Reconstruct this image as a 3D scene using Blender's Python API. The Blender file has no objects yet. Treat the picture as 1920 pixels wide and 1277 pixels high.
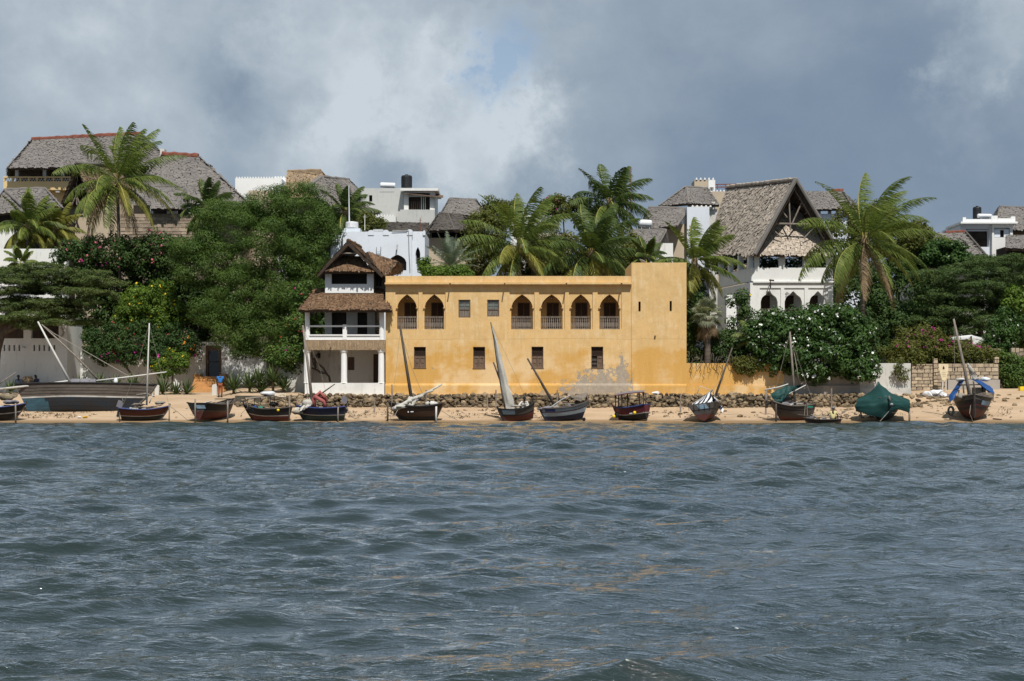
import bpy, bmesh, math, random
import numpy as np
from mathutils import Vector, Matrix, Euler

SC = bpy.context.scene
COL = SC.collection
PI = math.pi
R = math.radians
F, EYE, HZ = 2940.0, 2.0, 731.0        # focal length in photo pixels, eye height, horizon row

# ------------------------------------------------------------------ camera
cam_d = bpy.data.cameras.new('camera')
cam_d.sensor_width = 36.0
cam_d.lens = F / 1920 * 36.0
cam_d.shift_y = (HZ - 638.5) / 1920.0
cam_d.clip_start, cam_d.clip_end = 0.5, 6000
cam = bpy.data.objects.new('camera', cam_d)
cam.location = (0, 0, EYE)
cam.rotation_euler = (R(90), 0, 0)
COL.objects.link(cam)
SC.camera = cam

# ------------------------------------------------------------------ sun, sky, exposure
SUN_EL, SUN_AZ = R(56), R(14)          # azimuth: to the right of straight behind the camera
sd = Vector((math.sin(SUN_AZ) * math.cos(SUN_EL), -math.cos(SUN_AZ) * math.cos(SUN_EL), math.sin(SUN_EL)))
sun_d = bpy.data.lights.new('sun', 'SUN')
sun_d.energy = 4.7
sun_d.angle = R(0.5)
sun_d.color = (1.0, 0.965, 0.91)
sun = bpy.data.objects.new('sun', sun_d)
sun.rotation_euler = sd.to_track_quat('Z', 'Y').to_euler()
sun.location = (0, 0, 60)
COL.objects.link(sun)

world = bpy.data.worlds.new('World')
SC.world = world
world.use_nodes = True
nt = world.node_tree
N, Lk = nt.nodes, nt.links
N.clear()
wout = N.new('ShaderNodeOutputWorld')
bg = N.new('ShaderNodeBackground')
bg.inputs['Strength'].default_value = 0.1
sky = N.new('ShaderNodeTexSky')
sky.sky_type = 'NISHITA'
sky.sun_disc = False
sky.sun_elevation = SUN_EL
sky.sun_rotation = math.atan2(sd.x, sd.y)
sky.air_density, sky.dust_density, sky.ozone_density = 1.0, 0.6, 1.5
tc = N.new('ShaderNodeTexCoord')

def wmath(op, a, b=None, clamp=False):
    n = N.new('ShaderNodeMath'); n.operation = op; n.use_clamp = clamp
    for i, v in enumerate((a, b)):
        if v is None: continue
        if isinstance(v, (int, float)): n.inputs[i].default_value = v
        else: Lk.new(v, n.inputs[i])
    return n.outputs[0]

def wnoise(scale, detail, rough, loc=(0, 0, 0), dist=0.0, sc=(1, 1, 1)):
    m = N.new('ShaderNodeMapping'); m.inputs['Location'].default_value = loc; m.inputs['Scale'].default_value = sc
    Lk.new(tc.outputs['Generated'], m.inputs['Vector'])
    n = N.new('ShaderNodeTexNoise'); n.inputs['Scale'].default_value = scale
    n.inputs['Detail'].default_value = detail; n.inputs['Roughness'].default_value = rough
    n.inputs['Distortion'].default_value = dist
    Lk.new(m.outputs[0], n.inputs['Vector'])
    return n.outputs['Fac']

warp = wnoise(7.0, 9, 0.66, (3.1, 1.7, 0.4))
def wblob(px, py, r0, r1):
    """soft cloud bank: 1 inside r0, 0 outside r1 (radii in photo pixels), its edge broken up by noise"""
    c = Vector(((px - 960) / F, 1, (HZ - py) / F)).normalized()
    dp = N.new('ShaderNodeVectorMath'); dp.operation = 'DISTANCE'
    nrm = N.new('ShaderNodeVectorMath'); nrm.operation = 'NORMALIZE'
    Lk.new(tc.outputs['Generated'], nrm.inputs[0])
    Lk.new(nrm.outputs[0], dp.inputs[0]); dp.inputs[1].default_value = c
    dd = wmath('ADD', dp.outputs['Value'], wmath('MULTIPLY', wmath('SUBTRACT', warp, 0.5), 0.26))
    mr = N.new('ShaderNodeMapRange'); mr.interpolation_type = 'SMOOTHSTEP'
    mr.inputs['From Min'].default_value = r1 / F; mr.inputs['From Max'].default_value = r0 / F
    Lk.new(dd, mr.inputs['Value'])
    return mr.outputs[0]

big = wnoise(2.6, 6, 0.52, (0.35, 0.2, 1.3), 0.2, (1, 1, 1.7))
fine = wnoise(7.0, 10, 0.60, (5.3, 0.2, 2.3), 0.15, (1, 1, 1.2))
puff = wnoise(8.5, 8, 0.52, (1.3, 4.2, 0.3), 0.1, (1, 1, 1.1))
puff = wmath('SUBTRACT', 0.75, wmath('ABSOLUTE', wmath('MULTIPLY', wmath('SUBTRACT', puff, 0.5), 5.0)))
lum = wmath('ADD', wmath('MULTIPLY', wmath('SUBTRACT', big, 0.5), 1.1), wmath('MULTIPLY', wmath('SUBTRACT', fine, 0.5), 0.70))
lum = wmath('ADD', lum, 0.43)
for px, py, r0, r1, a in ((690, 90, 0, 330, 0.12), (560, 215, 0, 200, 0.16), (980, 210, 0, 170, 0.20), (880, 280, 0, 230, 0.20), (990, 130, 0, 110, 0.14),
                          (640, 310, 0, 300, 0.14), (120, 110, 0, 480, 0.08), (465, 140, 0, 190, -0.36), (850, 195, 0, 100, -0.18), (440, 290, 0, 150, -0.16),
                          (1560, 240, 60, 560, -0.17), (1250, 60, 40, 420, 0.06), (1900, 60, 5, 140, 0.02), (1815, 255, 5, 110, 0.12), (1020, 10, 0, 200, 0.14), (330, 10, 0, 250, 0.10)):
    lum = wmath('ADD', lum, wmath('MULTIPLY', wblob(px, py, r0, r1), a))
cum = wmath('ADD', wmath('ADD', wblob(640, 180, 20, 420), wblob(960, 250, 0, 240)), wmath('ADD', wblob(100, 60, 0, 400), wblob(1900, 80, 0, 130)), True)
lum = wmath('ADD', lum, wmath('MULTIPLY', wmath('MULTIPLY', puff, cum), 0.42))
ramp = N.new('ShaderNodeValToRGB')
els = ramp.color_ramp.elements
els[0].position, els[0].color = 0.0, (1.62, 2.24, 3.23, 1)
els[1].position, els[1].color = 1.0, (5.81, 6.50, 7.12, 1)
e = els.new(0.28); e.color = (2.18, 2.88, 3.83, 1)
e = els.new(0.52); e.color = (3.19, 3.92, 4.73, 1)
e = els.new(0.78); e.color = (4.53, 5.24, 5.92, 1)
Lk.new(lum, ramp.inputs['Fac'])
gap = wmath('ADD', wblob(985, 92, 0, 125), wmath('MULTIPLY', wblob(945, 145, 0, 90), 0.6), True)
cover = wmath('SUBTRACT', 1.0, wmath('MULTIPLY', gap, 0.75), True)
mixc = N.new('ShaderNodeMix'); mixc.data_type = 'RGBA'
Lk.new(cover, mixc.inputs['Factor'])
Lk.new(sky.outputs[0], mixc.inputs[6]); Lk.new(ramp.outputs[0], mixc.inputs[7])
Lk.new(mixc.outputs[2], bg.inputs['Color'])
Lk.new(bg.outputs[0], wout.inputs['Surface'])

SC.view_settings.view_transform = 'Standard'
SC.view_settings.look = 'None'
SC.view_settings.gamma = 1.0
SC.view_settings.use_curve_mapping = False
SC.view_settings.exposure = 0.0
SC.cycles.max_bounces = 6
SC.cycles.diffuse_bounces = 3
SC.cycles.glossy_bounces = 3
SC.cycles.transparent_max_bounces = 4
SC.cycles.caustics_reflective = False
SC.cycles.caustics_refractive = False

# ------------------------------------------------------------------ helpers
def P(px, py, d):
    """the point at distance d seen at photo pixel (px, py)"""
    return Vector(((px - 960) * d / F, d, EYE + (HZ - py) * d / F))
def PX(px, d): return (px - 960) * d / F
def PZ(py, d): return EYE + (HZ - py) * d / F

class MB:
    """collects shapes and links them as ONE mesh object"""
    def __init__(s, org=(0, 0, 0)):
        s.v, s.f, s.o = [], [], Vector(org)
    def add(s, vs, fs):
        b = len(s.v)
        s.v.extend([tuple(Vector(v) - s.o) for v in vs])
        s.f.extend([tuple(i + b for i in f) for f in fs])
        return s
    def quad(s, a, b, c, d): return s.add([a, b, c, d], [(0, 1, 2, 3)])
    def poly(s, pts): return s.add(pts, [tuple(range(len(pts)))])
    def box(s, x0, x1, y0, y1, z0, z1):
        vs = [(x, y, z) for x in (x0, x1) for y in (y0, y1) for z in (z0, z1)]
        return s.add(vs, [(0, 1, 3, 2), (4, 6, 7, 5), (0, 4, 5, 1), (2, 3, 7, 6), (0, 2, 6, 4), (1, 5, 7, 3)])
    def obox(s, c, sx, sy, sz, rot=(0, 0, 0)):
        m = Euler(rot).to_matrix(); c = Vector(c)
        vs = [c + m @ Vector((x, y, z)) for x in (-sx / 2, sx / 2) for y in (-sy / 2, sy / 2) for z in (-sz / 2, sz / 2)]
        return s.add(vs, [(0, 1, 3, 2), (4, 6, 7, 5), (0, 4, 5, 1), (2, 3, 7, 6), (0, 2, 6, 4), (1, 5, 7, 3)])
    def tube(s, pts, rad, n=6, cap=True):
        pts = [Vector(p) for p in pts]
        if not hasattr(rad, '__len__'): rad = [rad] * len(pts)
        vs, fs = [], []
        prev = None
        for i, p in enumerate(pts):
            t = (pts[min(i + 1, len(pts) - 1)] - pts[max(i - 1, 0)])
            if t.length < 1e-9: t = Vector((0, 0, 1))
            t.normalize()
            u = prev - t * prev.dot(t) if prev is not None else t.orthogonal()
            if u.length < 1e-6: u = t.orthogonal()
            u.normalize(); prev = u; w = t.cross(u)
            for k in range(n):
                a = 2 * PI * k / n
                vs.append(p + (u * math.cos(a) + w * math.sin(a)) * rad[i])
        for i in range(len(pts) - 1):
            for k in range(n):
                k2 = (k + 1) % n
                fs.append((i * n + k, i * n + k2, (i + 1) * n + k2, (i + 1) * n + k))
        if cap:
            fs.append(tuple(range(n - 1, -1, -1)))
            fs.append(tuple((len(pts) - 1) * n + k for k in range(n)))
        return s.add(vs, fs)
    def lathe(s, c, prof, n=12, axis='z'):
        vs, fs = [], []
        c = Vector(c)
        for r, h in prof:
            for k in range(n):
                a = 2 * PI * k / n
                q = (r * math.cos(a), r * math.sin(a), h)
                if axis == 'x': q = (h, r * math.cos(a), r * math.sin(a))
                if axis == 'y': q = (r * math.cos(a), h, r * math.sin(a))
                vs.append(c + Vector(q))
        for i in range(len(prof) - 1):
            for k in range(n):
                k2 = (k + 1) % n
                fs.append((i * n + k, i * n + k2, (i + 1) * n + k2, (i + 1) * n + k))
        fs.append(tuple(range(n - 1, -1, -1))); fs.append(tuple((len(prof) - 1) * n + k for k in range(n)))
        return s.add(vs, fs)
    def ico(s, c, rx, ry, rz, seed=0, jit=0.25, sub=1, rot=None):
        vs, fs = ICO[sub]
        rg = random.Random(seed)
        m = Euler(rot).to_matrix() if rot else Matrix.Identity(3)
        c = Vector(c)
        return s.add([c + m @ (Vector((v[0] * rx, v[1] * ry, v[2] * rz)) * (1 + rg.uniform(-jit, jit))) for v in vs], fs)
    def build(s, name, mat, parent=None, smooth=False, **props):
        me = bpy.data.meshes.new(name)
        me.from_pydata(s.v, [], s.f)
        me.update()
        return link(name, me, mat, parent, smooth, **props)

def link(name, me, mat, parent=None, smooth=False, **props):
    if mat is not None and len(me.materials) == 0: me.materials.append(mat)
    if smooth: me.polygons.foreach_set('use_smooth', [True] * len(me.polygons))
    o = bpy.data.objects.new(name, me)
    COL.objects.link(o)
    if parent is not None: o.parent = parent
    for k, v in props.items(): o[k] = v
    return o

def ico_data(sub):
    bm = bmesh.new(); bmesh.ops.create_icosphere(bm, subdivisions=sub, radius=1.0)
    bm.verts.ensure_lookup_table()
    r = ([tuple(v.co) for v in bm.verts], [tuple(v.index for v in f.verts) for f in bm.faces]); bm.free()
    return r
ICO = {1: ico_data(1), 2: ico_data(2), 3: ico_data(3)}

def thing(name, label, cat, loc=(0, 0, 0), rot=(0, 0, 0), group=None):
    o = bpy.data.objects.new(name, None)
    COL.objects.link(o)
    o.location, o.rotation_euler = loc, rot
    o.empty_display_size = 0.3
    o['label'], o['category'] = label, cat
    if group: o['group'] = group
    return o
def tag(o, label, cat, group=None):
    o['label'], o['category'] = label, cat
    if group: o['group'] = group
    return o

def mesh_np(name, verts, faces_n, mat, parent=None, smooth=False, attr=None, **props):
    """fast mesh: verts (n,3), all faces of faces_n corners in running order, or an index array (m,k)"""
    me = bpy.data.meshes.new(name)
    verts = np.asarray(verts, dtype=np.float32)
    if isinstance(faces_n, int):
        idx = np.arange(len(verts), dtype=np.int32); k = faces_n
    else:
        idx = np.asarray(faces_n, dtype=np.int32); k = idx.shape[1]; idx = idx.ravel()
    me.vertices.add(len(verts)); me.vertices.foreach_set('co', verts.ravel())
    me.loops.add(len(idx)); me.loops.foreach_set('vertex_index', idx)
    nf = len(idx) // k
    me.polygons.add(nf); me.polygons.foreach_set('loop_start', np.arange(nf, dtype=np.int32) * k)
    me.update(calc_edges=True)
    me.validate()
    return link(name, me, mat, parent, smooth, **props)

# ------------------------------------------------------------------ materials
class NB:
    """small node-building aid"""
    def __init__(s, name, rough=0.8):
        s.m = bpy.data.materials.new(name); s.m.use_nodes = True
        s.t = s.m.node_tree; s.n, s.l = s.t.nodes, s.t.links
        s.b = s.n['Principled BSDF']
        s.b.inputs['Roughness'].default_value = rough
        s.b.inputs['Specular IOR Level'].default_value = 0.25
        s.co = s.n.new('ShaderNodeTexCoord')
    def set(s, sock, v):
        if hasattr(v, 'default_value') or hasattr(v, 'links'): s.l.new(v, sock)
        elif hasattr(v, '__len__'): sock.default_value = (*v[:3], 1) if len(sock.default_value) == 4 else v
        else: sock.default_value = v
    def noise(s, scale, detail=5, rough=0.55, sc=(1, 1, 1), loc=(0, 0, 0), coord='Object', dist=0.0):
        m = s.n.new('ShaderNodeMapping'); m.inputs['Scale'].default_value = sc; m.inputs['Location'].default_value = loc
        s.l.new(s.co.outputs[coord], m.inputs['Vector'])
        n = s.n.new('ShaderNodeTexNoise')
        n.inputs['Scale'].default_value = scale; n.inputs['Detail'].default_value = detail
        n.inputs['Roughness'].default_value = rough; n.inputs['Distortion'].default_value = dist
        s.l.new(m.outputs[0], n.inputs['Vector'])
        return n.outputs['Fac']
    def math(s, op, a, b=0.0, clamp=False):
        n = s.n.new('ShaderNodeMath'); n.operation = op; n.use_clamp = clamp
        s.set(n.inputs[0], a); s.set(n.inputs[1], b); return n.outputs[0]
    def step(s, v, a, b):
        n = s.n.new('ShaderNodeMapRange'); n.interpolation_type = 'SMOOTHSTEP'
        s.set(n.inputs['Value'], v); n.inputs['From Min'].default_value = a; n.inputs['From Max'].default_value = b
        return n.outputs[0]
    def mix(s, f, a, b, mode='MIX'):
        n = s.n.new('ShaderNodeMix'); n.data_type = 'RGBA'; n.blend_type = mode
        s.set(n.inputs['Factor'], f); s.set(n.inputs[6], a); s.set(n.inputs[7], b); return n.outputs[2]
    def xyz(s, coord='Object'):
        n = s.n.new('ShaderNodeSeparateXYZ'); s.l.new(s.co.outputs[coord], n.inputs[0]); return n.outputs
    def island(s):
        n = s.n.new('ShaderNodeNewGeometry'); return n.outputs['Random Per Island']
    def objrand(s):
        n = s.n.new('ShaderNodeObjectInfo'); return n.outputs['Random']
    def bump(s, h, strength=0.3, dist=0.02):
        n = s.n.new('ShaderNodeBump'); n.inputs['Strength'].default_value = strength; n.inputs['Distance'].default_value = dist
        s.set(n.inputs['Height'], h); s.l.new(n.outputs[0], s.b.inputs['Normal'])
    def done(s, color):
        s.set(s.b.inputs['Base Color'], color); return s.m

def mul(c, k): return tuple(x * k for x in c[:3])
def pmat(name, c, var=0.25, scale=4.0, rough=0.85, bump=0.15, c2=None, sc=(1, 1, 1), island=0.0, orand=0.0, spec=None, fine=True):
    b = NB(name, rough)
    c2 = c2 or mul(c, 1 - var)
    n = b.noise(scale, 6, 0.6, sc)
    col = b.mix(b.step(n, 0.35, 0.68), c, c2)
    if fine:
        n2 = b.noise(scale * 7, 3, 0.6, sc)
        col = b.mix(b.math('MULTIPLY', b.step(n2, 0.4, 0.75), 0.5), col, mul(c, 1 - var * 0.8))
    for r, k in ((b.island, island), (b.objrand, orand)):
        if k:
            f = b.math('ADD', b.math('MULTIPLY', r(), 2 * k), 1 - k)
            cb = b.n.new('ShaderNodeCombineColor')
            for i in range(3): b.l.new(f, cb.inputs[i])
            col = b.mix(1.0, col, cb.outputs[0], 'MULTIPLY')
    if bump: b.bump(n if not fine else n2, bump, 0.03)
    if spec is not None: b.b.inputs['Specular IOR Level'].default_value = spec
    return b.done(col)

def leafmat(name, c, c2, trans=0.3, rough=0.5, tip=None):
    """leaf: colour between c and c2 from leaf to leaf and branch to branch, some light through"""
    b = NB(name, rough)
    n = b.noise(0.9, 3, 0.5)
    f = b.math('ADD', b.math('MULTIPLY', b.island(), 0.5), b.math('MULTIPLY', b.step(n, 0.35, 0.65), 0.5))
    col = b.mix(f, c, c2)
    if tip is not None:
        col = b.mix(b.math('GREATER_THAN', b.island(), 0.93), col, tip)
    b.set(b.b.inputs['Base Color'], col)
    b.b.inputs['Specular IOR Level'].default_value = 0.12
    tr = b.n.new('ShaderNodeBsdfTranslucent'); b.set(tr.inputs['Color'], b.mix(1.0, col, (1.25, 1.3, 0.7), 'MULTIPLY'))
    mx = b.n.new('ShaderNodeMixShader'); mx.inputs[0].default_value = trans
    b.l.new(b.b.outputs[0], mx.inputs[1]); b.l.new(tr.outputs[0], mx.inputs[2])
    b.l.new(mx.outputs[0], b.n['Material Output'].inputs['Surface'])
    return b.m
# ------------------------------------------------------------------ water: real waves
def make_water():
    rg = np.random.RandomState(7)
    ys = [-60, -30, -12, -3, 2, 5]
    y = 6.5
    while y < 97.5:
        ys.append(y); y += min(0.0032 * max(y, 9), 0.2)
    ys = np.array(ys)
    nu = 380
    u = np.linspace(-1, 1, nu)
    u = np.sign(u) * (0.55 * np.abs(u) + 0.45 * np.abs(u) ** 3)          # finer in the middle
    half = 6 + 0.62 * np.maximum(ys, 8)
    X = u[None, :] * half[:, None]
    Y = np.repeat(ys[:, None], nu, 1)
    Zs = np.zeros_like(X); DX = np.zeros_like(X); DY = np.zeros_like(X)
    # patchy gusts: the short waves are not equally high everywhere
    gust = 1 + 0.35 * np.sin(X * 0.31 + 1.3 * np.sin(Y * 0.17)) * np.sin(Y * 0.23 + 0.9 * np.sin(X * 0.21 + 2))
    far = 1.05 + 1.25 * np.clip((Y - 12) / 45, 0, 1)
    nw = 150
    lam = np.concatenate([np.exp(rg.uniform(math.log(0.12), math.log(1.3), nw - 30)), np.exp(rg.uniform(math.log(1.3), math.log(7.0), 30))])
    ang = rg.normal(-PI / 2 + 0.25, 0.40, nw)
    for l, a in zip(lam, ang):
        k = 2 * PI / l
        steep = (0.031 if l < 0.6 else 0.029 if l < 1.5 else 0.017) * (0.6 + 0.8 * rg.rand())
        amp = steep / k
        ph = rg.uniform(0, 2 * PI)
        wx, wy = math.cos(a), math.sin(a)
        # slow phase bending breaks the crests into short pieces
        th = k * (wx * X + wy * Y) + ph + 1.1 * np.sin(X / l * 0.55 + ph * 3 + 0.35 * Y / l) + 0.6 * np.sin(Y / l * 0.4 + ph * 5)
        # drop waves the mesh cannot carry at this distance
        fade = np.clip((l / (0.0060 * np.maximum(np.abs(Y), 9)) - 1.1) / 1.2, 0, 1)
        A = amp * fade * (gust if l < 1.5 else 1.0) * far
        Zs += A * np.sin(th); DX += A * wx * np.cos(th) * 0.62 / far; DY += A * wy * np.cos(th) * 0.62 / far
    calm = np.clip((96.0 - Y) / 9.0, 0.12, 1)
    near = 1.0
    Zs *= calm; DX *= calm; DY *= calm
    V = np.stack([X + DX, Y + DY, Zs], -1).reshape(-1, 3)
    ny = len(ys)
    i = np.arange(ny - 1)[:, None] * nu + np.arange(nu - 1)[None, :]
    Fc = np.stack([i, i + 1, i + nu + 1, i + nu], -1).reshape(-1, 4)
    b = NB('sea_water', 0.05)
    b.b.inputs['IOR'].default_value = 1.72
    b.b.inputs['Specular IOR Level'].default_value = 0.5
    n1 = b.noise(3.4, 4, 0.6, (0.6, 1.5, 1), coord='Object', dist=0.6)
    n2 = b.noise(11.0, 4, 0.6, (0.5, 1.5, 1), loc=(3, 7, 0), coord='Object', dist=0.4)
    gst = b.math('ADD', b.math('MULTIPLY', b.step(b.noise(0.22, 4, 0.6, (0.5, 1, 1)), 0.3, 0.7), 1.3), 0.35)
    h = b.math('MULTIPLY', b.math('ADD', n1, b.math('MULTIPLY', n2, 0.5)), gst)
    b.bump(h, 1.0, 0.050)
    body = b.mix(b.step(b.noise(0.05, 3, 0.5), 0.35, 0.7), (0.020, 0.030, 0.027), (0.019, 0.034, 0.041))
    # turbid body below, sky mirrored on top by the Fresnel law (contrast raised a little)
    nrm = b.b.inputs['Normal'].links[0].from_socket
    df = b.n.new('ShaderNodeBsdfDiffuse'); b.set(df.inputs['Color'], body)
    gl = b.n.new('ShaderNodeBsdfGlossy'); gl.inputs['Roughness'].default_value = 0.045; gl.inputs['Color'].default_value = (0.96, 0.98, 1, 1)
    fr = b.n.new('ShaderNodeFresnel'); fr.inputs['IOR'].default_value = 1.36
    for x in (df, gl, fr): b.l.new(nrm, x.inputs['Normal'])
    mr = b.n.new('ShaderNodeMapRange'); b.l.new(fr.outputs[0], mr.inputs['Value'])
    for k_, v_ in (('From Min', 0.02), ('From Max', 0.40), ('To Min', 0.012), ('To Max', 0.86)): mr.inputs[k_].default_value = v_
    mx = b.n.new('ShaderNodeMixShader'); b.l.new(mr.outputs[0], mx.inputs[0]); b.l.new(df.outputs[0], mx.inputs[1]); b.l.new(gl.outputs[0], mx.inputs[2])
    b.l.new(mx.outputs[0], b.n['Material Output'].inputs['Surface'])
    o = mesh_np('water', V, Fc, b.m, smooth=True, kind='structure')
    return o
make_water()

# ------------------------------------------------------------------ ground profiles (height against distance)
PROF_L = [(20, -9), (80, -2.0), (93.8, -0.25), (95.6, 0.0), (97, 0.14), (104, 1.12), (108, 1.62), (112, 1.80), (118, 1.95), (121, 2.2), (130, 4.5), (150, 9.0), (185, 12), (260, 13), (700, 12), (2600, 0)]
PROF_M = [(20, -9), (80, -2.0), (93.8, -0.25), (95.6, 0.0), (97, 0.14), (103.2, 0.86), (104.0, 0.98), (104.25, 1.66), (106, 1.72), (112, 2.0), (118, 2.4), (130, 5.0), (150, 9.0), (185, 12), (260, 13), (700, 12), (2600, 0)]
PROF_R = [(20, -9), (80, -2.0), (93.8, -0.25), (95.6, 0.0), (97, 0.16), (103, 1.1), (106, 1.6), (110, 2.05), (116, 2.3), (130, 4.8), (150, 8.0), (185, 11), (260, 12), (700, 12), (2600, 0)]
def prof(p, y): return np.interp(y, [a for a, _ in p], [b for _, b in p])
def ground_z(x, y):
    px = 960 + x * F / np.maximum(y, 60)
    wl = np.clip((450 - px) / 30, 0, 1); wr = np.clip((px - 1690) / 60, 0, 1)
    return prof(PROF_L, y) * wl + prof(PROF_R, y) * wr + prof(PROF_M, y) * (1 - wl - wr)
def GZ(x, y): return float(ground_z(np.array([x]), np.array([y]))[0])

def vnoise(x, y, s, seed):
    rg = np.random.RandomState(seed); out = 0
    for k in range(7):
        a = rg.uniform(0, 2 * PI); f = s * (1.7 ** (k / 2.0)); ph = rg.uniform(0, 6.28)
        out = out + np.sin(f * (math.cos(a) * x + math.sin(a) * y) + ph + 1.3 * np.sin(0.6 * f * (math.sin(a) * x - math.cos(a) * y) + ph * 2)) / (1.3 ** (k / 2.0))
    return out / 4.0

def make_ground():
    # beach
    xs = np.arange(-75, 75.01, 0.3)
    ys = np.array([60, 75, 88] + list(np.arange(93, 104.0, 0.25)) + [104.0, 104.25] + list(np.arange(104.75, 120.1, 0.75)))
    X, Y = np.meshgrid(xs, ys)
    Z = ground_z(X, Y) + 0.03 * vnoise(X, Y, 0.5, 3) + 0.012 * vnoise(X, Y, 2.6, 5)
    V = np.stack([X, Y, Z], -1).reshape(-1, 3)
    nx = len(xs); i = np.arange(len(ys) - 1)[:, None] * nx + np.arange(nx - 1)[None, :]
    Fc = np.stack([i, i + 1, i + nx + 1, i + nx], -1).reshape(-1, 4)
    b = NB('beach_sand', 0.95)
    sp = b.xyz()
    wet = b.step(b.math('ADD', sp[2], b.math('MULTIPLY', b.noise(0.8, 4), 0.10)), 0.26, 0.10)
    n = b.noise(0.35, 6, 0.6, (1, 2.2, 1)); n2 = b.noise(7, 5, 0.7, (0.5, 1.6, 1))
    dry = b.mix(b.step(n, 0.35, 0.7), (0.50, 0.365, 0.24), (0.41, 0.29, 0.18))
    dry = b.mix(b.math('MULTIPLY', b.step(n2, 0.5, 0.72), 0.45), dry, (0.30, 0.20, 0.115))
    col = b.mix(wet, dry, (0.25, 0.165, 0.088))
    b.bump(n2, 0.5, 0.05)
    o = mesh_np('beach', V, Fc, b.done(col), smooth=True, kind='structure')
    # hillside behind, on to the horizon
    xs = np.concatenate([[-2500, -1200, -500, -250, -150], np.arange(-110, 111, 4), [150, 250, 500, 1200, 2500]])
    ys = np.array([120.0, 121, 123, 126, 130, 135, 140, 146, 152, 160, 170, 185, 205, 235, 270, 330, 450, 700, 1200, 2600])
    X, Y = np.meshgrid(xs, ys)
    Z = ground_z(X, Y) + np.where(Y > 120, 0.15 * vnoise(X, Y, 0.12, 8), 0)
    V = np.stack([X, Y, Z], -1).reshape(-1, 3)
    nx = len(xs); i = np.arange(len(ys) - 1)[:, None] * nx + np.arange(nx - 1)[None, :]
    Fc = np.stack([i, i + 1, i + nx + 1, i + nx], -1).reshape(-1, 4)
    m = pmat('hillside_soil', (0.10, 0.085, 0.05), 0.5, 0.3, 0.95, 0.3, c2=(0.045, 0.06, 0.025))
    mesh_np('hillside', V, Fc, m, smooth=True, kind='structure')
make_ground()
# ------------------------------------------------------------------ building materials
M = {}
def white_plaster(name, c=(0.74, 0.735, 0.70), dirt=0.35, c3=(0.40, 0.38, 0.34)):
    b = NB(name, 0.9)
    n = b.noise(0.45, 6, 0.65); n2 = b.noise(2.2, 6, 0.65, (2.2, 2.2, 0.45)); n3 = b.noise(14, 4, 0.6)
    col = b.mix(b.math('MULTIPLY', b.step(n, 0.45, 0.75), dirt), c, mul(c, 0.72))
    col = b.mix(b.math('MULTIPLY', b.step(n2, 0.52, 0.80), dirt), col, c3)
    b.bump(n3, 0.2, 0.03)
    return b.done(col)
M['white'] = white_plaster('white_plaster', dirt=0.55)
M['white_clean'] = white_plaster('bright_white_plaster', (0.80, 0.80, 0.78), 0.2)
M['white_cool'] = white_plaster('pale_blue_white_plaster', (0.66, 0.70, 0.75), 0.3)
M['white_old'] = white_plaster('weathered_white_plaster', (0.60, 0.58, 0.53), 0.8, (0.24, 0.23, 0.20))
M['grey_and_shaded_plaster'] = white_plaster('grey_and_shaded_plaster', (0.38, 0.35, 0.31), 0.6, (0.20, 0.18, 0.16))  # grey plaster, and the shade put into two other walls
M['concrete'] = white_plaster('raw_pale_concrete', (0.52, 0.52, 0.49), 0.6, (0.30, 0.30, 0.28))
M['tan'] = white_plaster('tan_plaster', (0.50, 0.41, 0.30), 0.5, (0.33, 0.27, 0.2))
M['cream'] = white_plaster('cream_yellow_plaster', (0.72, 0.53, 0.27), 0.3)
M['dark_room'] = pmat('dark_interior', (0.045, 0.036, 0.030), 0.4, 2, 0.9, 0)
M['wood_dark'] = pmat('dark_door_wood', (0.075, 0.045, 0.030), 0.45, 3, 0.7, 0.2, sc=(6, 6, 0.6))
M['wood_grey'] = pmat('weathered_grey_wood', (0.26, 0.215, 0.175), 0.55, 3, 0.85, 0.35, sc=(6, 6, 0.6))
M['wood_shutter'] = pmat('worn_brown_shutter_wood', (0.20, 0.135, 0.095), 0.5, 3, 0.8, 0.3, sc=(5, 5, 0.5))
M['pole'] = pmat('weathered_pole_wood', (0.30, 0.255, 0.21), 0.5, 5, 0.85, 0.3, sc=(3, 3, 0.5))
M['pole_dark'] = pmat('dark_pole_wood', (0.11, 0.085, 0.065), 0.5, 5, 0.8, 0.3, sc=(3, 3, 0.5))
M['metal_grey'] = pmat('galvanised_metal', (0.35, 0.36, 0.37), 0.25, 6, 0.45, 0.05, spec=0.6)
M['black_plastic'] = pmat('black_tank_plastic', (0.018, 0.019, 0.022), 0.3, 3, 0.5, 0.03)
M['white_plastic'] = pmat('white_tank_enamel', (0.72, 0.73, 0.74), 0.12, 3, 0.4, 0.02, spec=0.5)
M['ridge_red'] = pmat('red_clay_ridge_tile', (0.24, 0.085, 0.055), 0.45, 2.5, 0.85, 0.3)
M['glass'] = pmat('dark_window_glass', (0.02, 0.024, 0.026), 0.3, 2, 0.12, 0, spec=0.6)
def thatch_mat(name, c, c2, c3):
    b = NB(name, 0.95)
    n = b.noise(0.5, 5, 0.6); n2 = b.noise(20, 3, 0.7, (1, 1, 0.35))
    col = b.mix(b.island(), c, c2)
    col = b.mix(b.math('MULTIPLY', b.step(n, 0.45, 0.72), 0.6), col, c3)
    col = b.mix(b.math('MULTIPLY', b.step(n2, 0.45, 0.75), 0.55), col, mul(c, 0.45))
    b.b.inputs['Specular IOR Level'].default_value = 0.05
    return b.done(col)
M['thatch_grey'] = thatch_mat('old_grey_palm_thatch', (0.225, 0.205, 0.187), (0.175, 0.16, 0.147), (0.13, 0.12, 0.113))
M['thatch_dark'] = thatch_mat('dark_grey_palm_thatch', (0.13, 0.115, 0.10), (0.085, 0.076, 0.068), (0.06, 0.053, 0.05))
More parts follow.
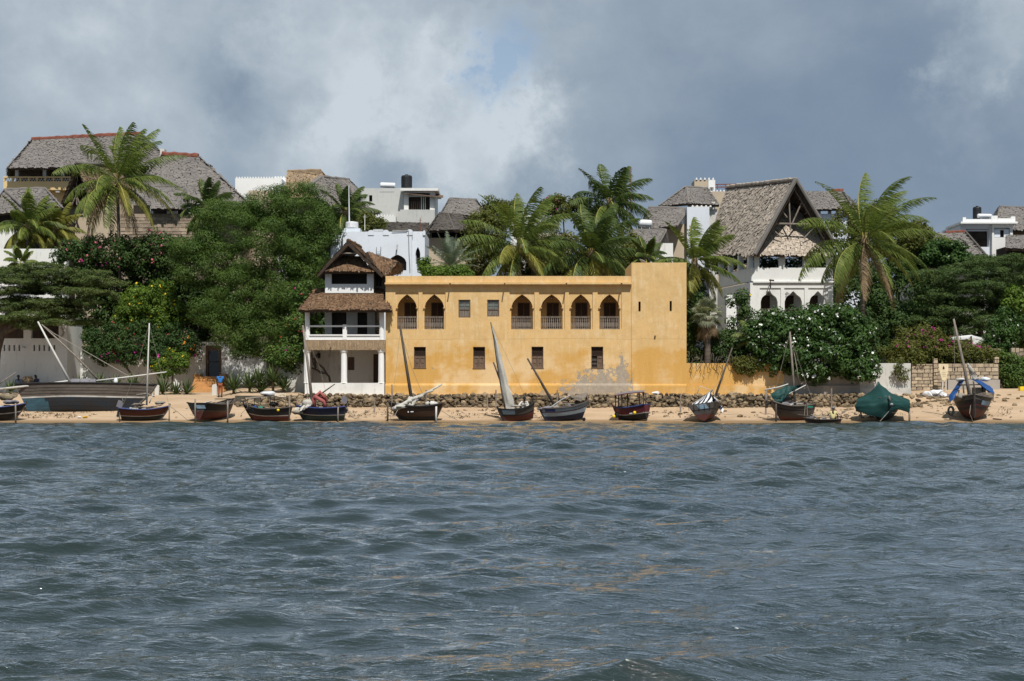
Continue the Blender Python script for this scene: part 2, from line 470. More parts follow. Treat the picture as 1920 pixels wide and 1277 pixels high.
M['thatch_pale'] = thatch_mat('sun_bleached_palm_thatch', (0.56, 0.475, 0.385), (0.31, 0.26, 0.21), (0.37, 0.315, 0.26))
M['thatch_straw'] = thatch_mat('straw_brown_thatch', (0.40, 0.29, 0.18), (0.23, 0.165, 0.105), (0.24, 0.18, 0.13))
M['thatch_brown'] = thatch_mat('brown_palm_thatch', (0.235, 0.145, 0.085), (0.10, 0.06, 0.037), (0.125, 0.078, 0.05))
M['thatch_under'] = pmat('thatch_underside', (0.07, 0.05, 0.035), 0.5, 6, 0.95, 0.3)

def yellow_mat():
    b = NB('ochre_plaster', 0.9)
    s = b.xyz()                                    # object space: x across the front, z above the foot
    big = b.noise(0.22, 6, 0.62); mid = b.noise(0.9, 7, 0.68); streak = b.noise(1.6, 6, 0.6, (2.0, 2.0, 0.22)); fine = b.noise(9, 5, 0.65)
    pale = (0.67, 0.445, 0.195); deep = (0.58, 0.335, 0.095); wash = (0.74, 0.57, 0.35)
    # the lower coat is a fresher orange; its upper edge is ragged
    edge = b.math('ADD', s[2], b.math('MULTIPLY', b.math('SUBTRACT', mid, 0.5), 3.2))
    edge = b.math('ADD', edge, b.math('MULTIPLY', b.math('SUBTRACT', big, 0.5), 3.0))
    low = b.step(edge, 3.5, 2.7)
    up = b.mix(b.step(mid, 0.38, 0.68), pale, mul(pale, 0.88))
    up = b.mix(b.math('MULTIPLY', b.step(b.math('ADD', b.math('MULTIPLY', streak, 0.5), b.math('MULTIPLY', b.noise(1.9, 8, 0.7, loc=(7, 3, 1)), 0.5)), 0.47, 0.64), 0.55), up, wash)
    lo = b.mix(b.step(streak, 0.42, 0.72), deep, (0.62, 0.36, 0.11))
    lo = b.mix(b.math('MULTIPLY', b.step(b.math('ADD', big, b.math('MULTIPLY', mid, 0.35)), 0.64, 0.80), 0.65), lo, wash)
    col = b.mix(low, up, lo)
    col = b.mix(b.math('MULTIPLY', b.step(fine, 0.5, 0.8), 0.32), col, mul(deep, 0.75))
    # plaster fallen off low down, right of the middle
    dx = b.math('ABSOLUTE', b.math('SUBTRACT', s[0], PX(1122, 105) - PX(723, 105)))
    lim = b.math('ADD', b.math('MULTIPLY', dx, -0.62), 2.25)          # how high the damage climbs there
    lim2 = b.math('ADD', b.math('MULTIPLY', b.math('ABSOLUTE', b.math('SUBTRACT', s[0], PX(1166, 105) - PX(723, 105))), -3.2), 2.9)
    lim = b.math('MAXIMUM', lim, lim2)
    pn = b.noise(1.25, 9, 0.74, dist=0.5)
    m = b.math('ADD', b.math('SUBTRACT', lim, s[2]), b.math('ADD', b.math('MULTIPLY', b.math('SUBTRACT', pn, 0.5), 5.5), b.math('MULTIPLY', b.math('SUBTRACT', b.noise(4.5, 6, 0.7, loc=(2, 1, 7)), 0.5), 5.5)))
    right = b.step(s[0], PX(1188, 105) - PX(723, 105), PX(1185, 105) - PX(723, 105))
    peel = b.math('MULTIPLY', b.step(m, 0.20, 0.30), right)
    # small scars elsewhere
    sc = b.noise(0.8, 8, 0.7, loc=(4, 0, 9)); scl = b.math('MULTIPLY', b.step(sc, 0.655, 0.672), b.step(s[2], 3.6, 2.4))
    peel = b.math('MAXIMUM', peel, scl)
    gn = b.noise(3.5, 6, 0.7)
    grey = b.mix(b.step(gn, 0.35, 0.66), (0.38, 0.335, 0.275), (0.27, 0.24, 0.205))
    grey = b.mix(b.step(gn, 0.60, 0.70), grey, (0.52, 0.46, 0.39))
    col = b.mix(b.math('MULTIPLY', peel, 0.9), col, grey)
    dirt = b.math('MULTIPLY', b.step(b.noise(2.6, 7, 0.7, (3.0, 3.0, 0.35), loc=(1, 8, 2)), 0.54, 0.74), 0.30)
    col = b.mix(dirt, col, (0.30, 0.19, 0.085))
    # hairline joints between work days
    crack = b.noise(0.35, 3, 0.5, dist=1.2)
    hl = b.math('ABSOLUTE', b.math('SUBTRACT', s[2], b.math('ADD', 3.72, b.math('MULTIPLY', crack, 0.18))))
    col = b.mix(b.math('MULTIPLY', b.step(hl, 0.03, 0.005), 0.35), col, mul(deep, 0.6))
    hb = b.math('SUBTRACT', fine, b.math('MULTIPLY', peel, 1.2))
    b.bump(hb, 0.35, 0.04)
    return b.done(col)
M['yellow'] = yellow_mat()

# ------------------------------------------------------------------ walls with openings
def arch_top(xa, xb, zs, za, kind='pointed'):
    xc, a, h = (xa + xb) / 2, (xb - xa) / 2, za - zs
    if kind == 'flat': return lambda x: za
    if kind == 'pointed':
        c = max((h * h - a * a) / (2 * a), 0.0); rr = a + c
        return lambda x: zs + 0.6 * math.sqrt(max(rr * rr - (abs(x - xc) + c) ** 2, 0)) * (h / math.sqrt(max(rr * rr - c * c, 1e-6))) + 0.4 * h * max(1 - abs(x - xc) / a, 0) ** 0.8
    # ogee: round shoulders that turn up into a point
    def og(x):
        t = min(abs(x - xc) / a, 1.0)
        r = math.sqrt(max(1 - t * t, 0)) * 0.70
        return zs + h * (r + 0.30 * max(0, 1 - t * 2.2) ** 1.0)
    return og

def wall_holes(mb, x0, x1, z0, z1, y, th, holes, tf=None, n=14):
    """wall face in the xz plane at y (front) going back th; holes = (xa, xb, zlow, ztop or function)"""
    tf = tf or (lambda p: p)
    hs = []
    br = {x0, x1}
    for h in holes:
        f = h[3] if callable(h[3]) else (lambda x, z=h[3]: z)
        hs.append((h[0], h[1], h[2], f))
        k = n if callable(h[3]) else 1
        for i in range(k + 1): br.add(h[0] + (h[1] - h[0]) * i / k)
    br = sorted(b for b in br if x0 - 1e-6 <= b <= x1 + 1e-6)
    def V(x, yy, z): return tf(Vector((x, yy, z)))
    e = 1e-5
    for xa, xb in zip(br[:-1], br[1:]):
        if xb - xa < 1e-5: continue
        xm = (xa + xb) / 2
        cov = sorted([h for h in hs if h[0] < xm < h[1]], key=lambda h: h[2])
        lo = [(z0, z0)]; segs = []
        cur = (z0, z0)
        for h in cov:
            segs.append((cur, (h[2], h[2]), False)); cur = (h[3](xa + e), h[3](xb - e))
        segs.append((cur, (z1, z1), True))
        for k, (b_, t_, last) in enumerate(segs):
            if t_[0] - b_[0] < 1e-4 and t_[1] - b_[1] < 1e-4:
                continue
            mb.quad(V(xa, y, b_[0]), V(xb, y, b_[1]), V(xb, y, t_[1]), V(xa, y, t_[0]))
            mb.quad(V(xb, y + th, b_[1]), V(xa, y + th, b_[0]), V(xa, y + th, t_[0]), V(xb, y + th, t_[1]))
            mb.quad(V(xa, y, t_[0]), V(xb, y, t_[1]), V(xb, y + th, t_[1]), V(xa, y + th, t_[0]))
            if k > 0 or True:
                mb.quad(V(xa, y + th, b_[0]), V(xb, y + th, b_[1]), V(xb, y, b_[1]), V(xa, y, b_[0]))
    for h in hs:
        for x in (h[0], h[1]):
            xi = x + e if x == h[0] else x - e
            mb.quad(V(x, y, h[2]), V(x, y + th, h[2]), V(x, y + th, h[3](xi)), V(x, y, h[3](xi)))
    for x in (x0, x1):
        mb.quad(V(x, y, z0), V(x, y + th, z0), V(x, y + th, z1), V(x, y, z1))

# ------------------------------------------------------------------ thatch
def thatch(root, name, faces, mat, rough=1.0, thick=0.22, cs=0.27, seed=1, under=True, org=None, ridge=None, ridge_mat=None, ridge_r=0.16, roof=None, label=None):
    """faces: quads (eave left, eave right, ridge right, ridge left) in world space, seen from outside"""
    rg = np.random.RandomState(seed); cs = cs * 0.72
    org = Vector(org if org is not None else root.location)
    mb = MB(org)
    tv = []
    for q in faces:
        a, b_, c, d = [Vector(p) for p in q]
        nrm = (b_ - a).cross(d - a)
        if nrm.length < 1e-6: nrm = (b_ - a).cross(c - a)
        nrm.normalize()
        ng = 7
        top = [[(a.lerp(b_, i / ng)).lerp(d.lerp(c, i / ng), j / ng) for j in range(ng + 1)] for i in range(ng + 1)]
        dn = nrm * thick
        for i in range(ng):
            for j in range(ng):
                q = (top[i][j], top[i + 1][j], top[i + 1][j + 1], top[i][j + 1])
                mb.quad(*q); mb.quad(*[p - dn for p in q[::-1]])
            for q0, q1 in ((top[i][0], top[i + 1][0]), (top[i + 1][ng], top[i][ng]), (top[0][i + 1], top[0][i]), (top[ng][i], top[ng][i + 1])):
                mb.quad(q0, q0 - dn, q1 - dn, q1)
        A, B, C_, D = [np.array(p - org) for p in (a, b_, c, d)]
        nn = np.array(nrm)
        hgt = ((C_ + D) / 2 - (A + B) / 2); H = np.linalg.norm(hgt)
        rows = max(2, int(H / cs)); up = hgt / H
        for r in range(rows + 1):
            v = (r - 0.35) / rows
            L, Rr = A + (D - A) * v, B + (C_ - B) * v
            wl = np.linalg.norm(Rr - L)
            k = max(1, int(wl / (cs * 0.72)))
            u = (np.arange(k) + 0.5 + rg.uniform(-0.4, 0.4, k)) / k
            along = (Rr - L) / max(wl, 1e-6)
            base = L[None, :] + (Rr - L)[None, :] * u[:, None] + up[None, :] * (rg.uniform(-0.35, 0.35, k) * cs * 1.5)[:, None]
            w = cs * rg.uniform(0.18, 0.62, k) * rough ** 0.5
            ln = cs * rg.uniform(1.3, 2.6, k)
            lift = (0.035 + 0.05 * rg.uniform(0, 1, k) ** 1.8) * rough * (cs / 0.27)
            tilt = rg.normal(0, 0.5, k)
            p0 = base - along[None, :] * w[:, None] + nn[None, :] * lift[:, None]
            p1 = base + along[None, :] * w[:, None] + nn[None, :] * (lift * rg.uniform(0.5, 1.3, k))[:, None] + up[None, :] * (tilt * cs * 0.6)[:, None]
            room = np.maximum((1.0 - v) * H - (base - (L[None, :] + (Rr - L)[None, :] * u[:, None])) @ up, 0.02)
            top = base + up[None, :] * np.minimum(ln, room)[:, None] + nn[None, :] * 0.012
            p2 = top + along[None, :] * (w * 0.8)[:, None]; p3 = top - along[None, :] * (w * 0.8)[:, None]
            tv.append(np.stack([p0, p1, p2, p3], 1).reshape(-1, 3))
    if roof is None:
        roof = mb.build('roof', M['thatch_under'], root)
        if label: roof['label'] = label
    th = mesh_np('thatch', np.concatenate(tv), 4, mat, roof, kind='stuff')
    if ridge:
        rb = MB(org); rr = random.Random(seed)
        for (a, b_) in ridge:
            a, b_ = Vector(a), Vector(b_); n = max(4, int((b_ - a).length / 0.35))
            pts = [a.lerp(b_, i / n) + Vector((0, 0, rr.uniform(-0.03, 0.03))) for i in range(n + 1)]
            rb.tube(pts, [ridge_r * rr.uniform(0.85, 1.15) for _ in pts], 7)
        rb.build('ridge_cap', ridge_mat or mat, roof)
    return roof
# ------------------------------------------------------------------ the ochre building
YD = 105.0
def yellow_building():
    d = YD
    x0, x1, xt = PX(723, d), PX(1184, d), PX(1287, d)
    zb, zt, ztt = 1.60, PZ(517.5, d), PZ(492.5, d)
    L = Vector((x0, d, zb))
    root = thing('ochre_building', 'long ochre plastered seafront building with six pointed arches and peeling paint', 'building', L)
    zf = PZ(617.5, d)                                    # upper floor level
    arches = [(744.4, 781.7), (795.6, 832.8), (958.5, 999.3), (1014, 1054.8), (1070, 1108), (1124, 1162)]
    alfiz = [(741.2, 785), (792.2, 835.3), (955.4, 1002), (1010.5, 1059), (1066.6, 1111.4), (1120.5, 1165.5)]
    wins = [(859.6, 882, 562, 595.5), (913.4, 936, 562, 593.5)]
    lows = [(776, 798.4, 650.4, 689.4), (887, 909.5, 650.4, 690), (996.6, 1018.8, 650, 689.6), (1108.6, 1131, 650, 689.4)]
    slits = [(1197, 1201.2, 565.5, 584), (1255.5, 1259.6, 564.5, 583.5)]
    # main wall (two skins: the outer one leaves the arch panels sunk)
    mb = MB(L)
    holes, outer = [], []
    for (a, b), (c, e) in zip(arches, alfiz):
        holes.append((PX(a, d), PX(b, d), zf, arch_top(PX(a, d), PX(b, d), PZ(576.8, d), PZ(551.8, d))))
        outer.append((PX(c, d), PX(e, d), zf, PZ(548.2, d)))
    rect = [(PX(a, d), PX(b, d), PZ(lo, d), PZ(hi, d)) for a, b, hi, lo in wins + lows]
    wall_holes(mb, x0, x1, zb - 0.8, zt, d + 0.09, 0.45, holes + rect)
    wall_holes(mb, x0, x1, zb - 0.8, zt - 0.004, d, 0.09, outer + rect)
    # tower block at the right, a little proud of the main wall
    yt = d - 0.05
    wall_holes(mb, x1, xt, zb - 0.8, ztt, yt, 0.5, [(PX(a, d), PX(b, d), PZ(lo, d), PZ(hi, d)) for a, b, hi, lo in slits])
    mb.box(xt - 0.4, xt - 0.002, yt + 0.5, d + 6, zb - 0.8, ztt - 0.003)
    mb.box(x1 + 0.002, x1 + 0.35, yt + 0.5, d + 6, zt - 1, ztt - 0.003)
    mb.box(x1 + 0.352, xt - 0.402, d + 5.6, d + 6, zt - 1, ztt - 0.003)
    mb.box(x1 + 0.352, xt - 0.402, yt + 0.5, d + 5.6, zt - 1.2, zt - 1.0)
    mb.box(x0 + 0.002, x0 + 0.4, d + 0.54, d + 8, zb - 0.8, zt - 0.003)     # side and rear walls
    mb.box(x0 + 0.402, x1 - 0.002, d + 7.6, d + 8, zb - 0.8, zt - 0.003)
    wall = mb.build('wall', M['yellow'], root)
    rf = MB(L); rf.box(x0 + 0.402, x1 - 0.002, d + 0.55, d + 7.598, zt - 1.0, zt - 0.8)
    rf.build('roof', M['tan'], root)
    # cornice and plinth
    cb = MB(L)
    cb.box(x0 - 0.03, x1 - 0.004, d - 0.34, d - 0.002, PZ(533.6, d), PZ(530, d))
    cb.box(x0 - 0.02, x1 - 0.006, d - 0.20, d - 0.003, PZ(535.5, d), PZ(533.7, d))
    cb.build('cornice', M['yellow'], root)
    pb = MB(L)
    pts = [(0.0, PZ(719.2, d)), (-0.13, PZ(721.2, d)), (-0.16, PZ(724, d)), (-0.16, zb - 0.8)]
    for i in range(3):
        (ya, za), (yb, zb_) = pts[i], pts[i + 1]
        pb.quad((x0 - 0.02, d + ya, za), (xt, d + ya, za), (xt, d + yb, zb_), (x0 - 0.02, d + yb, zb_))
    pb.build('plinth', M['yellow'], root)
    # loggia behind the arches
    for (a, b) in ((arches[0][0] - 8, arches[1][1] + 8), (arches[2][0] - 8, arches[5][1] + 8)):
        lg = MB(L)
        xa, xb = PX(a, d), PX(b, d)
        yb = d + 1.75
        drs = []
        for k, (p, q) in enumerate(arches):
            if not (a < p < b): continue
            xm = (PX(p, d) + PX(q, d)) / 2 + 0.12
            drs.append((xm - 0.42, xm + 0.42, zf + 0.02, PZ(564.5, d)))
        wall_holes(lg, xa, xb, zf, PZ(543, d), yb, 0.2, drs)
        lg.box(xa, xb, d + 0.541, yb + 0.2, zf - 0.2, zf - 0.001)
        lg.box(xa, xb, d + 0.541, yb + 0.2, PZ(543, d) + 0.001, PZ(543, d) + 0.15)
        lg.box(xa - 0.15, xa - 0.001, d + 0.541, yb + 0.2, zf, PZ(543, d)); lg.box(xb + 0.001, xb + 0.15, d + 0.541, yb + 0.2, zf, PZ(543, d))
        lg.build('loggia_wall', M['yellow'], root)
        for k, (xa_, xb_, z0_, z1_) in enumerate(drs):
            db = MB(L); db.box(xa_, xb_, yb + 0.06, yb + 0.12, z0_, z1_)
            dr = db.build('door', M['wood_dark'], root)
            fr = MB(L)
            for xx in (xa_, (xa_ + xb_) / 2 - 0.03, xb_ - 0.06): fr.box(xx, xx + 0.06, yb + 0.03, yb + 0.058, z0_, z1_)
            for zz in (z0_, (z0_ + z1_) / 2, z1_ - 0.07): fr.box(xa_ + 0.061, xb_ - 0.061, yb + 0.034, yb + 0.058, zz, zz + 0.07)
            fr.build('door_frame', M['wood_shutter'], dr)
    # balustrades, lanterns, capitals
    for (a, b) in arches:
        xa, xb = PX(a, d), PX(b, d); yy = d + 0.28
        rb = MB(L)
        rb.box(xa - 0.02, xb + 0.02, yy - 0.05, yy + 0.05, PZ(595.2, d), PZ(593.2, d))
        rb.box(xa - 0.02, xb + 0.02, yy - 0.04, yy + 0.04, PZ(617.2, d), PZ(615.6, d))
        rb.box(xa - 0.02, xb + 0.02, yy - 0.025, yy + 0.025, PZ(612.0, d), PZ(611.0, d))
        n = 11; z0, z1 = PZ(615.6, d) + 0.001, PZ(595.2, d) - 0.001; h = z1 - z0
        rail = rb.build('railing', M['wood_grey'], root)
        bb = MB(L)
        for k in range(n):
            xc = xa + (xb - xa) * (k + 0.5) / n; w = (xb - xa) / n
            prof = [(0.22, 0), (0.22, 0.16), (0.40, 0.28), (0.40, 0.50), (0.16, 0.62), (0.30, 0.78), (0.16, 0.86), (0.34, 1.0)]
            vs, fs = [], []
            for (r, t) in prof:
                for sx, sy in ((-1, -1), (1, -1), (1, 1), (-1, 1)):
                    vs.append((xc + sx * r * w, yy + sy * 0.016, z0 + t * h))
            for i in range(len(prof) - 1):
                for k2 in range(4):
                    fs.append((i * 4 + k2, i * 4 + (k2 + 1) % 4, i * 4 + 4 + (k2 + 1) % 4, i * 4 + 4 + k2))
            bb.add(vs, fs)
        bb.build('balusters', M['wood_grey'], rail)
        lb = MB(L); xm = (xa + xb) / 2; za = PZ(551.8, d)
        lb.tube([(xm, d + 0.3, za), (xm, d + 0.3, za - 0.10)], 0.012, 4)
        lb.lathe((xm, d + 0.3, za - 0.33), [(0.03, 0), (0.075, 0.05), (0.075, 0.16), (0.03, 0.23)], 6)
        lb.build('lantern', M['pole_dark'], root)
        for xx in (xa, xb):
            kb = MB(L); kb.box(xx - 0.07, xx + 0.07, d - 0.03, d + 0.088, PZ(578.2, d), PZ(576.6, d))
            kb.build('impost', M['yellow'], root)
    # upper casement windows
    for a, b, hi, lo in wins:
        xa, xb, z0, z1 = PX(a, d), PX(b, d), PZ(lo, d), PZ(hi, d); zm = PZ(579.5, d); y = d + 0.12
        fb = MB(L)
        for xx in (xa, xb - 0.06): fb.box(xx, xx + 0.06, y - 0.06, y + 0.06, z0, z1)
        for zz in (z0, zm - 0.05, z1 - 0.06): fb.box(xa + 0.061, xb - 0.061, y - 0.06, y + 0.06, zz, zz + 0.07)
        w = fb.build('window', M['wood_shutter'], root)
        pb = MB(L); pb.box(xa + 0.06, xb - 0.06, y + 0.03, y + 0.05, zm, z1)
        pb.build('pane', pmat('greenish_old_glass', (0.16, 0.19, 0.17), 0.4, 3, 0.3, 0.1, spec=0.5), w)
        mm = MB(L); xm = (xa + xb) / 2
        mm.box(xm - 0.02, xm + 0.02, y, y + 0.029, zm + 0.03, z1 - 0.061)
        for k in (1, 2): mm.box(xa + 0.062, xb - 0.062, y + 0.005, y + 0.027, zm + (z1 - zm) * k / 3 - 0.012, zm + (z1 - zm) * k / 3 + 0.012)
        mm.build('glazing_bar', M['wood_grey'], w)
        for k in range(2):
            sb = MB(L); w0 = xa + 0.064 + k * (xb - xa - 0.128) / 2; w1 = w0 + (xb - xa - 0.128) / 2 - 0.006
            for j in range(4): sb.box(w0 + (w1 - w0) * j / 4 + 0.003, w0 + (w1 - w0) * (j + 1) / 4 - 0.003, y - 0.02, y + 0.02, z0 + 0.072, zm - 0.052)
            sb.build('shutter', M['wood_grey'], w)
    # lower windows: dark louvres over carved shutters
    for i, (a, b, hi, lo) in enumerate(lows):
        xa, xb, z0, z1 = PX(a, d), PX(b, d), PZ(lo, d), PZ(hi, d); zm = PZ(667.5, d); y = d + 0.16
        fb = MB(L)
        fb.box(xa, xa + 0.04, y - 0.04, y + 0.06, z0, z1); fb.box(xb - 0.04, xb, y - 0.04, y + 0.06, z0, z1)
        fb.box(xa + 0.041, xb - 0.041, y - 0.04, y + 0.06, z1 - 0.05, z1); fb.box(xa - 0.03, xb + 0.03, d - 0.04, y + 0.06, z0 - 0.05, z0 - 0.001)
        w = fb.build('window', M['wood_shutter'], root)
        lv = MB(L)
        for k in range(7):
            zz = zm + (z1 - 0.05 - zm) * k / 7
            lv.obox(((xa + xb) / 2, y + 0.03, zz + 0.045), xb - xa - 0.085, 0.07, 0.012, (0.6, 0, 0))
        lv.build('louvre', M['wood_dark'], w)
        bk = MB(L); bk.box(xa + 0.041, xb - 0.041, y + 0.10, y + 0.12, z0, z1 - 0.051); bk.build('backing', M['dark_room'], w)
        xm = (xa + xb) / 2
        for k in range(2):
            if i == 3 and k == 0:
                gr = MB(L)
                for j in range(1, 3): gr.box(xa + 0.042, xm - 0.02, y + 0.02, y + 0.03, z0 + (zm - z0) * j / 3 - 0.015, z0 + (zm - z0) * j / 3 + 0.015)
                gr.build('bar', M['wood_grey'], w); continue
            p0, p1 = (xa + 0.045, xm - 0.008) if k == 0 else (xm + 0.008, xb - 0.045)
            sb = MB(L)
            sb.box(p0, p1, y + 0.02, y + 0.04, z0 + 0.002, zm - 0.01)
            for (q0, q1, r0, r1) in ((p0, p0 + 0.05, z0 + 0.002, zm - 0.01), (p1 - 0.05, p1, z0 + 0.002, zm - 0.01), (p0 + 0.051, p1 - 0.051, z0 + 0.002, z0 + 0.09), (p0 + 0.051, p1 - 0.051, zm - 0.14, zm - 0.01)):
                sb.box(q0, q1, y - 0.012, y + 0.019, r0, r1)
            sb.lathe(((p0 + p1) / 2, y + 0.012, z0 + 0.38), [(0.10, 0.0), (0.09, -0.02)], 10, 'y')
            sb.build('shutter', M['wood_shutter'], w)
    # rain spouts
    for px in (844.4, 946.5, 1061.5, 1164.5):
        sb = MB(L); x = PX(px, d)
        sb.tube([(x, d + 0.05, PZ(531, d)), (x, d - 0.75, PZ(533.5, d))], 0.045, 7)
        sb.build('rain_spout', M['wood_dark'], root)
    sb = MB(L); x = PX(1228, d); sb.tube([(x, yt + 0.02, PZ(630, d)), (x, yt - 0.12, PZ(631.5, d))], 0.05, 6)
    sb.tube([(x, yt - 0.008, PZ(631.5, d)), (x + 0.01, yt - 0.008, PZ(636, d))], 0.02, 5)
    sb.build('drain_pipe', M['pole_dark'], root)
    # darkness in the slits and the rooms behind the low windows
    dk = MB(L)
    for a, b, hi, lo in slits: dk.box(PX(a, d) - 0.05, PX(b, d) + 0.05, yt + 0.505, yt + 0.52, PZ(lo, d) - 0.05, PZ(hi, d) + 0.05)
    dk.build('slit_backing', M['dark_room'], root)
    return root
yellow_building()

# garden wall to the right: ochre, then grey with its shade painted in, then whitewashed
def garden_walls():
    d = 105.0
    L = Vector((PX(1287, d), d, 1.4))
    r = thing('garden_wall', 'low ochre garden wall joined to the square tower, dry vine over it', 'wall', L)
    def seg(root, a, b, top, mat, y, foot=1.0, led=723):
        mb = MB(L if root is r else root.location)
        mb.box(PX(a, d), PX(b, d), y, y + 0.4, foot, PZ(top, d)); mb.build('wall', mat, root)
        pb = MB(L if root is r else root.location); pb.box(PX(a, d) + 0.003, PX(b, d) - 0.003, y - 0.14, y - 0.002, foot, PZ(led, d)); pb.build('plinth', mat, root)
    seg(r, 1287.3, 1470, 681, M['yellow'], d + 0.05)
    r2 = thing('garden_wall', 'low weathered wall coloured grey for the shade of the white-flowered bush', 'wall', (PX(1470, d), d, 1.4))
    seg(r2, 1470.2, 1612, 682, M['grey_and_shaded_plaster'], d + 0.06)  # continues the ochre wall; its shade is put into the grey colour
    r3 = thing('garden_wall', 'stained whitewashed wall between the flowering bush and the stone block wall', 'wall', (PX(1612, d), d, 1.4))
    seg(r3, 1612.2, 1708, 681, M['white_old'], d + 0.05, led=727)
garden_walls()
# ------------------------------------------------------------------ the white veranda house with brown thatch
def column(mb, x, y, z0, z1, r=0.25):
    mb.lathe((x, y, z0), [(r * 1.1, 0), (r, 0.05), (r * 0.95, z1 - z0 - 0.28), (r * 1.0, z1 - z0 - 0.2), (r * 1.25, z1 - z0 - 0.14), (r * 1.3, z1 - z0)], 12)

def veranda_house():
    d = 104.9
    L = Vector((PX(571, d), d, 1.6))
    root = thing('veranda_house', 'narrow white three storey veranda house with brown thatched roofs', 'house', L)
    X0, X1 = PX(571.5, d), PX(720.5, d)
    W = M['white']
    zp, zt1 = PZ(718, d), PZ(655.5, d)
    mb = MB(L); mb.box(X0, X1, d, d + 0.3, 0.9, zp); mb.build('plinth_wall', M['white'], root)
    for px in (575, 644.5, 714.5):
        cb = MB(L); column(cb, PX(px, d), d + 0.18, zp + 0.001, zt1, 0.21); cb.build('column', M['white_clean'], root)
    # ground floor rear wall with a door and a window, floor and ceiling
    yb = d + 2.6
    zf1 = PZ(637, d)
    gb = MB(L)
    wall_holes(gb, X0, X1, 1.5, zf1 - 0.3, yb, 0.25, [(PX(652, yb), PX(664.5, yb), PZ(694, yb), PZ(669.5, yb)), (PX(700, yb), PX(709.5, yb), 1.7, PZ(664, yb))])
    gb.box(X0, X0 + 0.2, d + 0.301, yb - 0.001, 1.5, zf1 - 0.3); gb.box(X0, X1, d + 0.301, yb - 0.001, 1.3, 1.62)
    gb.box(X0, X1, yb + 0.251, yb + 3, 1.3, zf1 - 0.3)
    gb.build('wall', M['white_old'], root)
    wb = MB(L)
    wb.box(PX(652, yb), PX(664.5, yb), yb + 0.08, yb + 0.12, PZ(694, yb), PZ(669.5, yb)); w = wb.build('window', M['wood_shutter'], root)
    for k in (0.25, 0.5, 0.75):
        bb = MB(L); xx = PX(652 + 12.5 * k, yb); bb.box(xx - 0.012, xx + 0.012, yb + 0.05, yb + 0.079, PZ(694, yb), PZ(669.5, yb)); bb.build('bar', M['wood_dark'], w)
    wb = MB(L); wb.box(PX(700, yb), PX(709.5, yb), yb + 0.08, yb + 0.12, 1.7, PZ(664, yb)); wb.build('door', M['wood_dark'], root)
    # thatch fringe of the balcony floor
    fl = MB(L); fl.box(X0 + 0.02, X1 - 0.02, d + 0.02, yb + 3, zf1 - 0.3, zf1); fl.build('balcony_floor', M['white_old'], root)
    a, b = PX(573, d) - 0.05, PX(722, d)
    fr = MB(L); fr.box(a, b, d - 0.05, d + 0.015, PZ(655, d), zf1 - 0.01); frm = fr.build('reed_fringe', M['thatch_straw'], root)
    rg = np.random.RandomState(3); n = 900
    xs = rg.uniform(a, b, n); z1 = rg.uniform(PZ(650, d), zf1 - 0.02, n); ln = rg.uniform(0.15, 0.5, n); w_ = rg.uniform(0.015, 0.04, n)
    yy = d - 0.055 - rg.uniform(0.0, 0.05, n)
    z0 = np.maximum(z1 - ln, PZ(656.5, d))
    V = np.stack([np.stack([xs - w_, yy - 0.02, z0], -1), np.stack([xs + w_, yy - 0.02, z0], -1), np.stack([xs + w_, yy, z1], -1), np.stack([xs - w_, yy, z1], -1)], 1).reshape(-1, 3) - np.array(L)
    mesh_np('reeds', V, 4, M['thatch_straw'], frm, kind='stuff')
    # balcony: parapet, rails, posts
    zr0, zr1 = PZ(630, d), PZ(620, d)
    pb = MB(L); pb.box(X0 + 0.25, X1 - 0.25, d + 0.05, d + 0.22, zf1 + 0.001, zr0 + 0.02); pb.box(X0 + 0.25, X1 - 0.25, d - 0.02, d + 0.26, zr0 + 0.021, zr0 + 0.10)
    pb.build('parapet', M['white_clean'], root)
    tb = MB(L); tb.box(X0 + 0.25, X1 - 0.25, d + 0.03, d + 0.19, PZ(613, d), PZ(610, d)); tb.build('rail', M['white_clean'], root)
    ze2 = PZ(579, d)
    for px, top in ((576, ze2), (646.5, PZ(608.5, d)), (715.5, ze2)):
        cb = MB(L)
        if top == ze2: column(cb, PX(px, d), d + 0.12, zf1 + 0.002, top, 0.17)
        else: cb.box(PX(px, d) - 0.14, PX(px, d) + 0.14, d - 0.03, d + 0.25, zf1 + 0.002, top)
        cb.build('balcony_post', M['white_clean'], root)
    # first floor room
    yr = d + 1.9
    xa, xb = PX(609, yr), PX(703, yr)
    dr = [(PX(622, yr), PX(649.5, yr), zf1 + 0.02, PZ(580, yr)), (PX(670, yr), PX(688.5, yr), zf1 + 0.02, PZ(580, yr))]
    rb = MB(L); z3 = PZ(541, d)
    wall_holes(rb, xa, xb, zf1, z3 - 0.2, yr, 0.25, dr)
    rb.box(xa, xa + 0.25, yr + 0.251, yr + 3.4, zf1, z3 - 0.2); rb.box(xb - 0.25, xb, yr + 0.251, yr + 3.4, zf1, z3 - 0.2)
    rb.box(xa, xb, yr + 3.401, yr + 3.6, zf1, z3 - 0.2)
    rb.build('upper_wall', M['white_old'], root)
    for h in dr:
        db = MB(L); db.box(h[0] + 0.002, h[1] - 0.002, yr + 0.14, yr + 0.2, h[2], h[3] - 0.002); db.build('door', M['dark_room'], root)
    # outside stair seen at the right of the balcony
    st = MB(L)
    for k in range(7): st.box(PX(703, yr) + 0.05, PX(716, yr), yr + 0.2 + k * 0.22, yr + 0.5 + k * 0.22, zf1 + 0.2 * k + 0.1, zf1 + 0.2 * k + 0.16)
    st.build('stair', M['wood_grey'], root)
    # middle skirt roof
    ye, yt = d - 0.75, yr + 0.0
    e0, e1 = P(561, 580.5, ye), P(734, 580.5, ye)
    t0, t1 = P(590, 541.5, yt), P(715, 541.5, yt)
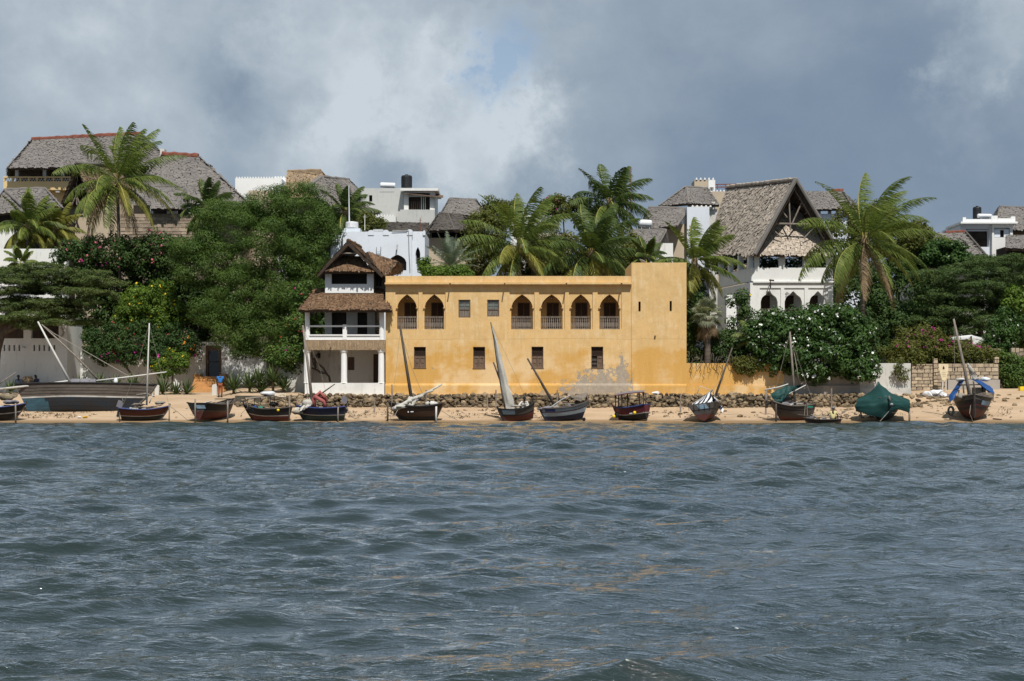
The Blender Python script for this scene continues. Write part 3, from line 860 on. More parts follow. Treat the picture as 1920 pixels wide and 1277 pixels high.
    bl, br = Vector((e0.x, yr + 3.6, e0.z)), Vector((e1.x, yr + 3.6, e1.z))
    tl, tr = Vector((t0.x, yr + 3.0, t0.z)), Vector((t1.x, yr + 3.0, t1.z))
    thatch(root, 'skirt', [(e0, e1, t1, t0), (bl, e0, t0, tl), (e1, br, tr, t1), (t0, t1, tr, tl)], M['thatch_brown'], seed=5, cs=0.24)
    # top storey
    yf = d + 1.2
    xa, xb = PX(609.5, yf), PX(700.5, yf)
    zb, zt = PZ(541, yf), PZ(504, yf)
    op = (PX(621.5, yf), PX(688, yf), PZ(532.5, yf), PZ(509, yf) + 0.02)
    ub = MB(L)
    wall_holes(ub, xa, xb, zb - 0.3, zt + 0.1, yf, 0.28, [op])
    ub.build('top_wall', M['white_clean'], root)
    sb = MB(L)
    sb.box(xa, xa + 0.25, yf + 0.281, yf + 4, zb - 0.3, zt + 0.1); sb.box(xb - 0.25, xb, yf + 0.281, yf + 4, zb - 0.3, zt + 0.1); sb.box(xa, xb, yf + 4.001, yf + 4.2, zb - 0.3, zt + 0.1)
    sb.box(xb + 0.001, PX(722, yf + 1.4), yf + 1.4, yf + 4.0, zb - 0.3, zt + 0.05)
    sb.build('top_side_wall', M['grey_and_shaded_plaster'], root)  # white side walls, coloured grey to stand for their shade
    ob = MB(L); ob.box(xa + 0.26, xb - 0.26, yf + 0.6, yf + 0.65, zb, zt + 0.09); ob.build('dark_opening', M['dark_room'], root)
    lb = MB(L)
    for k in range(5): lb.box(op[0] + 0.05, op[1] - 0.05, yf + 0.2, yf + 0.23, op[2] + 0.12 + k * 0.14, op[2] + 0.15 + k * 0.14)
    lb.build('louvre', M['dark_room'], root)
    # side windows in the recessed right wall
    for p in (705.5, 711.5):
        wb = MB(L); wb.box(PX(p, yf + 1.4), PX(p + 4.2, yf + 1.4), yf + 1.36, yf + 1.398, PZ(534, yf), PZ(514, yf)); wb.build('side_window', M['dark_room'], root)
    # gable roof: ridge runs back from the front apex
    yg = d + 0.35
    ap, apb = P(653, 451, yg), P(653, 451, yg) + Vector((0.4, 4.2, -0.05))
    el, er = P(593.5, 514, yg + 0.1), P(720, 516, yg + 0.1)
    elb, erb = el + Vector((0, 4.4, 0)), er + Vector((0, 4.4, 0))
    rf = thatch(root, 'gable', [(elb, el, ap, apb), (er, erb, apb, ap)], M['thatch_brown'], seed=8, cs=0.24, ridge=[(ap, apb)], ridge_r=0.14)
    # small hip under the open gable
    h0, h1 = P(607, 508.5, yg + 0.15), P(700, 508.5, yg + 0.15)
    g0, g1 = P(636, 480.5, yg + 1.4), P(672, 480.5, yg + 1.4)
    thatch(root, 'hip', [(h0, h1, g1, g0)], M['thatch_brown'], seed=9, cs=0.22)
    tb = MB(L)
    tb.tube([P(634, 475, yg + 0.25), P(673, 475, yg + 0.25)], 0.05, 6)
    tb.tube([ap + Vector((0, 0.12, -0.3)), P(603, 509, yg + 0.2)], 0.05, 6); tb.tube([ap + Vector((0, 0.12, -0.3)), P(709, 511, yg + 0.2)], 0.05, 6)
    tb.build('gable_frame', M['pole'], rf)
    # side wing roof that turns to the right
    w0, w1 = P(688, 472, yg + 1.0), P(747, 490, yg + 1.6)
    wd0, wd1 = P(704, 500, yg - 0.1 + 0.3), P(724, 519, yg + 0.3)
    thatch(root, 'wing', [(wd0, wd1, w1, w0), (wd1, w1 + Vector((0, 3, -0.6)), w1 + Vector((0, 2.9, 0)), w1)], M['thatch_brown'], seed=10, cs=0.23)
    # bare vine trunk on the left wall of the ground floor
    vt = thing('climbing_vine', 'bare brown vine trunk curling up the white ground floor wall', 'plant', P(619, 716, d + 1.4))
    vb = MB(vt.location)
    for pts in ([(619, 716), (617, 706), (611, 700), (600, 699), (592, 692), (587, 680), (583, 660)], [(613, 702), (606, 690), (596, 682), (588, 672)], [(606, 700), (595, 694), (585, 690)], [(592, 690), (590, 676), (594, 664)]):
        vb.tube([P(a, b, d + 1.4) for a, b in pts], [0.09, 0.075, 0.065, 0.055, 0.05, 0.04, 0.03][:len(pts)], 6)
    vb.build('stem', M['pole_dark'], vt)
    lt = thing('wall_lantern', 'small black lantern hanging on the white ground floor wall', 'lantern', P(598, 668, yb - 0.2))
    lb = MB(lt.location); c = P(598, 668, yb - 0.2); lb.lathe(c, [(0.03, 0.25), (0.12, 0.2), (0.1, -0.1), (0.03, -0.15)], 6); lb.tube([c + Vector((0, 0, 0.2)), c + Vector((0, 0.19, 0.35))], 0.02, 4); lb.build('lantern_body', M['black_plastic'], lt)
veranda_house()
# ------------------------------------------------------------------ houses up the hill
def crenels(mb, x0, x1, y, th, z, w=0.22, h=0.22, gap=0.2):
    n = max(2, int((x1 - x0) / (w + gap)))
    for k in range(n):
        xc = x0 + (x1 - x0) * (k + 0.5) / n
        mb.add([(xc - w / 2, y, z), (xc + w / 2, y, z), (xc + w / 2, y + th, z), (xc - w / 2, y + th, z), (xc - w * 0.2, y, z + h), (xc + w * 0.2, y, z + h), (xc + w * 0.2, y + th, z + h), (xc - w * 0.2, y + th, z + h)],
               [(0, 1, 5, 4), (1, 2, 6, 5), (2, 3, 7, 6), (3, 0, 4, 7), (4, 5, 6, 7)])
def block(root, name, mat, a, b, top, d, depth, bottom=None, openings=(), th=0.3, kind='flat'):
    """a house block whose front spans photo columns a..b, up to row top, at distance d"""
    xa, xb = PX(a, d), PX(b, d)
    zb = bottom if bottom is not None else min(GZ(xa, d), GZ(xb, d)) - 0.5
    mb = MB(root.location)
    hs = []
    for o in openings:
        p, q, hi, lo = o[:4]
        if len(o) > 4: hs.append((PX(p, d), PX(q, d), PZ(lo, d), arch_top(PX(p, d), PX(q, d), PZ(o[4], d), PZ(hi, d), o[5] if len(o) > 5 else 'pointed')))
        else: hs.append((PX(p, d), PX(q, d), PZ(lo, d), PZ(hi, d)))
    wall_holes(mb, xa, xb, zb, PZ(top, d), d, th, hs)
    z = PZ(top, d) - 0.003
    mb.box(xa, xa + th, d + th + 0.001, d + depth, zb, z); mb.box(xb - th, xb, d + th + 0.001, d + depth, zb, z)
    mb.box(xa + th, xb - th, d + depth - th, d + depth, zb, z)
    mb.box(xa + th + 0.001, xb - th - 0.001, d + th + 0.001, d + depth - th - 0.001, z - 0.6, z - 0.45)
    w = mb.build(name, mat, root)
    for i, h in enumerate(hs):
        bb = MB(root.location); t = h[3](0.5 * (h[0] + h[1])) if callable(h[3]) else h[3]
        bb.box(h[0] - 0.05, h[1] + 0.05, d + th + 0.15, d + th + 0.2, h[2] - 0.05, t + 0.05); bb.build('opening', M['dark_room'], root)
    return w
def tank(px, py, d, r, h, mat, label, cat='water tank'):
    o = thing('water_tank', label, cat, P(px, py, d))
    mb = MB(); n = 7
    pr = [(r * 0.97, 0)]
    for k in range(n): pr += [(r * 0.97, h * 0.86 * (k + 0.1) / n), (r, h * 0.86 * (k + 0.4) / n), (r * 0.97, h * 0.86 * (k + 0.9) / n)]
    pr += [(r * 0.85, h * 0.93), (r * 0.3, h * 0.97)]
    mb.lathe((0, 0, 0), pr, 18); mb.build('body', mat, o, smooth=False)
    lb = MB(); lb.lathe((0, 0, h * 0.97 + 0.002), [(r * 0.32, 0), (r * 0.3, h * 0.05), (r * 0.05, h * 0.06)], 14); lb.build('lid', mat, o)
    return o
def heater(px, py, d, r, l, label, tilt=0.05, mat=None):
    o = thing('solar_heater', label, 'solar heater', P(px, py, d))
    mb = MB(); mb.lathe((0, 0, 0), [(r * 0.7, -l / 2), (r, -l / 2 + 0.08), (r, l / 2 - 0.08), (r * 0.7, l / 2)], 16, 'x'); b = mb.build('cylinder', mat or M['white_plastic'], o, smooth=False); b.rotation_euler.y = tilt
    for s in (-1, 1):
        sb = MB(); sb.tube([(s * l * 0.3, 0.1, -r), (s * l * 0.3, 0.1, -r - 0.45)], 0.03, 5); sb.tube([(s * l * 0.3, -0.1, -r), (s * l * 0.3, -0.9, -r - 0.5)], 0.03, 5); sb.build('stand', M['metal_grey'], o)
    pb = MB(); pb.obox((0, -0.55, -r - 0.28), l * 0.95, 1.0, 0.06, (0.45, 0, 0)); pb.build('panel', M['glass'], o)
    return o
def dish(px, py, d, r, label, rz=0.4):
    o = thing('satellite_dish', label, 'satellite dish', P(px, py, d), (0, 0, rz))
    mb = MB(); pr = []
    for k in range(5): t = k / 4; pr.append((max(r * t, 0.01), -0.28 * r * (1 - t * t)))
    vs = MB(); vs.lathe((0, 0, 0), pr + [(r * 0.98, 0.02), (0.01, -0.24 * r)], 16)
    ob = vs.build('reflector', M['metal_grey'], o); ob.rotation_euler = (R(-22), R(24), 0); ob.location = (0, 0, r * 0.8)
    pb = MB(); pb.tube([(0, 0.1, -0.5), (0, 0.1, r * 0.8)], 0.04, 6); pb.tube([(0, 0.0, r * 0.8), (0.05, -r * 0.7, r * 0.9)], 0.015, 4); pb.build('mast', M['metal_grey'], o)
    return o

def hill_houses():
    V3 = Vector
    # -- big pale yellow mansion, far left on the ridge
    d = 146.0
    r = thing('mansion', 'large hilltop mansion with long grey thatch roof and cream yellow balcony', 'house', P(160, 500, d))
    f0, f1 = P(14, 315, d - 1.5), P(200, 312, d - 1.5)
    k0, k1 = P(60, 262, d + 5), P(265, 251, d + 5)
    e1 = P(330, 311, d - 1.5)
    bk0, bk1 = P(14, 330, d + 12), P(330, 322, d + 12)
    thatch(r, 'main', [(f0, e1, k1, k0), (bk0, f0, k0, k0 + V3((0, .1, 0))), (e1, bk1, k1 + V3((0, .1, 0)), k1), (bk1, bk0, k0, k1)], M['thatch_grey'], seed=21, cs=0.34, ridge=[(k0, k1)], ridge_mat=M['ridge_red'], ridge_r=0.24)
    # balcony storey
    block(r, 'wall', M['wood_shutter'], 30, 330, 300, d + 1.5, 8, bottom=PZ(372, d))
    for px in (32, 84, 118, 152):
        pb = MB(r.location); pb.box(PX(px, d) - 0.16, PX(px, d) + 0.16, d - 0.1, d + 0.2, PZ(332, d), PZ(314, d)); pb.build('balcony_post', M['white'], r)
    bb = MB(r.location)
    bb.box(PX(9, d), PX(150, d), d - 0.4, d - 0.15, PZ(354, d), PZ(341, d)); bb.box(PX(9, d), PX(150, d), d - 0.45, d - 0.1, PZ(334.5, d), PZ(332, d))
    bb.box(PX(9, d), PX(150, d), d - 0.4, d + 2, PZ(357, d), PZ(354.1, d))
    for k in range(10): bb.box(PX(9 + k * 15.4, d), PX(11.4 + k * 15.4, d), d - 0.42, d - 0.13, PZ(341, d), PZ(334.6, d))
    bb.build('balcony', M['cream'], r)
    lb = MB(r.location)
    for k in range(56):
        x = PX(10.5 + k * 2.5, d); lb.obox((x, d - 0.27, PZ(338, d)), 0.035, 0.04, 0.42, (0, 0.6 if k % 2 else -0.6, 0))
    lb.build('lattice', M['white'], r, kind='stuff')
    block(r, 'lower_wall', M['cream'], 28, 330, 357, d + 0.6, 9, openings=())
    bk = MB(r.location)
    for px in (40, 68, 106): bk.box(PX(px, d), PX(px + 7, d), d - 0.3, d + 0.55, PZ(361, d), PZ(357.2, d))
    bk.build('bracket', M['white'], r, kind='stuff')
    ch = MB(r.location); ch.box(PX(300, d - 2), PX(308, d - 2), d - 2, d - 1, PZ(322, d), PZ(285, d)); ch.build('chimney', M['white_old'], r)
    # -- second grey roof with red ridge, right of the mansion
    d = 139.0
    r = thing('thatched_house', 'tall grey thatched house with short red ridge and sweeping right slope', 'house', P(370, 500, d))
    k0, k1 = P(304, 289.5, d + 4), P(372, 293, d + 4)
    e0, e1 = P(230, 385, d - 2), P(470, 385, d - 2)
    thatch(r, 'main', [(e0, e1, k1, k0), (e1, P(470, 388, d + 10), k1 + V3((0, .2, 0)), k1), (P(470, 388, d + 10), P(230, 388, d + 10), k0, k1), (P(230, 388, d + 10), e0, k0, k0 + V3((0, .2, 0)))], M['thatch_grey'], seed=22, cs=0.32, ridge=[(k0, k1)], ridge_mat=M['ridge_red'], ridge_r=0.26)
    block(r, 'wall', M['tan'], 250, 450, 384, d + 0.5, 7)
    # -- gabled thatch in front of the mansion
    d = 134.0
    r = thing('thatched_house', 'steep open gabled thatch roof standing before the yellow balcony', 'house', P(180, 500, d))
    ap, apb = P(143, 306, d - 0.5), P(215, 308, d + 5)
    eL, eR = P(112, 386, d - 0.5), P(172, 384, d + 1.5)
    eRb = P(262, 372, d + 8)
    thatch(r, 'main', [(eR, eRb, apb, ap), (P(122, 384, d + 6), eL, ap, apb)], M['thatch_straw'], seed=23, cs=0.3, ridge=[(ap, apb)], ridge_mat=M['thatch_grey'], ridge_r=0.14)
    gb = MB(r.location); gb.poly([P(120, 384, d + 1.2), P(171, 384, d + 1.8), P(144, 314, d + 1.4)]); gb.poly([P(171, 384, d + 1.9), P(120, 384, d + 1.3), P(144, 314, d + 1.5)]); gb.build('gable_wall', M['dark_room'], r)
    tb = MB(r.location)
    for a, b in (((128, 355), (160, 355)), ((143, 320), (144, 384)), ((133, 340), (150, 384)), ((152, 344), (135, 384))): tb.tube([P(*a, d + 0.6), P(*b, d + 0.6)], 0.06, 5)
    tb.build('gable_frame', M['pole'], r)
    block(r, 'wall', M['tan'], 124, 250, 383, d + 2, 5)
    # -- dormer / porch thatch with white posts, on rough stone walls
    d = 130.0
    r = thing('stone_house', 'rough coral stone house with small hipped thatch porch and white posts', 'house', P(320, 500, d))
    p0, p1, p2, p3 = P(282, 391, d - 0.8), P(333, 391, d - 0.8), P(346, 350, d + 2), P(290, 350, d + 2)
    thatch(r, 'porch', [(p0, p1, p2, p3), (p1, P(358, 390, d + 1.0), P(347, 350, d + 2.2), p2)], M['thatch_grey'], seed=24, cs=0.28, ridge=[(p3, p2)], ridge_mat=M['thatch_grey'], ridge_r=0.12)
    for px in (286, 317, 325, 331, 356):
        pb = MB(r.location); pb.box(PX(px, d) - 0.12, PX(px, d) + 0.12, d - 0.3, d - 0.1, PZ(401, d), PZ(388, d)); pb.build('porch_post', M['white'], r)
    block(r, 'rear_wall', M['dark_room'], 250, 375, 385, d + 2.5, 4)
    coral = pmat('coral_rag_wall', (0.40, 0.32, 0.235), 0.45, 1.4, 0.95, 0.8, c2=(0.27, 0.21, 0.16), sc=(1, 1, 2.2), island=0.25)
    block(r, 'wall', coral, 225, 376, 401, d, 6, openings=((315, 327, 444, 456),))
    # courses of stone proud of that wall
    rr = random.Random(4); sb = MB(r.location)
    z = PZ(470, d)
    while z < PZ(402, d) - 0.1:
        h = rr.uniform(0.22, 0.36); x = PX(226, d)
        while x < PX(374, d):
            w = rr.uniform(0.3, 0.75)
            if not (PX(312, d) < x + w and x < PX(329, d) and PZ(458, d) < z + h and z < PZ(442, d)):
                sb.box(x + 0.02, min(x + w, PX(375.5, d)) - 0.02, d - rr.uniform(0.02, 0.07), d - 0.001, z + 0.02, min(z + h, PZ(401.5, d)) - 0.02)
            x += w
        z += h
    sb.build('stone_courses', coral, r, kind='stuff')
    # -- left edge thatch roof
    d = 131.0
    r = thing('thatched_house', 'low grey thatched house at the left edge under the yellow balcony', 'house', P(40, 480, d))
    k0, k1 = P(8, 356, d + 2), P(84, 353, d + 2)
    e0, e1 = P(-30, 402, d - 1.5), P(118, 392, d - 1.5)
    thatch(r, 'main', [(e0, e1, k1, k0), (e1, P(122, 390, d + 6), k1 + V3((0, .2, 0)), k1), (P(-30, 400, d + 6), e0, k0, k0 + V3((0, .2, 0)))], M['thatch_grey'], seed=25, cs=0.3, ridge=[(k0, k1), (k1, e1), (k0, P(40, 384, d - 1))], ridge_r=0.13)
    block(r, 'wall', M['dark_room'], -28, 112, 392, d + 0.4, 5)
    block(r, 'parapet_wall', M['white'], -30, 26, 425, d - 1.5, 3, bottom=6)
    # -- long white wall in front of those palms
    d = 123.0
    r = thing('boundary_wall', 'plain white upper garden wall beneath the small palms at the left', 'wall', P(60, 490, d))
    block(r, 'wall', M['white'], -40, 124, 466.5, d, 0.8, bottom=3.0)
    ar = MB(r.location); 
    block(r, 'arched_wall', M['white'], -40, 84, 440, d + 3.0, 0.8, bottom=5.0, openings=((8, 82, 431, 466, 452),)) if False else None
    # -- white crenellated terrace, centre left
    d = 150.0
    r = thing('white_house', 'white flat roofed house with finely crenellated parapet beside the tawny thatch', 'house', P(490, 500, d))
    block(r, 'wall', M['white_clean'], 441, 528, 334.5, d, 6)
    cb = MB(r.location); crenels(cb, PX(441, d), PX(528, d), d, 0.25, PZ(334.5, d) + 0.002, 0.16, 0.16, 0.1); cb.build('crenellation', M['white_clean'], r, kind='stuff')
    block(r, 'rear_wall', M['white_clean'], 514, 560, 333.5, d + 3, 6)
    cb = MB(r.location); crenels(cb, PX(514, d + 3), PX(560, d + 3), d + 3, 0.25, PZ(333.5, d + 3) + 0.002, 0.16, 0.16, 0.1); cb.build('crenellation', M['white_clean'], r, kind='stuff')
    block(r, 'low_wall', M['tan'], 466, 512, 357, d - 4, 3)
    # -- tawny thatch
    d = 141.0
    r = thing('thatched_house', 'straw coloured thatch roof rising above the big round tree', 'house', P(575, 500, d))
    k0, k1 = P(539, 321, d + 3), P(602, 319, d + 3)
    e0, e1 = P(532, 370, d - 1), P(625, 370, d - 1)
    thatch(r, 'main', [(e0, e1, P(612, 331, d + 2.0), k0), (P(612, 331, d + 2), P(613, 331, d + 2.2), k1, k0), (e1, P(632, 366, d + 7), k1, P(612, 331, d + 2))], M['thatch_straw'], seed=26, cs=0.28, ridge=[(k0, k1)], ridge_r=0.12)
    block(r, 'wall', M['tan'], 540, 618, 368, d + 0.5, 5)
    # -- dark grey thatch beside it
    d = 137.0
    r = thing('thatched_house', 'grey thatch roof with forward gable, left of the pale concrete house', 'house', P(650, 500, d))
    k0, k1 = P(604, 331, d + 1), P(655, 337, d + 4)
    eR, eRb = P(632, 398, d - 1.5), P(714, 398, d + 1.0)
    thatch(r, 'main', [(eR, eRb, k1, k0), (eRb, P(716, 396, d + 7), k1 + V3((0, .2, 0)), k1), (P(570, 352, d + 0.0), eR + V3((-0.5, 0, 0.6)), k0 + V3((0, -.1, -.1)), k0)], M['thatch_grey'], seed=27, cs=0.3, ridge=[(k0, k1), (k0, P(574, 352, d - 0.2)), (k0, P(630, 396, d - 1.7))], ridge_r=0.13)
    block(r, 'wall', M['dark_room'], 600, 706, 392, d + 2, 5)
    # -- pale concrete house with black tank
    d = 138.0
    r = thing('concrete_house', 'pale concrete flat roofed house with recessed plant balcony and roof tanks', 'house', P(750, 500, d))
    block(r, 'wall', M['concrete'], 676, 757, 353, d, 6, openings=((692, 698, 366, 378), (682, 687, 365, 372)))
    block(r, 'side_wall', M['white'], 757.3, 815, 355, d - 0.6, 6, bottom=PZ(440, d), openings=((766, 806, 362, 396),))
    sl = MB(r.location); sl.box(PX(752, d), PX(823, d), d - 1.1, d + 5, PZ(360.5, d), PZ(355.2, d) - 0.02); sl.build('roof_slab', M['white'], r)
    aw = MB(r.location); aw.add([P(756, 362, d - 1.2), P(831, 369, d - 1.2), P(831, 366, d + 2), P(756, 360.8, d + 2), P(756, 363, d - 1.2), P(831, 371, d - 1.2)], [(0, 1, 2, 3), (0, 4, 5, 1)]); aw.build('awning', M['wood_shutter'], r)
    for k in range(9):
        bb = MB(r.location); x = PX(769 + k * 3.6, d); bb.box(x - 0.025, x + 0.025, d - 0.45, d - 0.40, PZ(395, d), PZ(379 if k < 6 else 368, d)); bb.build('bar', M['wood_shutter'] if k < 6 else M['white'], r)
    lp = MB(r.location); lp.box(PX(752, d), PX(815, d), d - 1.2, d - 0.65, PZ(425, d), PZ(396, d)); lp.build('balcony', M['concrete'], r)
    block(r, 'terrace', M['white'], 700, 742, 405, d - 1.6, 1.2)
    cb = MB(r.location); crenels(cb, PX(700, d), PX(742, d), d - 1.6, 0.2, PZ(405, d - 1.6) + 0.002, 0.14, 0.14, 0.08); cb.build('crenellation', M['white_clean'], r, kind='stuff')
    tank(762.5, 352, d + 2, 0.50, 1.15, M['black_plastic'], 'black ribbed water tank on the pale concrete house roof')
    heater(727, 347.5, d + 1, 0.24, 1.35, 'white solar water heater cylinder beside the black tank', 0.03)
    # -- thatch behind it
    d = 150.0
    r = thing('thatched_house', 'brown hipped thatch behind the right end of the concrete house', 'house', P(870, 500, d))
    k0, k1 = P(843, 371.5, d + 2), P(893, 374, d + 2)
    e0, e1 = P(826, 402, d - 1), P(914, 404, d - 1)
    thatch(r, 'main', [(e0, e1, k1, k0), (e1, P(914, 402, d + 6), k1 + V3((0, .2, 0)), k1), (P(826, 400, d + 6), e0, k0, k0 + V3((0, .2, 0)))], M['thatch_grey'], seed=28, cs=0.3, ridge=[(k0, k1)], ridge_r=0.1)
    block(r, 'wall', M['white_old'], 832, 908, 402, d + 0.5, 5)
    # -- dark thatch pavilion
    d = 130.0
    r = thing('pavilion', 'dark grey hipped thatch pavilion with open dark sides below concrete house', 'pavilion', P(850, 500, d))
    k0, k1 = P(823, 399.5, d + 2), P(868, 403, d + 2)
    e0, e1 = P(803, 432, d - 1), P(899, 433, d - 1)
    em = P(852, 431, d - 1.6)
    thatch(r, 'main', [(e0, em, P(840, 401, d + 2), k0), (em, e1, k1, P(840, 401, d + 2)), (e1, P(905, 431, d + 6), k1 + V3((0, .2, 0)), k1), (P(800, 431, d + 6), e0, k0, k0 + V3((0, .2, 0)))], M['thatch_dark'], seed=29, cs=0.28, ridge=[(k0, k1), (P(840, 401, d + 2), em)], ridge_r=0.09)
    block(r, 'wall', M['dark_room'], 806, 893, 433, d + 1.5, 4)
    for px in (808, 856, 890):
        pb = MB(r.location); pb.tube([P(px, 448, d), P(px, 430, d)], 0.06, 6); pb.build('post', M['pole'], r)
    block(r, 'low_wall', M['tan'], 800, 900, 446, d - 0.2, 4)
    # low grey roof strip left of the pavilion
    r = thing('thatched_house', 'flat grey thatch strip just behind the pale blue white house', 'house', P(760, 500, d))
    thatch(r, 'main', [(P(716, 436, d - 1), P(800, 436, d - 1), P(805, 418, d + 3), P(716, 416, d + 3))], M['thatch_dark'], seed=30, cs=0.28)
    block(r, 'wall', M['white_old'], 718, 798, 436, d + 0.2, 3)
    # -- pale blue white house behind the veranda house
    d = 117.0
    r = thing('white_house', 'pale blue white house with pointed arch windows behind the veranda house', 'house', P(710, 530, d))
    W = M['white_cool']
    block(r, 'wall', W, 643, 772, 434.5, d, 7, openings=((728.5, 762, 477.5, 507, 492),))
    block(r, 'side_wall', W, 620, 643 - 0.2, 441, d + 0.6, 6)
    block(r, 'wing', W, 772.3, 796.5, 434, d + 0.5, 6, openings=((779, 788, 463, 495, 476),))
    for (a, b, t, dd) in ((641, 648, 431, d - 0.05), (690, 701, 431.5, d - 0.05), (718, 729, 431, d - 0.05), (763, 773.5, 430, d - 0.05), (793, 797.5, 432, d + 0.4), (619, 626, 438.5, d + 0.5)):
        mb = MB(r.location); x0, x1 = PX(a, dd), PX(b, dd); zt = PZ(t, dd); zb = PZ(441, dd)
        mb.add([(x0, dd, zb), (x1, dd, zb), (x1, dd, zt - 0.1), ((x0 * .3 + x1 * .7), dd, zt), ((x0 * .7 + x1 * .3), dd, zt), (x0, dd, zt - 0.1)] + [(x0, dd + 0.4, zb), (x1, dd + 0.4, zb), (x1, dd + 0.4, zt - 0.1), ((x0 * .3 + x1 * .7), dd + 0.4, zt), ((x0 * .7 + x1 * .3), dd + 0.4, zt), (x0, dd + 0.4, zt - 0.1)],
               [(0, 1, 2, 3, 4, 5), (1, 7, 8, 2), (2, 8, 9, 3), (3, 9, 10, 4), (4, 10, 11, 5), (5, 11, 6, 0), (11, 10, 9, 8, 7, 6)])
        mb.build('merlon', W, r)
    pp = MB(r.location); pp.tube([P(766, 432, d - 0.1), P(767, 470, d - 0.1), P(769, 508, d - 0.1)], 0.025, 5); pp.tube([P(735, 433, d - 0.1), P(766, 432, d - 0.1)], 0.025, 5); pp.build('pipe', M['metal_grey'], r)
    la = MB(r.location)
    for (a, b) in (((706, 463), (706, 472)), ((714, 463), (714, 472)), ((706, 472), (714, 472)), ((707, 476), (707, 484)), ((714, 476), (714, 484)), ((707, 478), (714, 478))): la.tube([P(*a, d - 0.12), P(*b, d - 0.12)], 0.03, 5)
    la.build('ladder', M['metal_grey'], r)
    sp = MB(r.location); sp.tube([P(745, 459, d - 0.05), P(743.5, 469, d - 0.3)], 0.06, 6); sp.build('spout', M['metal_grey'], r)
    tb = block(r, 'roof_box', W, 645, 675, 428, d + 1.5, 2.2, bottom=PZ(440, d))
    tank(660, 428, d + 2.6, 0.50, 0.50, M['white_plastic'], 'squat white water tank on the pale blue white house')
    heater(709, 436, d + 1.2, 0.25, 0.85, 'silver solar heater set between the white parapet horns', 0.0, M['metal_grey'])
    mt = thing('radio_mast', 'thin white radio mast above the squat white water tank', 'mast', P(655, 420, d + 3))
    mb = MB(mt.location); mb.tube([P(655, 426, d + 3), P(654, 348, d + 3)], [0.06, 0.03], 6); mb.build('pole', M['white_plastic'], mt)
    # -- small round thatch hut and white arcade left of the veranda house
    d = 119.0
    r = thing('thatched_hut', 'small conical thatch shelter on a white post behind the big tree', 'hut', P(590, 540, d))
    c = P(592, 452, d)
    thatch(r, 'cone', [(P(566, 479, d - 1), P(610, 478, d - 1), c, c + V3((-.1, 0, 0))), (P(610, 478, d - 1), P(606, 476, d + 2), c + V3((0, .1, 0)), c)], M['thatch_grey'], seed=31, cs=0.25)
    pb = MB(r.location); pb.lathe(P(592, 492, d + 0.5), [(0.18, 0), (0.16, 0.6)], 8); pb.build('post', M['white'], r)
    block(r, 'wall', M['white'], 540, 612, 492, d, 3, openings=((590, 598, 500, 516, 506), (602, 609, 500, 516, 506)))
    # -- white crenellated wall between the palms
    d = 132.0
    r = thing('white_house', 'white house with comb toothed parapet half hidden between the middle palms', 'house', P(1030, 500, d))
    block(r, 'wall', M['white_clean'], 958, 1048, 404, d, 5)
    cb = MB(r.location); crenels(cb, PX(1005, d), PX(1048, d), d, 0.25, PZ(404, d) + 0.002, 0.16, 0.5, 0.10); cb.build('crenellation', M['white_clean'], r, kind='stuff')
    block(r, 'low_wall', M['white_old'], 1000, 1072, 437, d - 2, 1.8)
    r = thing('thatched_house', 'brown thatch strip under the comb toothed white parapet', 'house', P(1035, 500, 126))
    thatch(r, 'main', [(P(1010, 458, 125), P(1062, 458, 125), P(1062, 440, 128), P(1010, 440, 128))], M['thatch_pale'], seed=32, cs=0.28)
    block(r, 'wall', M['tan'], 1012, 1060, 458, 126.4, 2)
    # -- grey thatch right of the palms
    d = 122.0
    r = thing('thatched_house', 'grey humped thatch roof on white walls just above the ochre tower', 'house', P(1200, 520, d))
    k0, k1 = P(1186, 432, d + 2.5), P(1249, 431, d + 2.5)
    e0, e1 = P(1159, 474, d - 1), P(1228, 470, d - 1)
    thatch(r, 'main', [(e0, e1, k1, k0), (P(1155, 472, d + 6), e0, k0, k0 + V3((0, .2, 0))), (e1, P(1254, 468, d + 6), k1 + V3((0, .2, 0)), k1)], M['thatch_grey'], seed=33, cs=0.27, ridge=[(k0, k1), (k1, e1)], ridge_r=0.1)
    block(r, 'wall', M['white'], 1150, 1262, 456, d + 1.2, 5)
    block(r, 'low_wall', M['white'], 1120, 1240, 478, d - 0.5, 1.6)
    heater(1210, 419, d + 3.2, 0.30, 1.05, 'white solar heater cylinder standing over the grey humped thatch')
    # -- second thatch above it, with gable to the right
    d = 131.0
    r = thing('thatched_house', 'broad brownish thatch between the humped roof and the small pavilion', 'house', P(1250, 500, d))
    k0, k1 = P(1216, 389, d + 2.5), P(1292, 391, d + 2.5)
    e0, e1 = P(1200, 430, d - 1.2), P(1268, 424, d - 1.2)
    thatch(r, 'main', [(e0, e1, k1, k0), (P(1198, 428, d + 6), e0, k0, k0 + V3((0, .2, 0)))], M['thatch_grey'], seed=34, cs=0.28, ridge=[(k0, k1), (k1, e1)], ridge_r=0.12)
    block(r, 'wall', M['tan'], 1212, 1288, 420, d + 1.2, 4)
    block(r, 'gable_wall', M['white_cool'], 1288.3, 1330, 388, d + 0.5, 4)
    cb = MB(r.location); crenels(cb, PX(1296, d), PX(1338, d), d + 0.5, 0.25, PZ(388, d + 0.5) + 0.002, 0.2, 0.15, 0.12); cb.build('crenellation', M['white_clean'], r, kind='stuff')
    # -- small pavilion roof
    d = 140.0
    r = thing('pavilion', 'small hipped thatch pavilion on white posts left of the great gable', 'pavilion', P(1290, 450, d))
    k0, k1 = P(1285, 350.5, d + 2), P(1328, 353, d + 2)
    e0, e1 = P(1236, 386, d - 1.5), P(1291, 381, d - 2.0)
    e2 = P(1349, 384, d - 0.5)
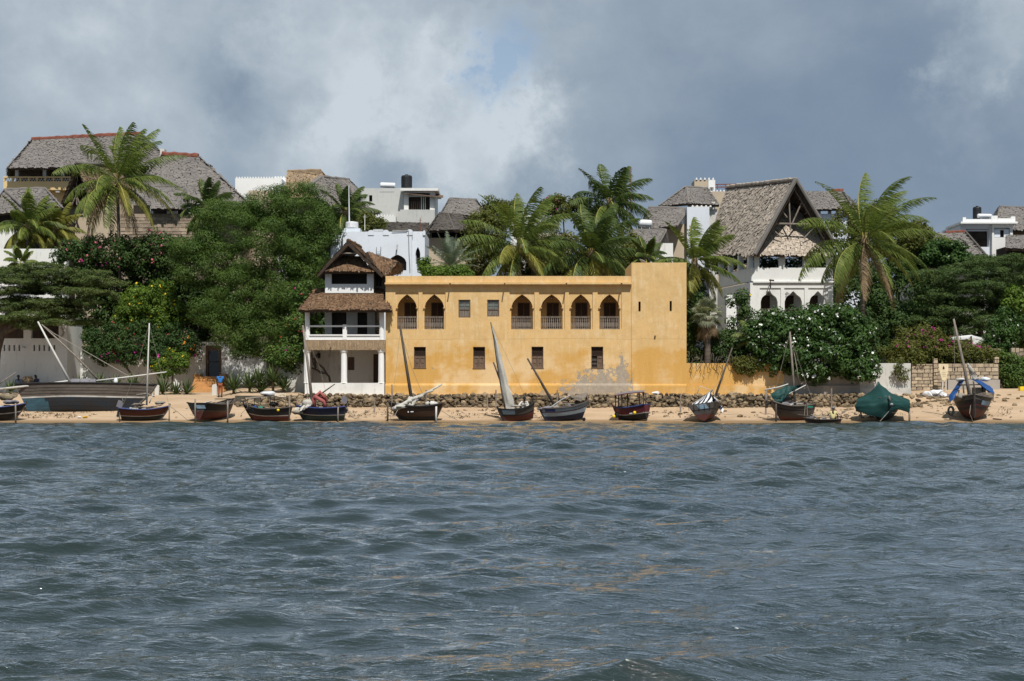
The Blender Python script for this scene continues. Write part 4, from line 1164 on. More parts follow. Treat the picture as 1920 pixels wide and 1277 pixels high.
    thatch(r, 'main', [(e0, e1, P(1288, 352, d + 1.9), k0), (e1, e2, k1, P(1288, 352, d + 1.9)), (P(1240, 384, d + 6), e0, k0, k0 + V3((0, .2, 0)))], M['thatch_grey'], seed=35, cs=0.28, ridge=[(k0, k1), (k0, e0), (P(1288, 352, d + 1.9), e1)], ridge_r=0.1)
    for px in (1251, 1292, 1336):
        pb = MB(r.location); pb.box(PX(px, d) - 0.16, PX(px, d) + 0.16, d - 0.6, d - 0.3, PZ(394, d), PZ(380, d)); pb.build('post', M['white_old'], r)
    block(r, 'wall', M['white_old'], 1249, 1345, 392, d - 0.3, 4)
    # -- crenellated tower
    d = 152.0
    r = thing('tower', 'small square tan tower with white crenellated top above the great thatch', 'tower', P(1320, 450, d))
    block(r, 'wall', M['tan'], 1302, 1328, 337.5, d, 2.5)
    block(r, 'side_wall', M['white_clean'], 1328.2, 1341, 337.5, d - 0.1, 2.5, openings=((1330.5, 1338, 351, 358),))
    cb = MB(r.location); crenels(cb, PX(1302, d), PX(1341, d), d - 0.1, 0.3, PZ(337.3, d) + 0.002, 0.2, 0.2, 0.14); cb.build('crenellation', M['white_clean'], r, kind='stuff')
    block(r, 'parapet_wall', M['tan'], 1335, 1400, 359, d - 3, 2)
    cb = MB(r.location); crenels(cb, PX(1335, d - 3), PX(1400, d - 3), d - 3, 0.25, PZ(359, d - 3) + 0.002, 0.18, 0.16, 0.12); cb.build('crenellation', M['white_clean'], r, kind='stuff')
    pg = MB(r.location)
    for t in (346, 351): pg.tube([P(1341, t, d + 1), P(1402, t - 1, d + 1)], 0.06, 4)
    for p in (1345, 1360, 1376): pg.tube([P(p, 360, d + 1), P(p, 346, d + 1)], 0.05, 4)
    pg.build('pergola', M['ridge_red'], r)
    # -- thatch behind the great gable
    d = 150.0
    r = thing('thatched_house', 'grey thatch with short red ridge, behind the right slope of the great gable', 'house', P(1550, 450, d))
    k0, k1 = P(1500, 359, d + 3), P(1581, 358, d + 3)
    e0, e1 = P(1490, 393, d - 1), P(1600, 391, d - 1)
    thatch(r, 'main', [(e0, e1, k1, k0), (e1, P(1612, 388, d + 7), k1 + V3((0, .2, 0)), k1)], M['thatch_grey'], seed=36, cs=0.3, ridge=[(P(1560, 358, d + 3), k1)], ridge_mat=M['ridge_red'], ridge_r=0.2)
    for px in (1536, 1556, 1571, 1594):
        pb = MB(r.location); pb.box(PX(px, d) - 0.15, PX(px, d) + 0.15, d, d + 0.3, PZ(402, d), PZ(388, d)); pb.build('post', M['white_old'], r)
    block(r, 'wall', M['white_cool'], 1505, 1615, 401, d - 0.3, 5)
    # -- far right group
    d = 133.0
    r = thing('thatched_house', 'broad grey thatch with long red tile ridge at the right', 'house', P(1800, 540, d))
    k0, k1 = P(1748, 437, d + 3), P(1810, 435, d + 3)
    e0, e1 = P(1700, 490, d - 2), P(1858, 490, d - 2)
    thatch(r, 'main', [(e0, e1, k1, k0), (P(1690, 488, d + 8), e0, k0, k0 + V3((0, .2, 0))), (e1, P(1862, 488, d + 8), k1 + V3((0, .2, 0)), k1)], M['thatch_grey'], seed=37, cs=0.3, ridge=[(P(1772, 436, d + 3), k1)], ridge_mat=M['ridge_red'], ridge_r=0.16)
    mb = MB(r.location); mb.tube([k1, e1], 0.14, 6); mb.build('verge', M['thatch_dark'], r)
    block(r, 'wall', M['white_old'], 1712, 1850, 488, d + 0.5, 6)
    d = 138.0
    r = thing('white_house', 'white roof terrace house with black tank at the far right', 'house', P(1860, 520, d))
    block(r, 'wall', M['white_cool'], 1801, 1860, 420, d, 6, openings=((1811, 1855, 429, 463),))
    block(r, 'side_wall', M['white'], 1860.2, 1899, 418, d - 0.4, 5, openings=((1864, 1894, 427, 445),))
    sl = MB(r.location); sl.box(PX(1796, d), PX(1902, d), d - 0.9, d + 4, PZ(421, d), PZ(417.5, d)); sl.build('cornice', M['white_clean'], r)
    for (a, b, t) in ((1801, 1807, 409), (1807.2, 1854, 412.5), (1854.2, 1866, 406), (1866.2, 1891, 411), (1891.2, 1899, 407.5)):
        mb = MB(r.location); mb.box(PX(a, d), PX(b, d), d - 0.7, d - 0.45, PZ(417.4, d), PZ(t, d)); mb.build('parapet', M['white_clean'], r)
    wb = MB(r.location)
    for (a, b) in ((1865, 1876), (1883, 1893)): wb.box(PX(a, d - .4), PX(b, d - .4), d - 0.3, d - 0.25, PZ(445, d), PZ(431, d))
    wb.build('shutter', M['white_cool'], r)
    tank(1832, 411, d + 1.5, 0.38, 1.15, M['black_plastic'], 'tall slim black water tank on the far right terrace')
    heater(1846, 405, d + 0.6, 0.19, 1.25, 'thin white solar cylinder in front of the slim black tank', 0.02)
    d = 142.0
    r = thing('thatched_house', 'steep grey thatch cut by the right edge behind the terrace house', 'house', P(1900, 520, d))
    k0, k1 = P(1874, 387.5, d + 2), P(1950, 390, d + 2)
    e0, e1 = P(1862, 430, d - 1), P(1960, 432, d - 1)
    thatch(r, 'main', [(e0, e1, k1, k0), (P(1850, 424, d + 5), e0, k0, k0 + V3((0, .2, 0)))], M['thatch_grey'], seed=38, cs=0.3, ridge=[(k0, k1)], ridge_r=0.1)
    block(r, 'wall', M['wood_shutter'], 1868, 1955, 430, d + 0.6, 4)
    d = 134.5
    r = thing('thatched_house', 'low dark eaved thatch at the right edge under the terrace house', 'house', P(1905, 520, d))
    thatch(r, 'main', [(P(1886, 443 + 22, d - 1.5), P(1960, 468, d - 1.5), P(1960, 440, d + 2), P(1886, 441, d + 2))], M['thatch_grey'], seed=39, cs=0.3)
    block(r, 'wall', M['dark_room'], 1888, 1958, 462, d - 0.4, 3)
    dish(735, 516, 109.5, 0.36, 'satellite dish on the ochre roof behind the left parapet', 0.5)
    dish(1207, 499, 110.0, 0.36, 'satellite dish peeking over the square ochre tower', -0.6)
hill_houses()
def aerials():
    for px, y0, y1, d, lab in ((1183, 312, 430, 127, 'thin rust red aerial mast beside the tallest palm'), (788, 408, 440, 128, 'short rusty pole on the roof left of the dark pavilion'), (684, 402, 432, 119, 'short pale pole beside the brown green roof shrub')):
        o = thing('aerial', lab, 'aerial', P(px, y1, d)); mb = MB(o.location); mb.tube([P(px, y1, d), P(px, y0, d)], [.04, .025], 5)
        mb.tube([P(px - 3, y0 + 5, d), P(px + 3, y0 + 5, d)], .02, 4); mb.build('pole', M['ridge_red'] if px > 700 else M['white_old'], o)
aerials()

# ------------------------------------------------------------------ the great gabled house at the right
def gable_house():
    d = 117.0
    L = P(1415, 620, d)
    r = thing('gabled_house', 'white arcaded house with huge pale palm thatch gable roof at the right', 'house', L)
    dl = d + 9.0                                  # the side wall runs back to the left
    cx = PX(1415, d)
    # front: from the corner to the right
    x1 = PX(1562, d)
    W = M['white']
    mb = MB(L)
    z0, zc, zp, ze = 2.0, PZ(530, d), PZ(502, d), PZ(476, d)
    ar = [(1426.5, 1458.5), (1471.5, 1504), (1518, 1550)]; al = [(1424.5, 1464), (1470.5, 1508.5), (1515.5, 1553)]
    hs = [(PX(a, d), PX(b, d), PZ(606, d), arch_top(PX(a, d), PX(b, d), PZ(566, d), PZ(545.5, d), 'ogee')) for a, b in ar]
    ou = [(PX(a, d), PX(b, d), PZ(606, d), PZ(540, d)) for a, b in al]
    wall_holes(mb, cx, x1, z0, zc, d + 0.08, 0.4, hs)
    wall_holes(mb, cx, x1, z0, zc - 0.002, d, 0.08, ou)
    # upper gallery: parapet and piers
    mb.box(cx, x1, d, d + 0.25, zc + 0.12, zp)
    w = mb.build('wall', W, r)
    cb = MB(L); cb.box(cx - 0.12, x1 + 0.1, d - 0.14, d + 0.26, zc + 0.001, zc + 0.119); cb.build('cornice', M['white_clean'], r)
    for a, b in ((1415, 1424), (1460.5, 1472), (1506, 1517), (1550, 1562)):
        pb = MB(L); pb.box(PX(a, d), PX(b, d), d + 0.004, d + 0.35, zp + 0.001, ze + 0.1); pb.build('pier', W, r)
    # left side wall, receding
    ang = math.atan2(dl - d, PX(1345, dl) - cx)
    u = Vector((PX(1345, dl) - cx, dl - d, 0)).normalized(); nrm = Vector((u.y, -u.x, 0))
    Ls = 8.0
    def tf(p): return Vector((cx, d, 0)) + u * (-p.x) + nrm * (-p.y) + Vector((0, 0, p.z))
    sb = MB(L)
    wall_holes(sb, -Ls, -0.003, z0, zc, 0, 0.35, [(-2.9, -1.2, PZ(606, d), arch_top(-2.9, -1.2, PZ(566, d), PZ(546, d), 'ogee')), (-5.4, -3.7, PZ(606, d), arch_top(-5.4, -3.7, PZ(566, d), PZ(546, d), 'ogee'))], tf=tf)
    wall_holes(sb, -Ls, -0.003, zc + 0.12, zp, 0, 0.25, [], tf=tf)
    sb.build('side_wall', W, r)
    for s in (-0.5, -2.8, -5.2, -7.6):
        pb = MB(L); wall_holes(pb, s - 0.2, s + 0.2, zp + 0.001, ze + 0.1, 0.003, 0.35, [], tf=tf); pb.build('pier', W, r)
    # floors, dark back wall
    ib = MB(L)
    ib.box(cx + 0.3, x1 - 0.1, d + 0.5, d + 8, zc - 0.05, zc + 0.1)
    ib.box(cx + 0.4, x1 - 0.1, d + 0.49, d + 8, PZ(610, d) - 0.1, PZ(606, d) - 0.01)
    ib.build('floor', M['white_old'], r)
    bw = MB(L); drs = [(PX(a + 6, d) + 0.1, PX(b - 9, d) + 0.1, PZ(606, d), PZ(551, d)) for a, b in ar]
    wall_holes(bw, cx + 0.35, x1, PZ(606, d), zc - 0.06, d + 2.0, 0.2, drs); bw.build('inner_wall', M['white_old'], r)
    for h in drs:
        db = MB(L); db.box(h[0], h[1], d + 2.08, d + 2.14, h[2], h[3]); db.build('door', M['wood_dark'], r)
    for a, b in ar:
        rb = MB(L); rb.box(PX(a, d), PX(b, d), d + 0.2, d + 0.28, PZ(580.5, d), PZ(578.5, d))
        for k in range(9): x = PX(a + (b - a) * (k + 0.5) / 9, d); rb.box(x - 0.04, x + 0.04, d + 0.22, d + 0.26, PZ(606, d), PZ(580.6, d))
        rb.build('railing', M['wood_grey'], r)
    fl = MB(L); fl.tube([P(1445, 540, d - 0.1), P(1445, 528, d - 0.1), P(1443, 525, d - 0.5)], 0.035, 5); fl.tube([P(1442.5, 525, d - 0.5), P(1451.5, 526, d - 0.5)], 0.06, 5); fl.build('lamp_bracket', M['wood_dark'], r)
    # curved buttress left of the side arch
    fb = MB(L)
    prof = [(1372, 552), (1376, 556), (1379.5, 566), (1381, 585), (1382, 618), (1362, 618), (1362, 552)]
    n = len(prof); vs = [P(a, b, d + 0.6) for a, b in prof] + [P(a, b, d + 0.6) + Vector((0, 0.4, 0)) for a, b in prof]
    fb.add(vs, [tuple(range(n)), tuple(range(2 * n - 1, n - 1, -1))] + [(i, i + n, (i + 1) % n + n, (i + 1) % n) for i in range(n)])
    fb.build('buttress', M['white_clean'], r)
    # roof
    ap = P(1492, 336, d - 0.3); bk = P(1365, 350, d + 13)
    eC = P(1415, 477, d - 0.9); eL = P(1318, 474, d + 11.0)
    eR = P(1566, 458, d - 0.5); eRb = P(1520, 470, d + 14)
    rf = thatch(r, 'main', [(eL, eC, ap, bk), (eR, eRb, bk, ap)], M['thatch_pale'], seed=41, cs=0.31, rough=1.5, ridge=[(ap, bk)], ridge_r=0.15, thick=0.3)
    # hip under the open gable
    h0, h1 = P(1420, 477.5, d - 0.55), P(1562, 479, d - 0.3)
    g0, g1 = P(1464, 402, d + 2.2), P(1501, 402, d + 2.2); 
    thatch(r, 'hip', [(h0, h1, g1, g0), (g0, g1, P(1485, 384, d + 2.7), P(1480, 384, d + 2.7))], M['thatch_pale'], seed=42, cs=0.27, rough=1.2)
    tb = MB(L); y = d + 0.1
    for a, b, w_ in (((1450, 419), (1526, 421), 0.07), ((1479, 366), (1482, 432), 0.06), ((1485, 420), (1503, 380), 0.06), ((1467, 396), (1476, 408), 0.045), ((1487, 350), (1551, 458), 0.07), ((1485, 352), (1426, 470), 0.07), ((1507, 447), (1526, 427), 0.05), ((1450, 431), (1466, 446), 0.05)):
        tb.tube([P(*a, y), P(*b, y)], w_, 6)
    for k in range(8):
        t = 0.1 + 0.8 * k / 8; a = ap.lerp(eR, t); tb.tube([a + Vector((-0.15, 0.3, -0.42)), a + Vector((-0.15, 3.0, -0.42))], 0.05, 5)
    tb.build('gable_frame', M['pole'], rf)
    vb = MB(L)
    vb.tube([ap + Vector((0, -0.1, 0)), eC + Vector((0, -0.1, 0))], 0.17, 7); vb.tube([ap + Vector((0, -0.1, 0)), eR + Vector((0, -0.1, 0))], 0.14, 7)
    vb.build('verge', M['thatch_grey'], rf)
gable_house()
# ------------------------------------------------------------------ plants
M['leaf_tree'] = leafmat('tree_leaf', (0.0506, 0.1012, 0.022), (0.1078, 0.1562, 0.0352), 0.25)
M['leaf_dark'] = leafmat('dark_leaf', (0.0319, 0.0637, 0.0176), (0.0716, 0.1147, 0.0319), 0.18)
M['leaf_acacia'] = leafmat('acacia_leaf', (0.0558, 0.0869, 0.0248), (0.1242, 0.1552, 0.0522), 0.2)
M['leaf_acacia2'] = leafmat('deep_acacia_leaf', (0.05, 0.0867, 0.0267), (0.1034, 0.1467, 0.05), 0.2)
M['leaf_bright'] = leafmat('bright_leaf', (0.07, 0.13, 0.02), (0.14, 0.21, 0.035), 0.3)
M['leaf_olive'] = leafmat('olive_leaf', (0.07, 0.085, 0.02), (0.15, 0.155, 0.04), 0.3)
M['leaf_gloss'] = leafmat('glossy_leaf', (0.032, 0.0699, 0.0189), (0.0728, 0.1281, 0.0349), 0.12, 0.32)
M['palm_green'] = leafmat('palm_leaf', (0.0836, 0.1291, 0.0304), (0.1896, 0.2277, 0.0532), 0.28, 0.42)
M['palm_dark'] = leafmat('dark_palm_leaf', (0.0503, 0.082, 0.0238), (0.1125, 0.1521, 0.0397), 0.25, 0.42)  # a darker green than the common palm leaf
M['palm_yellow'] = leafmat('yellowing_palm_leaf', (0.1495, 0.1667, 0.0345), (0.299, 0.2702, 0.0633), 0.3, 0.45)
M['palm_dead'] = leafmat('dead_palm_leaf', (0.20, 0.135, 0.075), (0.33, 0.245, 0.15), 0.2, 0.8)
M['palm_rib'] = pmat('palm_midrib', (0.33, 0.30, 0.07), 0.3, 2, 0.5, 0)
M['palm_silver'] = leafmat('silver_palm_leaf', (0.13, 0.165, 0.12), (0.24, 0.28, 0.20), 0.15, 0.5)
M['fan_silver'] = leafmat('grey_green_fan_leaf', (0.13, 0.145, 0.085), (0.30, 0.31, 0.20), 0.2, 0.5)
M['agave'] = leafmat('agave_leaf', (0.060, 0.095, 0.035), (0.135, 0.175, 0.075), 0.1, 0.45)
M['bark'] = pmat('grey_brown_bark', (0.13, 0.105, 0.08), 0.5, 5, 0.95, 0.5, sc=(1, 1, 0.3))
M['palm_trunk'] = pmat('palm_trunk_bark', (0.15, 0.125, 0.10), 0.5, 4, 0.95, 0.6, sc=(0.3, 0.3, 3))
def blossom(name, c): return pmat(name, c, 0.2, 3, 0.6, 0, island=0.2, fine=False)
M['pink'] = blossom('pink_blossom', (0.62, 0.14, 0.20)); M['magenta'] = blossom('magenta_blossom', (0.42, 0.035, 0.22)); M['red'] = blossom('red_blossom', (0.42, 0.03, 0.04))
M['yellow_fl'] = blossom('yellow_blossom', (0.80, 0.58, 0.03)); M['orange'] = blossom('orange_blossom', (0.75, 0.27, 0.03)); M['white_fl'] = blossom('white_blossom', (0.82, 0.82, 0.74))

def leaf_quads(c, nrm, size, asp, rg):
    """rhombic leaves at c (n,3), facing nrm"""
    n = len(c)
    nrm = nrm / np.maximum(np.linalg.norm(nrm, axis=1, keepdims=True), 1e-6)
    t = rg.normal(0, 1, (n, 3)); t -= nrm * (t * nrm).sum(1, keepdims=True); t /= np.maximum(np.linalg.norm(t, axis=1, keepdims=True), 1e-6)
    b = np.cross(nrm, t)
    L = (size * rg.uniform(0.7, 1.3, n))[:, None] * 0.5; Wd = L * asp
    q = np.stack([c - t * L, c - b * Wd + t * L * 0.1, c + t * L, c + b * Wd + t * L * 0.1], 1)
    q[:, 1] += nrm * L * 0.25; q[:, 3] += nrm * L * 0.25
    return q.reshape(-1, 3)

def px_ells(spec):
    """(px, py, rx px, ry px, distance, depth radius m) -> centres and radii in metres"""
    out = []
    for px, py, rx, ry, d, dep in spec:
        c = P(px, py, d); out.append((np.array(c), np.array([rx * d / F, dep, ry * d / F])))
    return out

def crown(root, ells, mat, clump=0.6, per=90, leaf=0.2, dens=1.0, seed=1, asp=0.6, up=0.35, name='crown', flat=1.0, jag=0.25, core=0.6, blossoms=None, out=0.95):
    rg = np.random.RandomState(seed)
    org = np.array(root.location)
    C, Nn = [], []; tips = []
    for c, r in ells:
        area = 4 * PI * ((r[0] * r[1]) ** 1.6 / 3 + (r[0] * r[2]) ** 1.6 / 3 + (r[1] * r[2]) ** 1.6 / 3) ** (1 / 1.6)
        k = max(4, int(dens * area / (clump * clump * 1.4)))
        u = rg.normal(0, 1, (k, 3)); u /= np.linalg.norm(u, axis=1, keepdims=True)
        u = u[(u[:, 1] < 0.45)]                      # the far side is never seen
        k = len(u)
        cc = c + u * r * rg.uniform(1 - jag, 1 + jag * 0.35, (k, 1))
        rad = clump * rg.uniform(0.55, 1.25, k)
        for i in range(k):
            m = int(per * rad[i] ** 2 / clump ** 2 * rg.uniform(0.7, 1.3)) + 3
            v = rg.normal(0, 1, (m, 3)); v /= np.linalg.norm(v, axis=1, keepdims=True)
            rr = rg.uniform(0.35, 1.0, (m, 1)) ** 0.6
            p = cc[i] + v * rr * rad[i] * np.array([1.15, 1.0, flat])
            C.append(p); Nn.append(v * out + np.array([0, -0.1, up]) + rg.normal(0, 0.30, (m, 3)))
            tips.append(p[:4])
        if core:
            m = int(core * area * 14 / (leaf / 0.2) ** 2 * 0.35)
            v = rg.normal(0, 1, (m, 3)); v /= np.linalg.norm(v, axis=1, keepdims=True)
            C.append(c + v * r * rg.uniform(0.3, 0.85, (m, 1))); Nn.append(rg.normal(0, 1, (m, 3)))
    C = np.concatenate(C); Nn = np.concatenate(Nn)
    V = leaf_quads(C - org, Nn, np.full(len(C), leaf), asp, rg)
    o = mesh_np(name, V, 4, mat, root, kind='stuff')
    if blossoms:
        T = np.concatenate(tips)
        for bmat, cnt, size, sel in blossoms:
            pool = T[sel(T)] if sel else T
            if len(pool) == 0: continue
            idx = rg.randint(0, len(pool), cnt)
            c = pool[idx] - org + np.array([0, -0.12, 0.05])
            q = [leaf_quads(c + rg.normal(0, size * 0.35, c.shape), rg.normal(0, 0.6, c.shape) + np.array([0, -0.8, 0.5]), np.full(len(c), size), 0.9, rg) for _ in range(3)]
            mesh_np('blossoms', np.concatenate(q), 4, bmat, root, kind='stuff')
    return o

def trunk(root, pts, rads, mat=None, name='trunk', n=8):
    mb = MB(root.location); mb.tube(pts, rads, n); return mb.build(name, mat or M['bark'], root, smooth=True)

def below(z): return lambda T: T[:, 2] < z
def above(z): return lambda T: T[:, 2] > z

# ---- coconut palms
def frond_geo(o, az, el, L, rg, grav=0.9, wind=(0.45, 0.1, 0), n=44, ll=0.85, wid=0.05, droop=0.8):
    """midrib ribbon and leaflets of one frond, as quads"""
    steps = 22
    dr = np.array([math.cos(az) * math.cos(el), math.sin(az) * math.cos(el), math.sin(el)])
    p = np.array(o, dtype=float); pts = [p.copy()]; ds = L / steps
    w = np.array(wind)
    for i in range(steps):
        t = (i + 1) / steps
        dr = dr + (np.array([0, 0, -1.0]) * grav * (0.25 + 1.3 * t) + w * (0.3 + t)) * ds / L
        dr /= np.linalg.norm(dr); p = p + dr * ds; pts.append(p.copy())
    pts = np.array(pts)
    def at(t):
        f = np.clip(t, 0, 1) * steps; i = np.minimum(f.astype(int), steps - 1); fr = (f - i)[:, None]
        return pts[i] * (1 - fr) + pts[i + 1] * fr, pts[i + 1] - pts[i]
    # ribbon
    up = np.array([0, 0, 1.0])
    T = np.gradient(pts, axis=0); T /= np.linalg.norm(T, axis=1, keepdims=True)
    S = np.cross(T, up); S /= np.maximum(np.linalg.norm(S, axis=1, keepdims=True), 1e-3)
    wd = np.linspace(0.055, 0.012, steps + 1)[:, None]
    a, b = pts - S * wd + [0, 0, 0.01], pts + S * wd + [0, 0, 0.01]
    rib = np.stack([a[:-1], b[:-1], b[1:], a[1:]], 1).reshape(-1, 3)
    qs = []
    t = np.linspace(0.12, 1.0, n)
    for sgn in (-1, 1):
        tt = np.clip(t + rg.uniform(-0.012, 0.012, n), 0, 1)
        base, tg = at(tt); tg = tg / np.linalg.norm(tg, axis=1, keepdims=True)
        side = np.cross(tg, up); side /= np.maximum(np.linalg.norm(side, axis=1, keepdims=True), 1e-3)
        nrm = np.cross(side, tg)
        ln = ll * np.clip(np.sin(PI * (0.12 + 0.83 * tt)) ** 0.75, 0.12, 1) * rg.uniform(0.8, 1.15, n)
        hang = min(max(droop, 0.0), 1.6)
        dv = side * sgn * rg.uniform(0.7, 0.95, n)[:, None] + tg * rg.uniform(0.35, 0.7, n)[:, None] + nrm * rg.uniform(-0.05, 0.2, n)[:, None]
        d1 = dv + np.array([0, 0, -0.55 * hang]) + w * 1.3
        d1 /= np.linalg.norm(d1, axis=1, keepdims=True)
        d2 = d1 * 0.7 + np.array([0, 0, -1.5 * hang]) * rg.uniform(0.7, 1.3, n)[:, None] + w * 1.5
        d2 /= np.linalg.norm(d2, axis=1, keepdims=True)
        m = base + d1 * (ln * 0.45)[:, None]; e = m + d2 * (ln * 0.6)[:, None]
        wv = tg * (wid * rg.uniform(0.7, 1.2, n))[:, None]
        qs.append(np.stack([base - wv * 0.5, base + wv * 0.5, m + wv * 0.6, m - wv * 0.6], 1).reshape(-1, 3))
        qs.append(np.stack([m - wv * 0.6, m + wv * 0.6, e + wv * 0.08, e - wv * 0.08], 1).reshape(-1, 3))
    return rib, np.concatenate(qs)

def frond_obj(root, geo, mat, rib_mat, name='frond'):
    rib, lf = geo
    o = mesh_np(name, np.concatenate([rib, lf]) - np.array(root.location), 4, rib_mat, root)
    o.data.materials.append(mat)
    mi = np.ones(len(o.data.polygons), dtype=np.int32); mi[:len(rib) // 4] = 0
    o.data.polygons.foreach_set('material_index', mi)
    return o

def coconut_palm(label, base, top, d, rad, nf=26, seed=1, wind=0.5, mats=None, low=-1.0, group='coconut palms', nuts=True, tr=0.17, bend=0.0, dead=2, dz=0):
    """base and top are photo points (trunk foot, crown heart), rad the frond length in photo pixels"""
    rg = np.random.RandomState(seed); rr = random.Random(seed)
    B, Tp = P(base[0], base[1], d), P(top[0], top[1], d)
    B.z = GZ(B.x, B.y) - 0.1
    root = thing('coconut_palm', label, 'palm tree', B, group=group)
    pts = []
    for i in range(11):
        t = i / 10; p = B.lerp(Tp, t); p.x += bend * math.sin(PI * t); pts.append(p)
    mb = MB(B)
    fine, rads = [], []
    for i in range(61):
        t = i / 60; f = t * 10; k = min(int(f), 9); fine.append(pts[k].lerp(pts[k + 1], f - k)); rads.append(tr * (1.35 - 0.55 * min(t * 2.5, 1)) * (1.06 if i % 2 else 0.97))
    mb.tube(fine, rads, 9); mb.build('trunk', M['palm_trunk'], root, smooth=True)
    L = rad * d / F * 1.02
    m1, m2, m3 = mats or (M['palm_green'], M['palm_yellow'], M['palm_dead'])
    nf = int(nf * 1.08)
    for k in range(nf):
        t = (k + 0.5) / nf
        el = R(84) + (low * 0.6 - R(84)) * t ** 0.8 + rg.uniform(-0.12, 0.12)
        az = k * 2.39996 + rg.uniform(-0.25, 0.25)
        ln = L * rg.uniform(0.9, 1.1) * (0.85 + 0.15 * math.sin(PI * min(t * 1.4, 1)))
        g = 0.72 + 1.15 * t + rg.uniform(-0.25, 0.45)
        wd = wind * (1.25 - 0.75 * t)
        geo = frond_geo(np.array(Tp) + np.array([math.cos(az) * 0.12, math.sin(az) * 0.12, 0.25 - 0.5 * t]), az, el, ln, rg, g, (wd, 0.12 * wd, 0), n=62, ll=min(1.2, L * 0.30), wid=0.062, droop=0.35 + 1.15 * t)
        old = t > 0.62 and rr.random() < 0.55
        mt = m3 if k >= nf - dead else (m2 if old else m1)
        frond_obj(root, geo, mt, M['palm_rib'] if mt is not m3 else m3)
    if nuts:
        nb = MB(B)
        for k in range(9):
            a = k * 0.7 + rr.random(); q = Tp + Vector((math.cos(a) * 0.26, math.sin(a) * 0.26 - 0.1, -0.45 - 0.3 * rr.random())); nb.ico(q, 0.12, 0.12, 0.15, k, 0.05)
        nb.build('coconuts', pmat('coconut_husk', (0.16, 0.13, 0.04), 0.4, 4, 0.6, 0, c2=(0.09, 0.06, 0.03)), root, kind='stuff')
        fb = MB(B); fb.lathe(Tp + Vector((0, 0, -0.45)), [(tr * 0.9, 0), (tr * 1.5, 0.3), (tr * 1.2, 0.7), (0.05, 1.0)], 9); fb.build('heart', M['palm_dead'], root)
    return root

coconut_palm('tall coconut palm towering over the pink bougainvillea near the left', (231, 640), (220, 340), 119.6, 126, 32, 3, 0.42, low=-1.25, dead=3, tr=0.15)
coconut_palm('broad coconut palm with long drooping fronds in front of the right white house', (1613, 640), (1622, 452), 110.5, 150, 30, 5, 0.62, low=-1.2, dead=4, tr=0.20)
coconut_palm('coconut palm leaning its fronds out beside the square ochre tower', (1296, 640), (1302, 492), 110, 98, 22, 7, 0.5, low=-1.1, dead=1)
coconut_palm('coconut palm rising behind the middle of the ochre roof, left of its twin', (972, 640), (974, 462), 117, 125, 30, 11, 0.4, low=-0.95, dead=1)
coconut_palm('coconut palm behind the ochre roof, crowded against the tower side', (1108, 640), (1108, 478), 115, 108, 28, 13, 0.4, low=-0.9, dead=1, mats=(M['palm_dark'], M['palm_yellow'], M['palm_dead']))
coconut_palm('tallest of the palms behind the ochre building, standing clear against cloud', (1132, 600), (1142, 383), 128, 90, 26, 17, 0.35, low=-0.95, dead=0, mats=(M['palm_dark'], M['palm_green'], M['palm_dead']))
coconut_palm('small coconut palm in front of the thatch at the left edge', (50, 500), (52, 425), 125.5, 75, 22, 19, 0.35, low=-0.9, dead=0, tr=0.16)
coconut_palm('short yellowish coconut palm right of the left edge palm above the white wall', (103, 500), (104, 432), 127, 58, 18, 23, 0.35, low=-0.8, dead=0, mats=(M['palm_yellow'], M['palm_yellow'], M['palm_dead']), tr=0.13)
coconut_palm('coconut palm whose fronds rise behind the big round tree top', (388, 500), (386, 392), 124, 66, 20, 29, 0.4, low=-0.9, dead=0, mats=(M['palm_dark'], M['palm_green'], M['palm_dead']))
coconut_palm('dark green coconut palm between the big tree and the pale concrete house', (648, 500), (646, 400), 126, 62, 22, 31, 0.35, low=-1.0, dead=0, mats=(M['palm_dark'], M['palm_dark'], M['palm_dead']))
coconut_palm('small green palm in front of the grey humped thatch by the tower', (1212, 520), (1212, 482), 113, 42, 16, 37, 0.3, low=-0.6, dead=0, nuts=False, mats=(M['palm_dark'], M['palm_green'], M['palm_dead']), group=None)
coconut_palm('young palm on the ochre garden wall beside the white flowering bush', (1410, 690), (1410, 636), 106.2, 40, 12, 41, 0.2, low=-0.3, dead=1, nuts=False, tr=0.10, group=None)
coconut_palm('small shrubby palm on the white wall at the left edge', (40, 510), (38, 492), 121.5, 34, 14, 43, 0.1, low=-0.1, dead=0, nuts=False, tr=0.08, group=None)

# ---- silver date palm behind the left roof end
def date_palm():
    d = 112.0; B = P(846, 560, d); B.z = 2.0; Tp = P(845, 500, d)
    root = thing('date_palm', 'stiff silvery date palm behind the left end of the ochre roof', 'palm tree', B)
    trunk(root, [B, Tp], [0.2, 0.2], M['palm_trunk']); rg = np.random.RandomState(2)
    for k in range(26):
        t = (k + .5) / 26; az = k * 2.4; el = R(85) - R(85) * t
        geo = frond_geo(np.array(Tp), az, el, 62 * d / F * rg.uniform(0.85, 1.1), rg, 0.35 + 0.5 * t, (0.08, 0, 0), n=36, ll=0.42, wid=0.05, droop=0.15)
        frond_obj(root, geo, M['palm_silver'], M['palm_silver'])
date_palm()

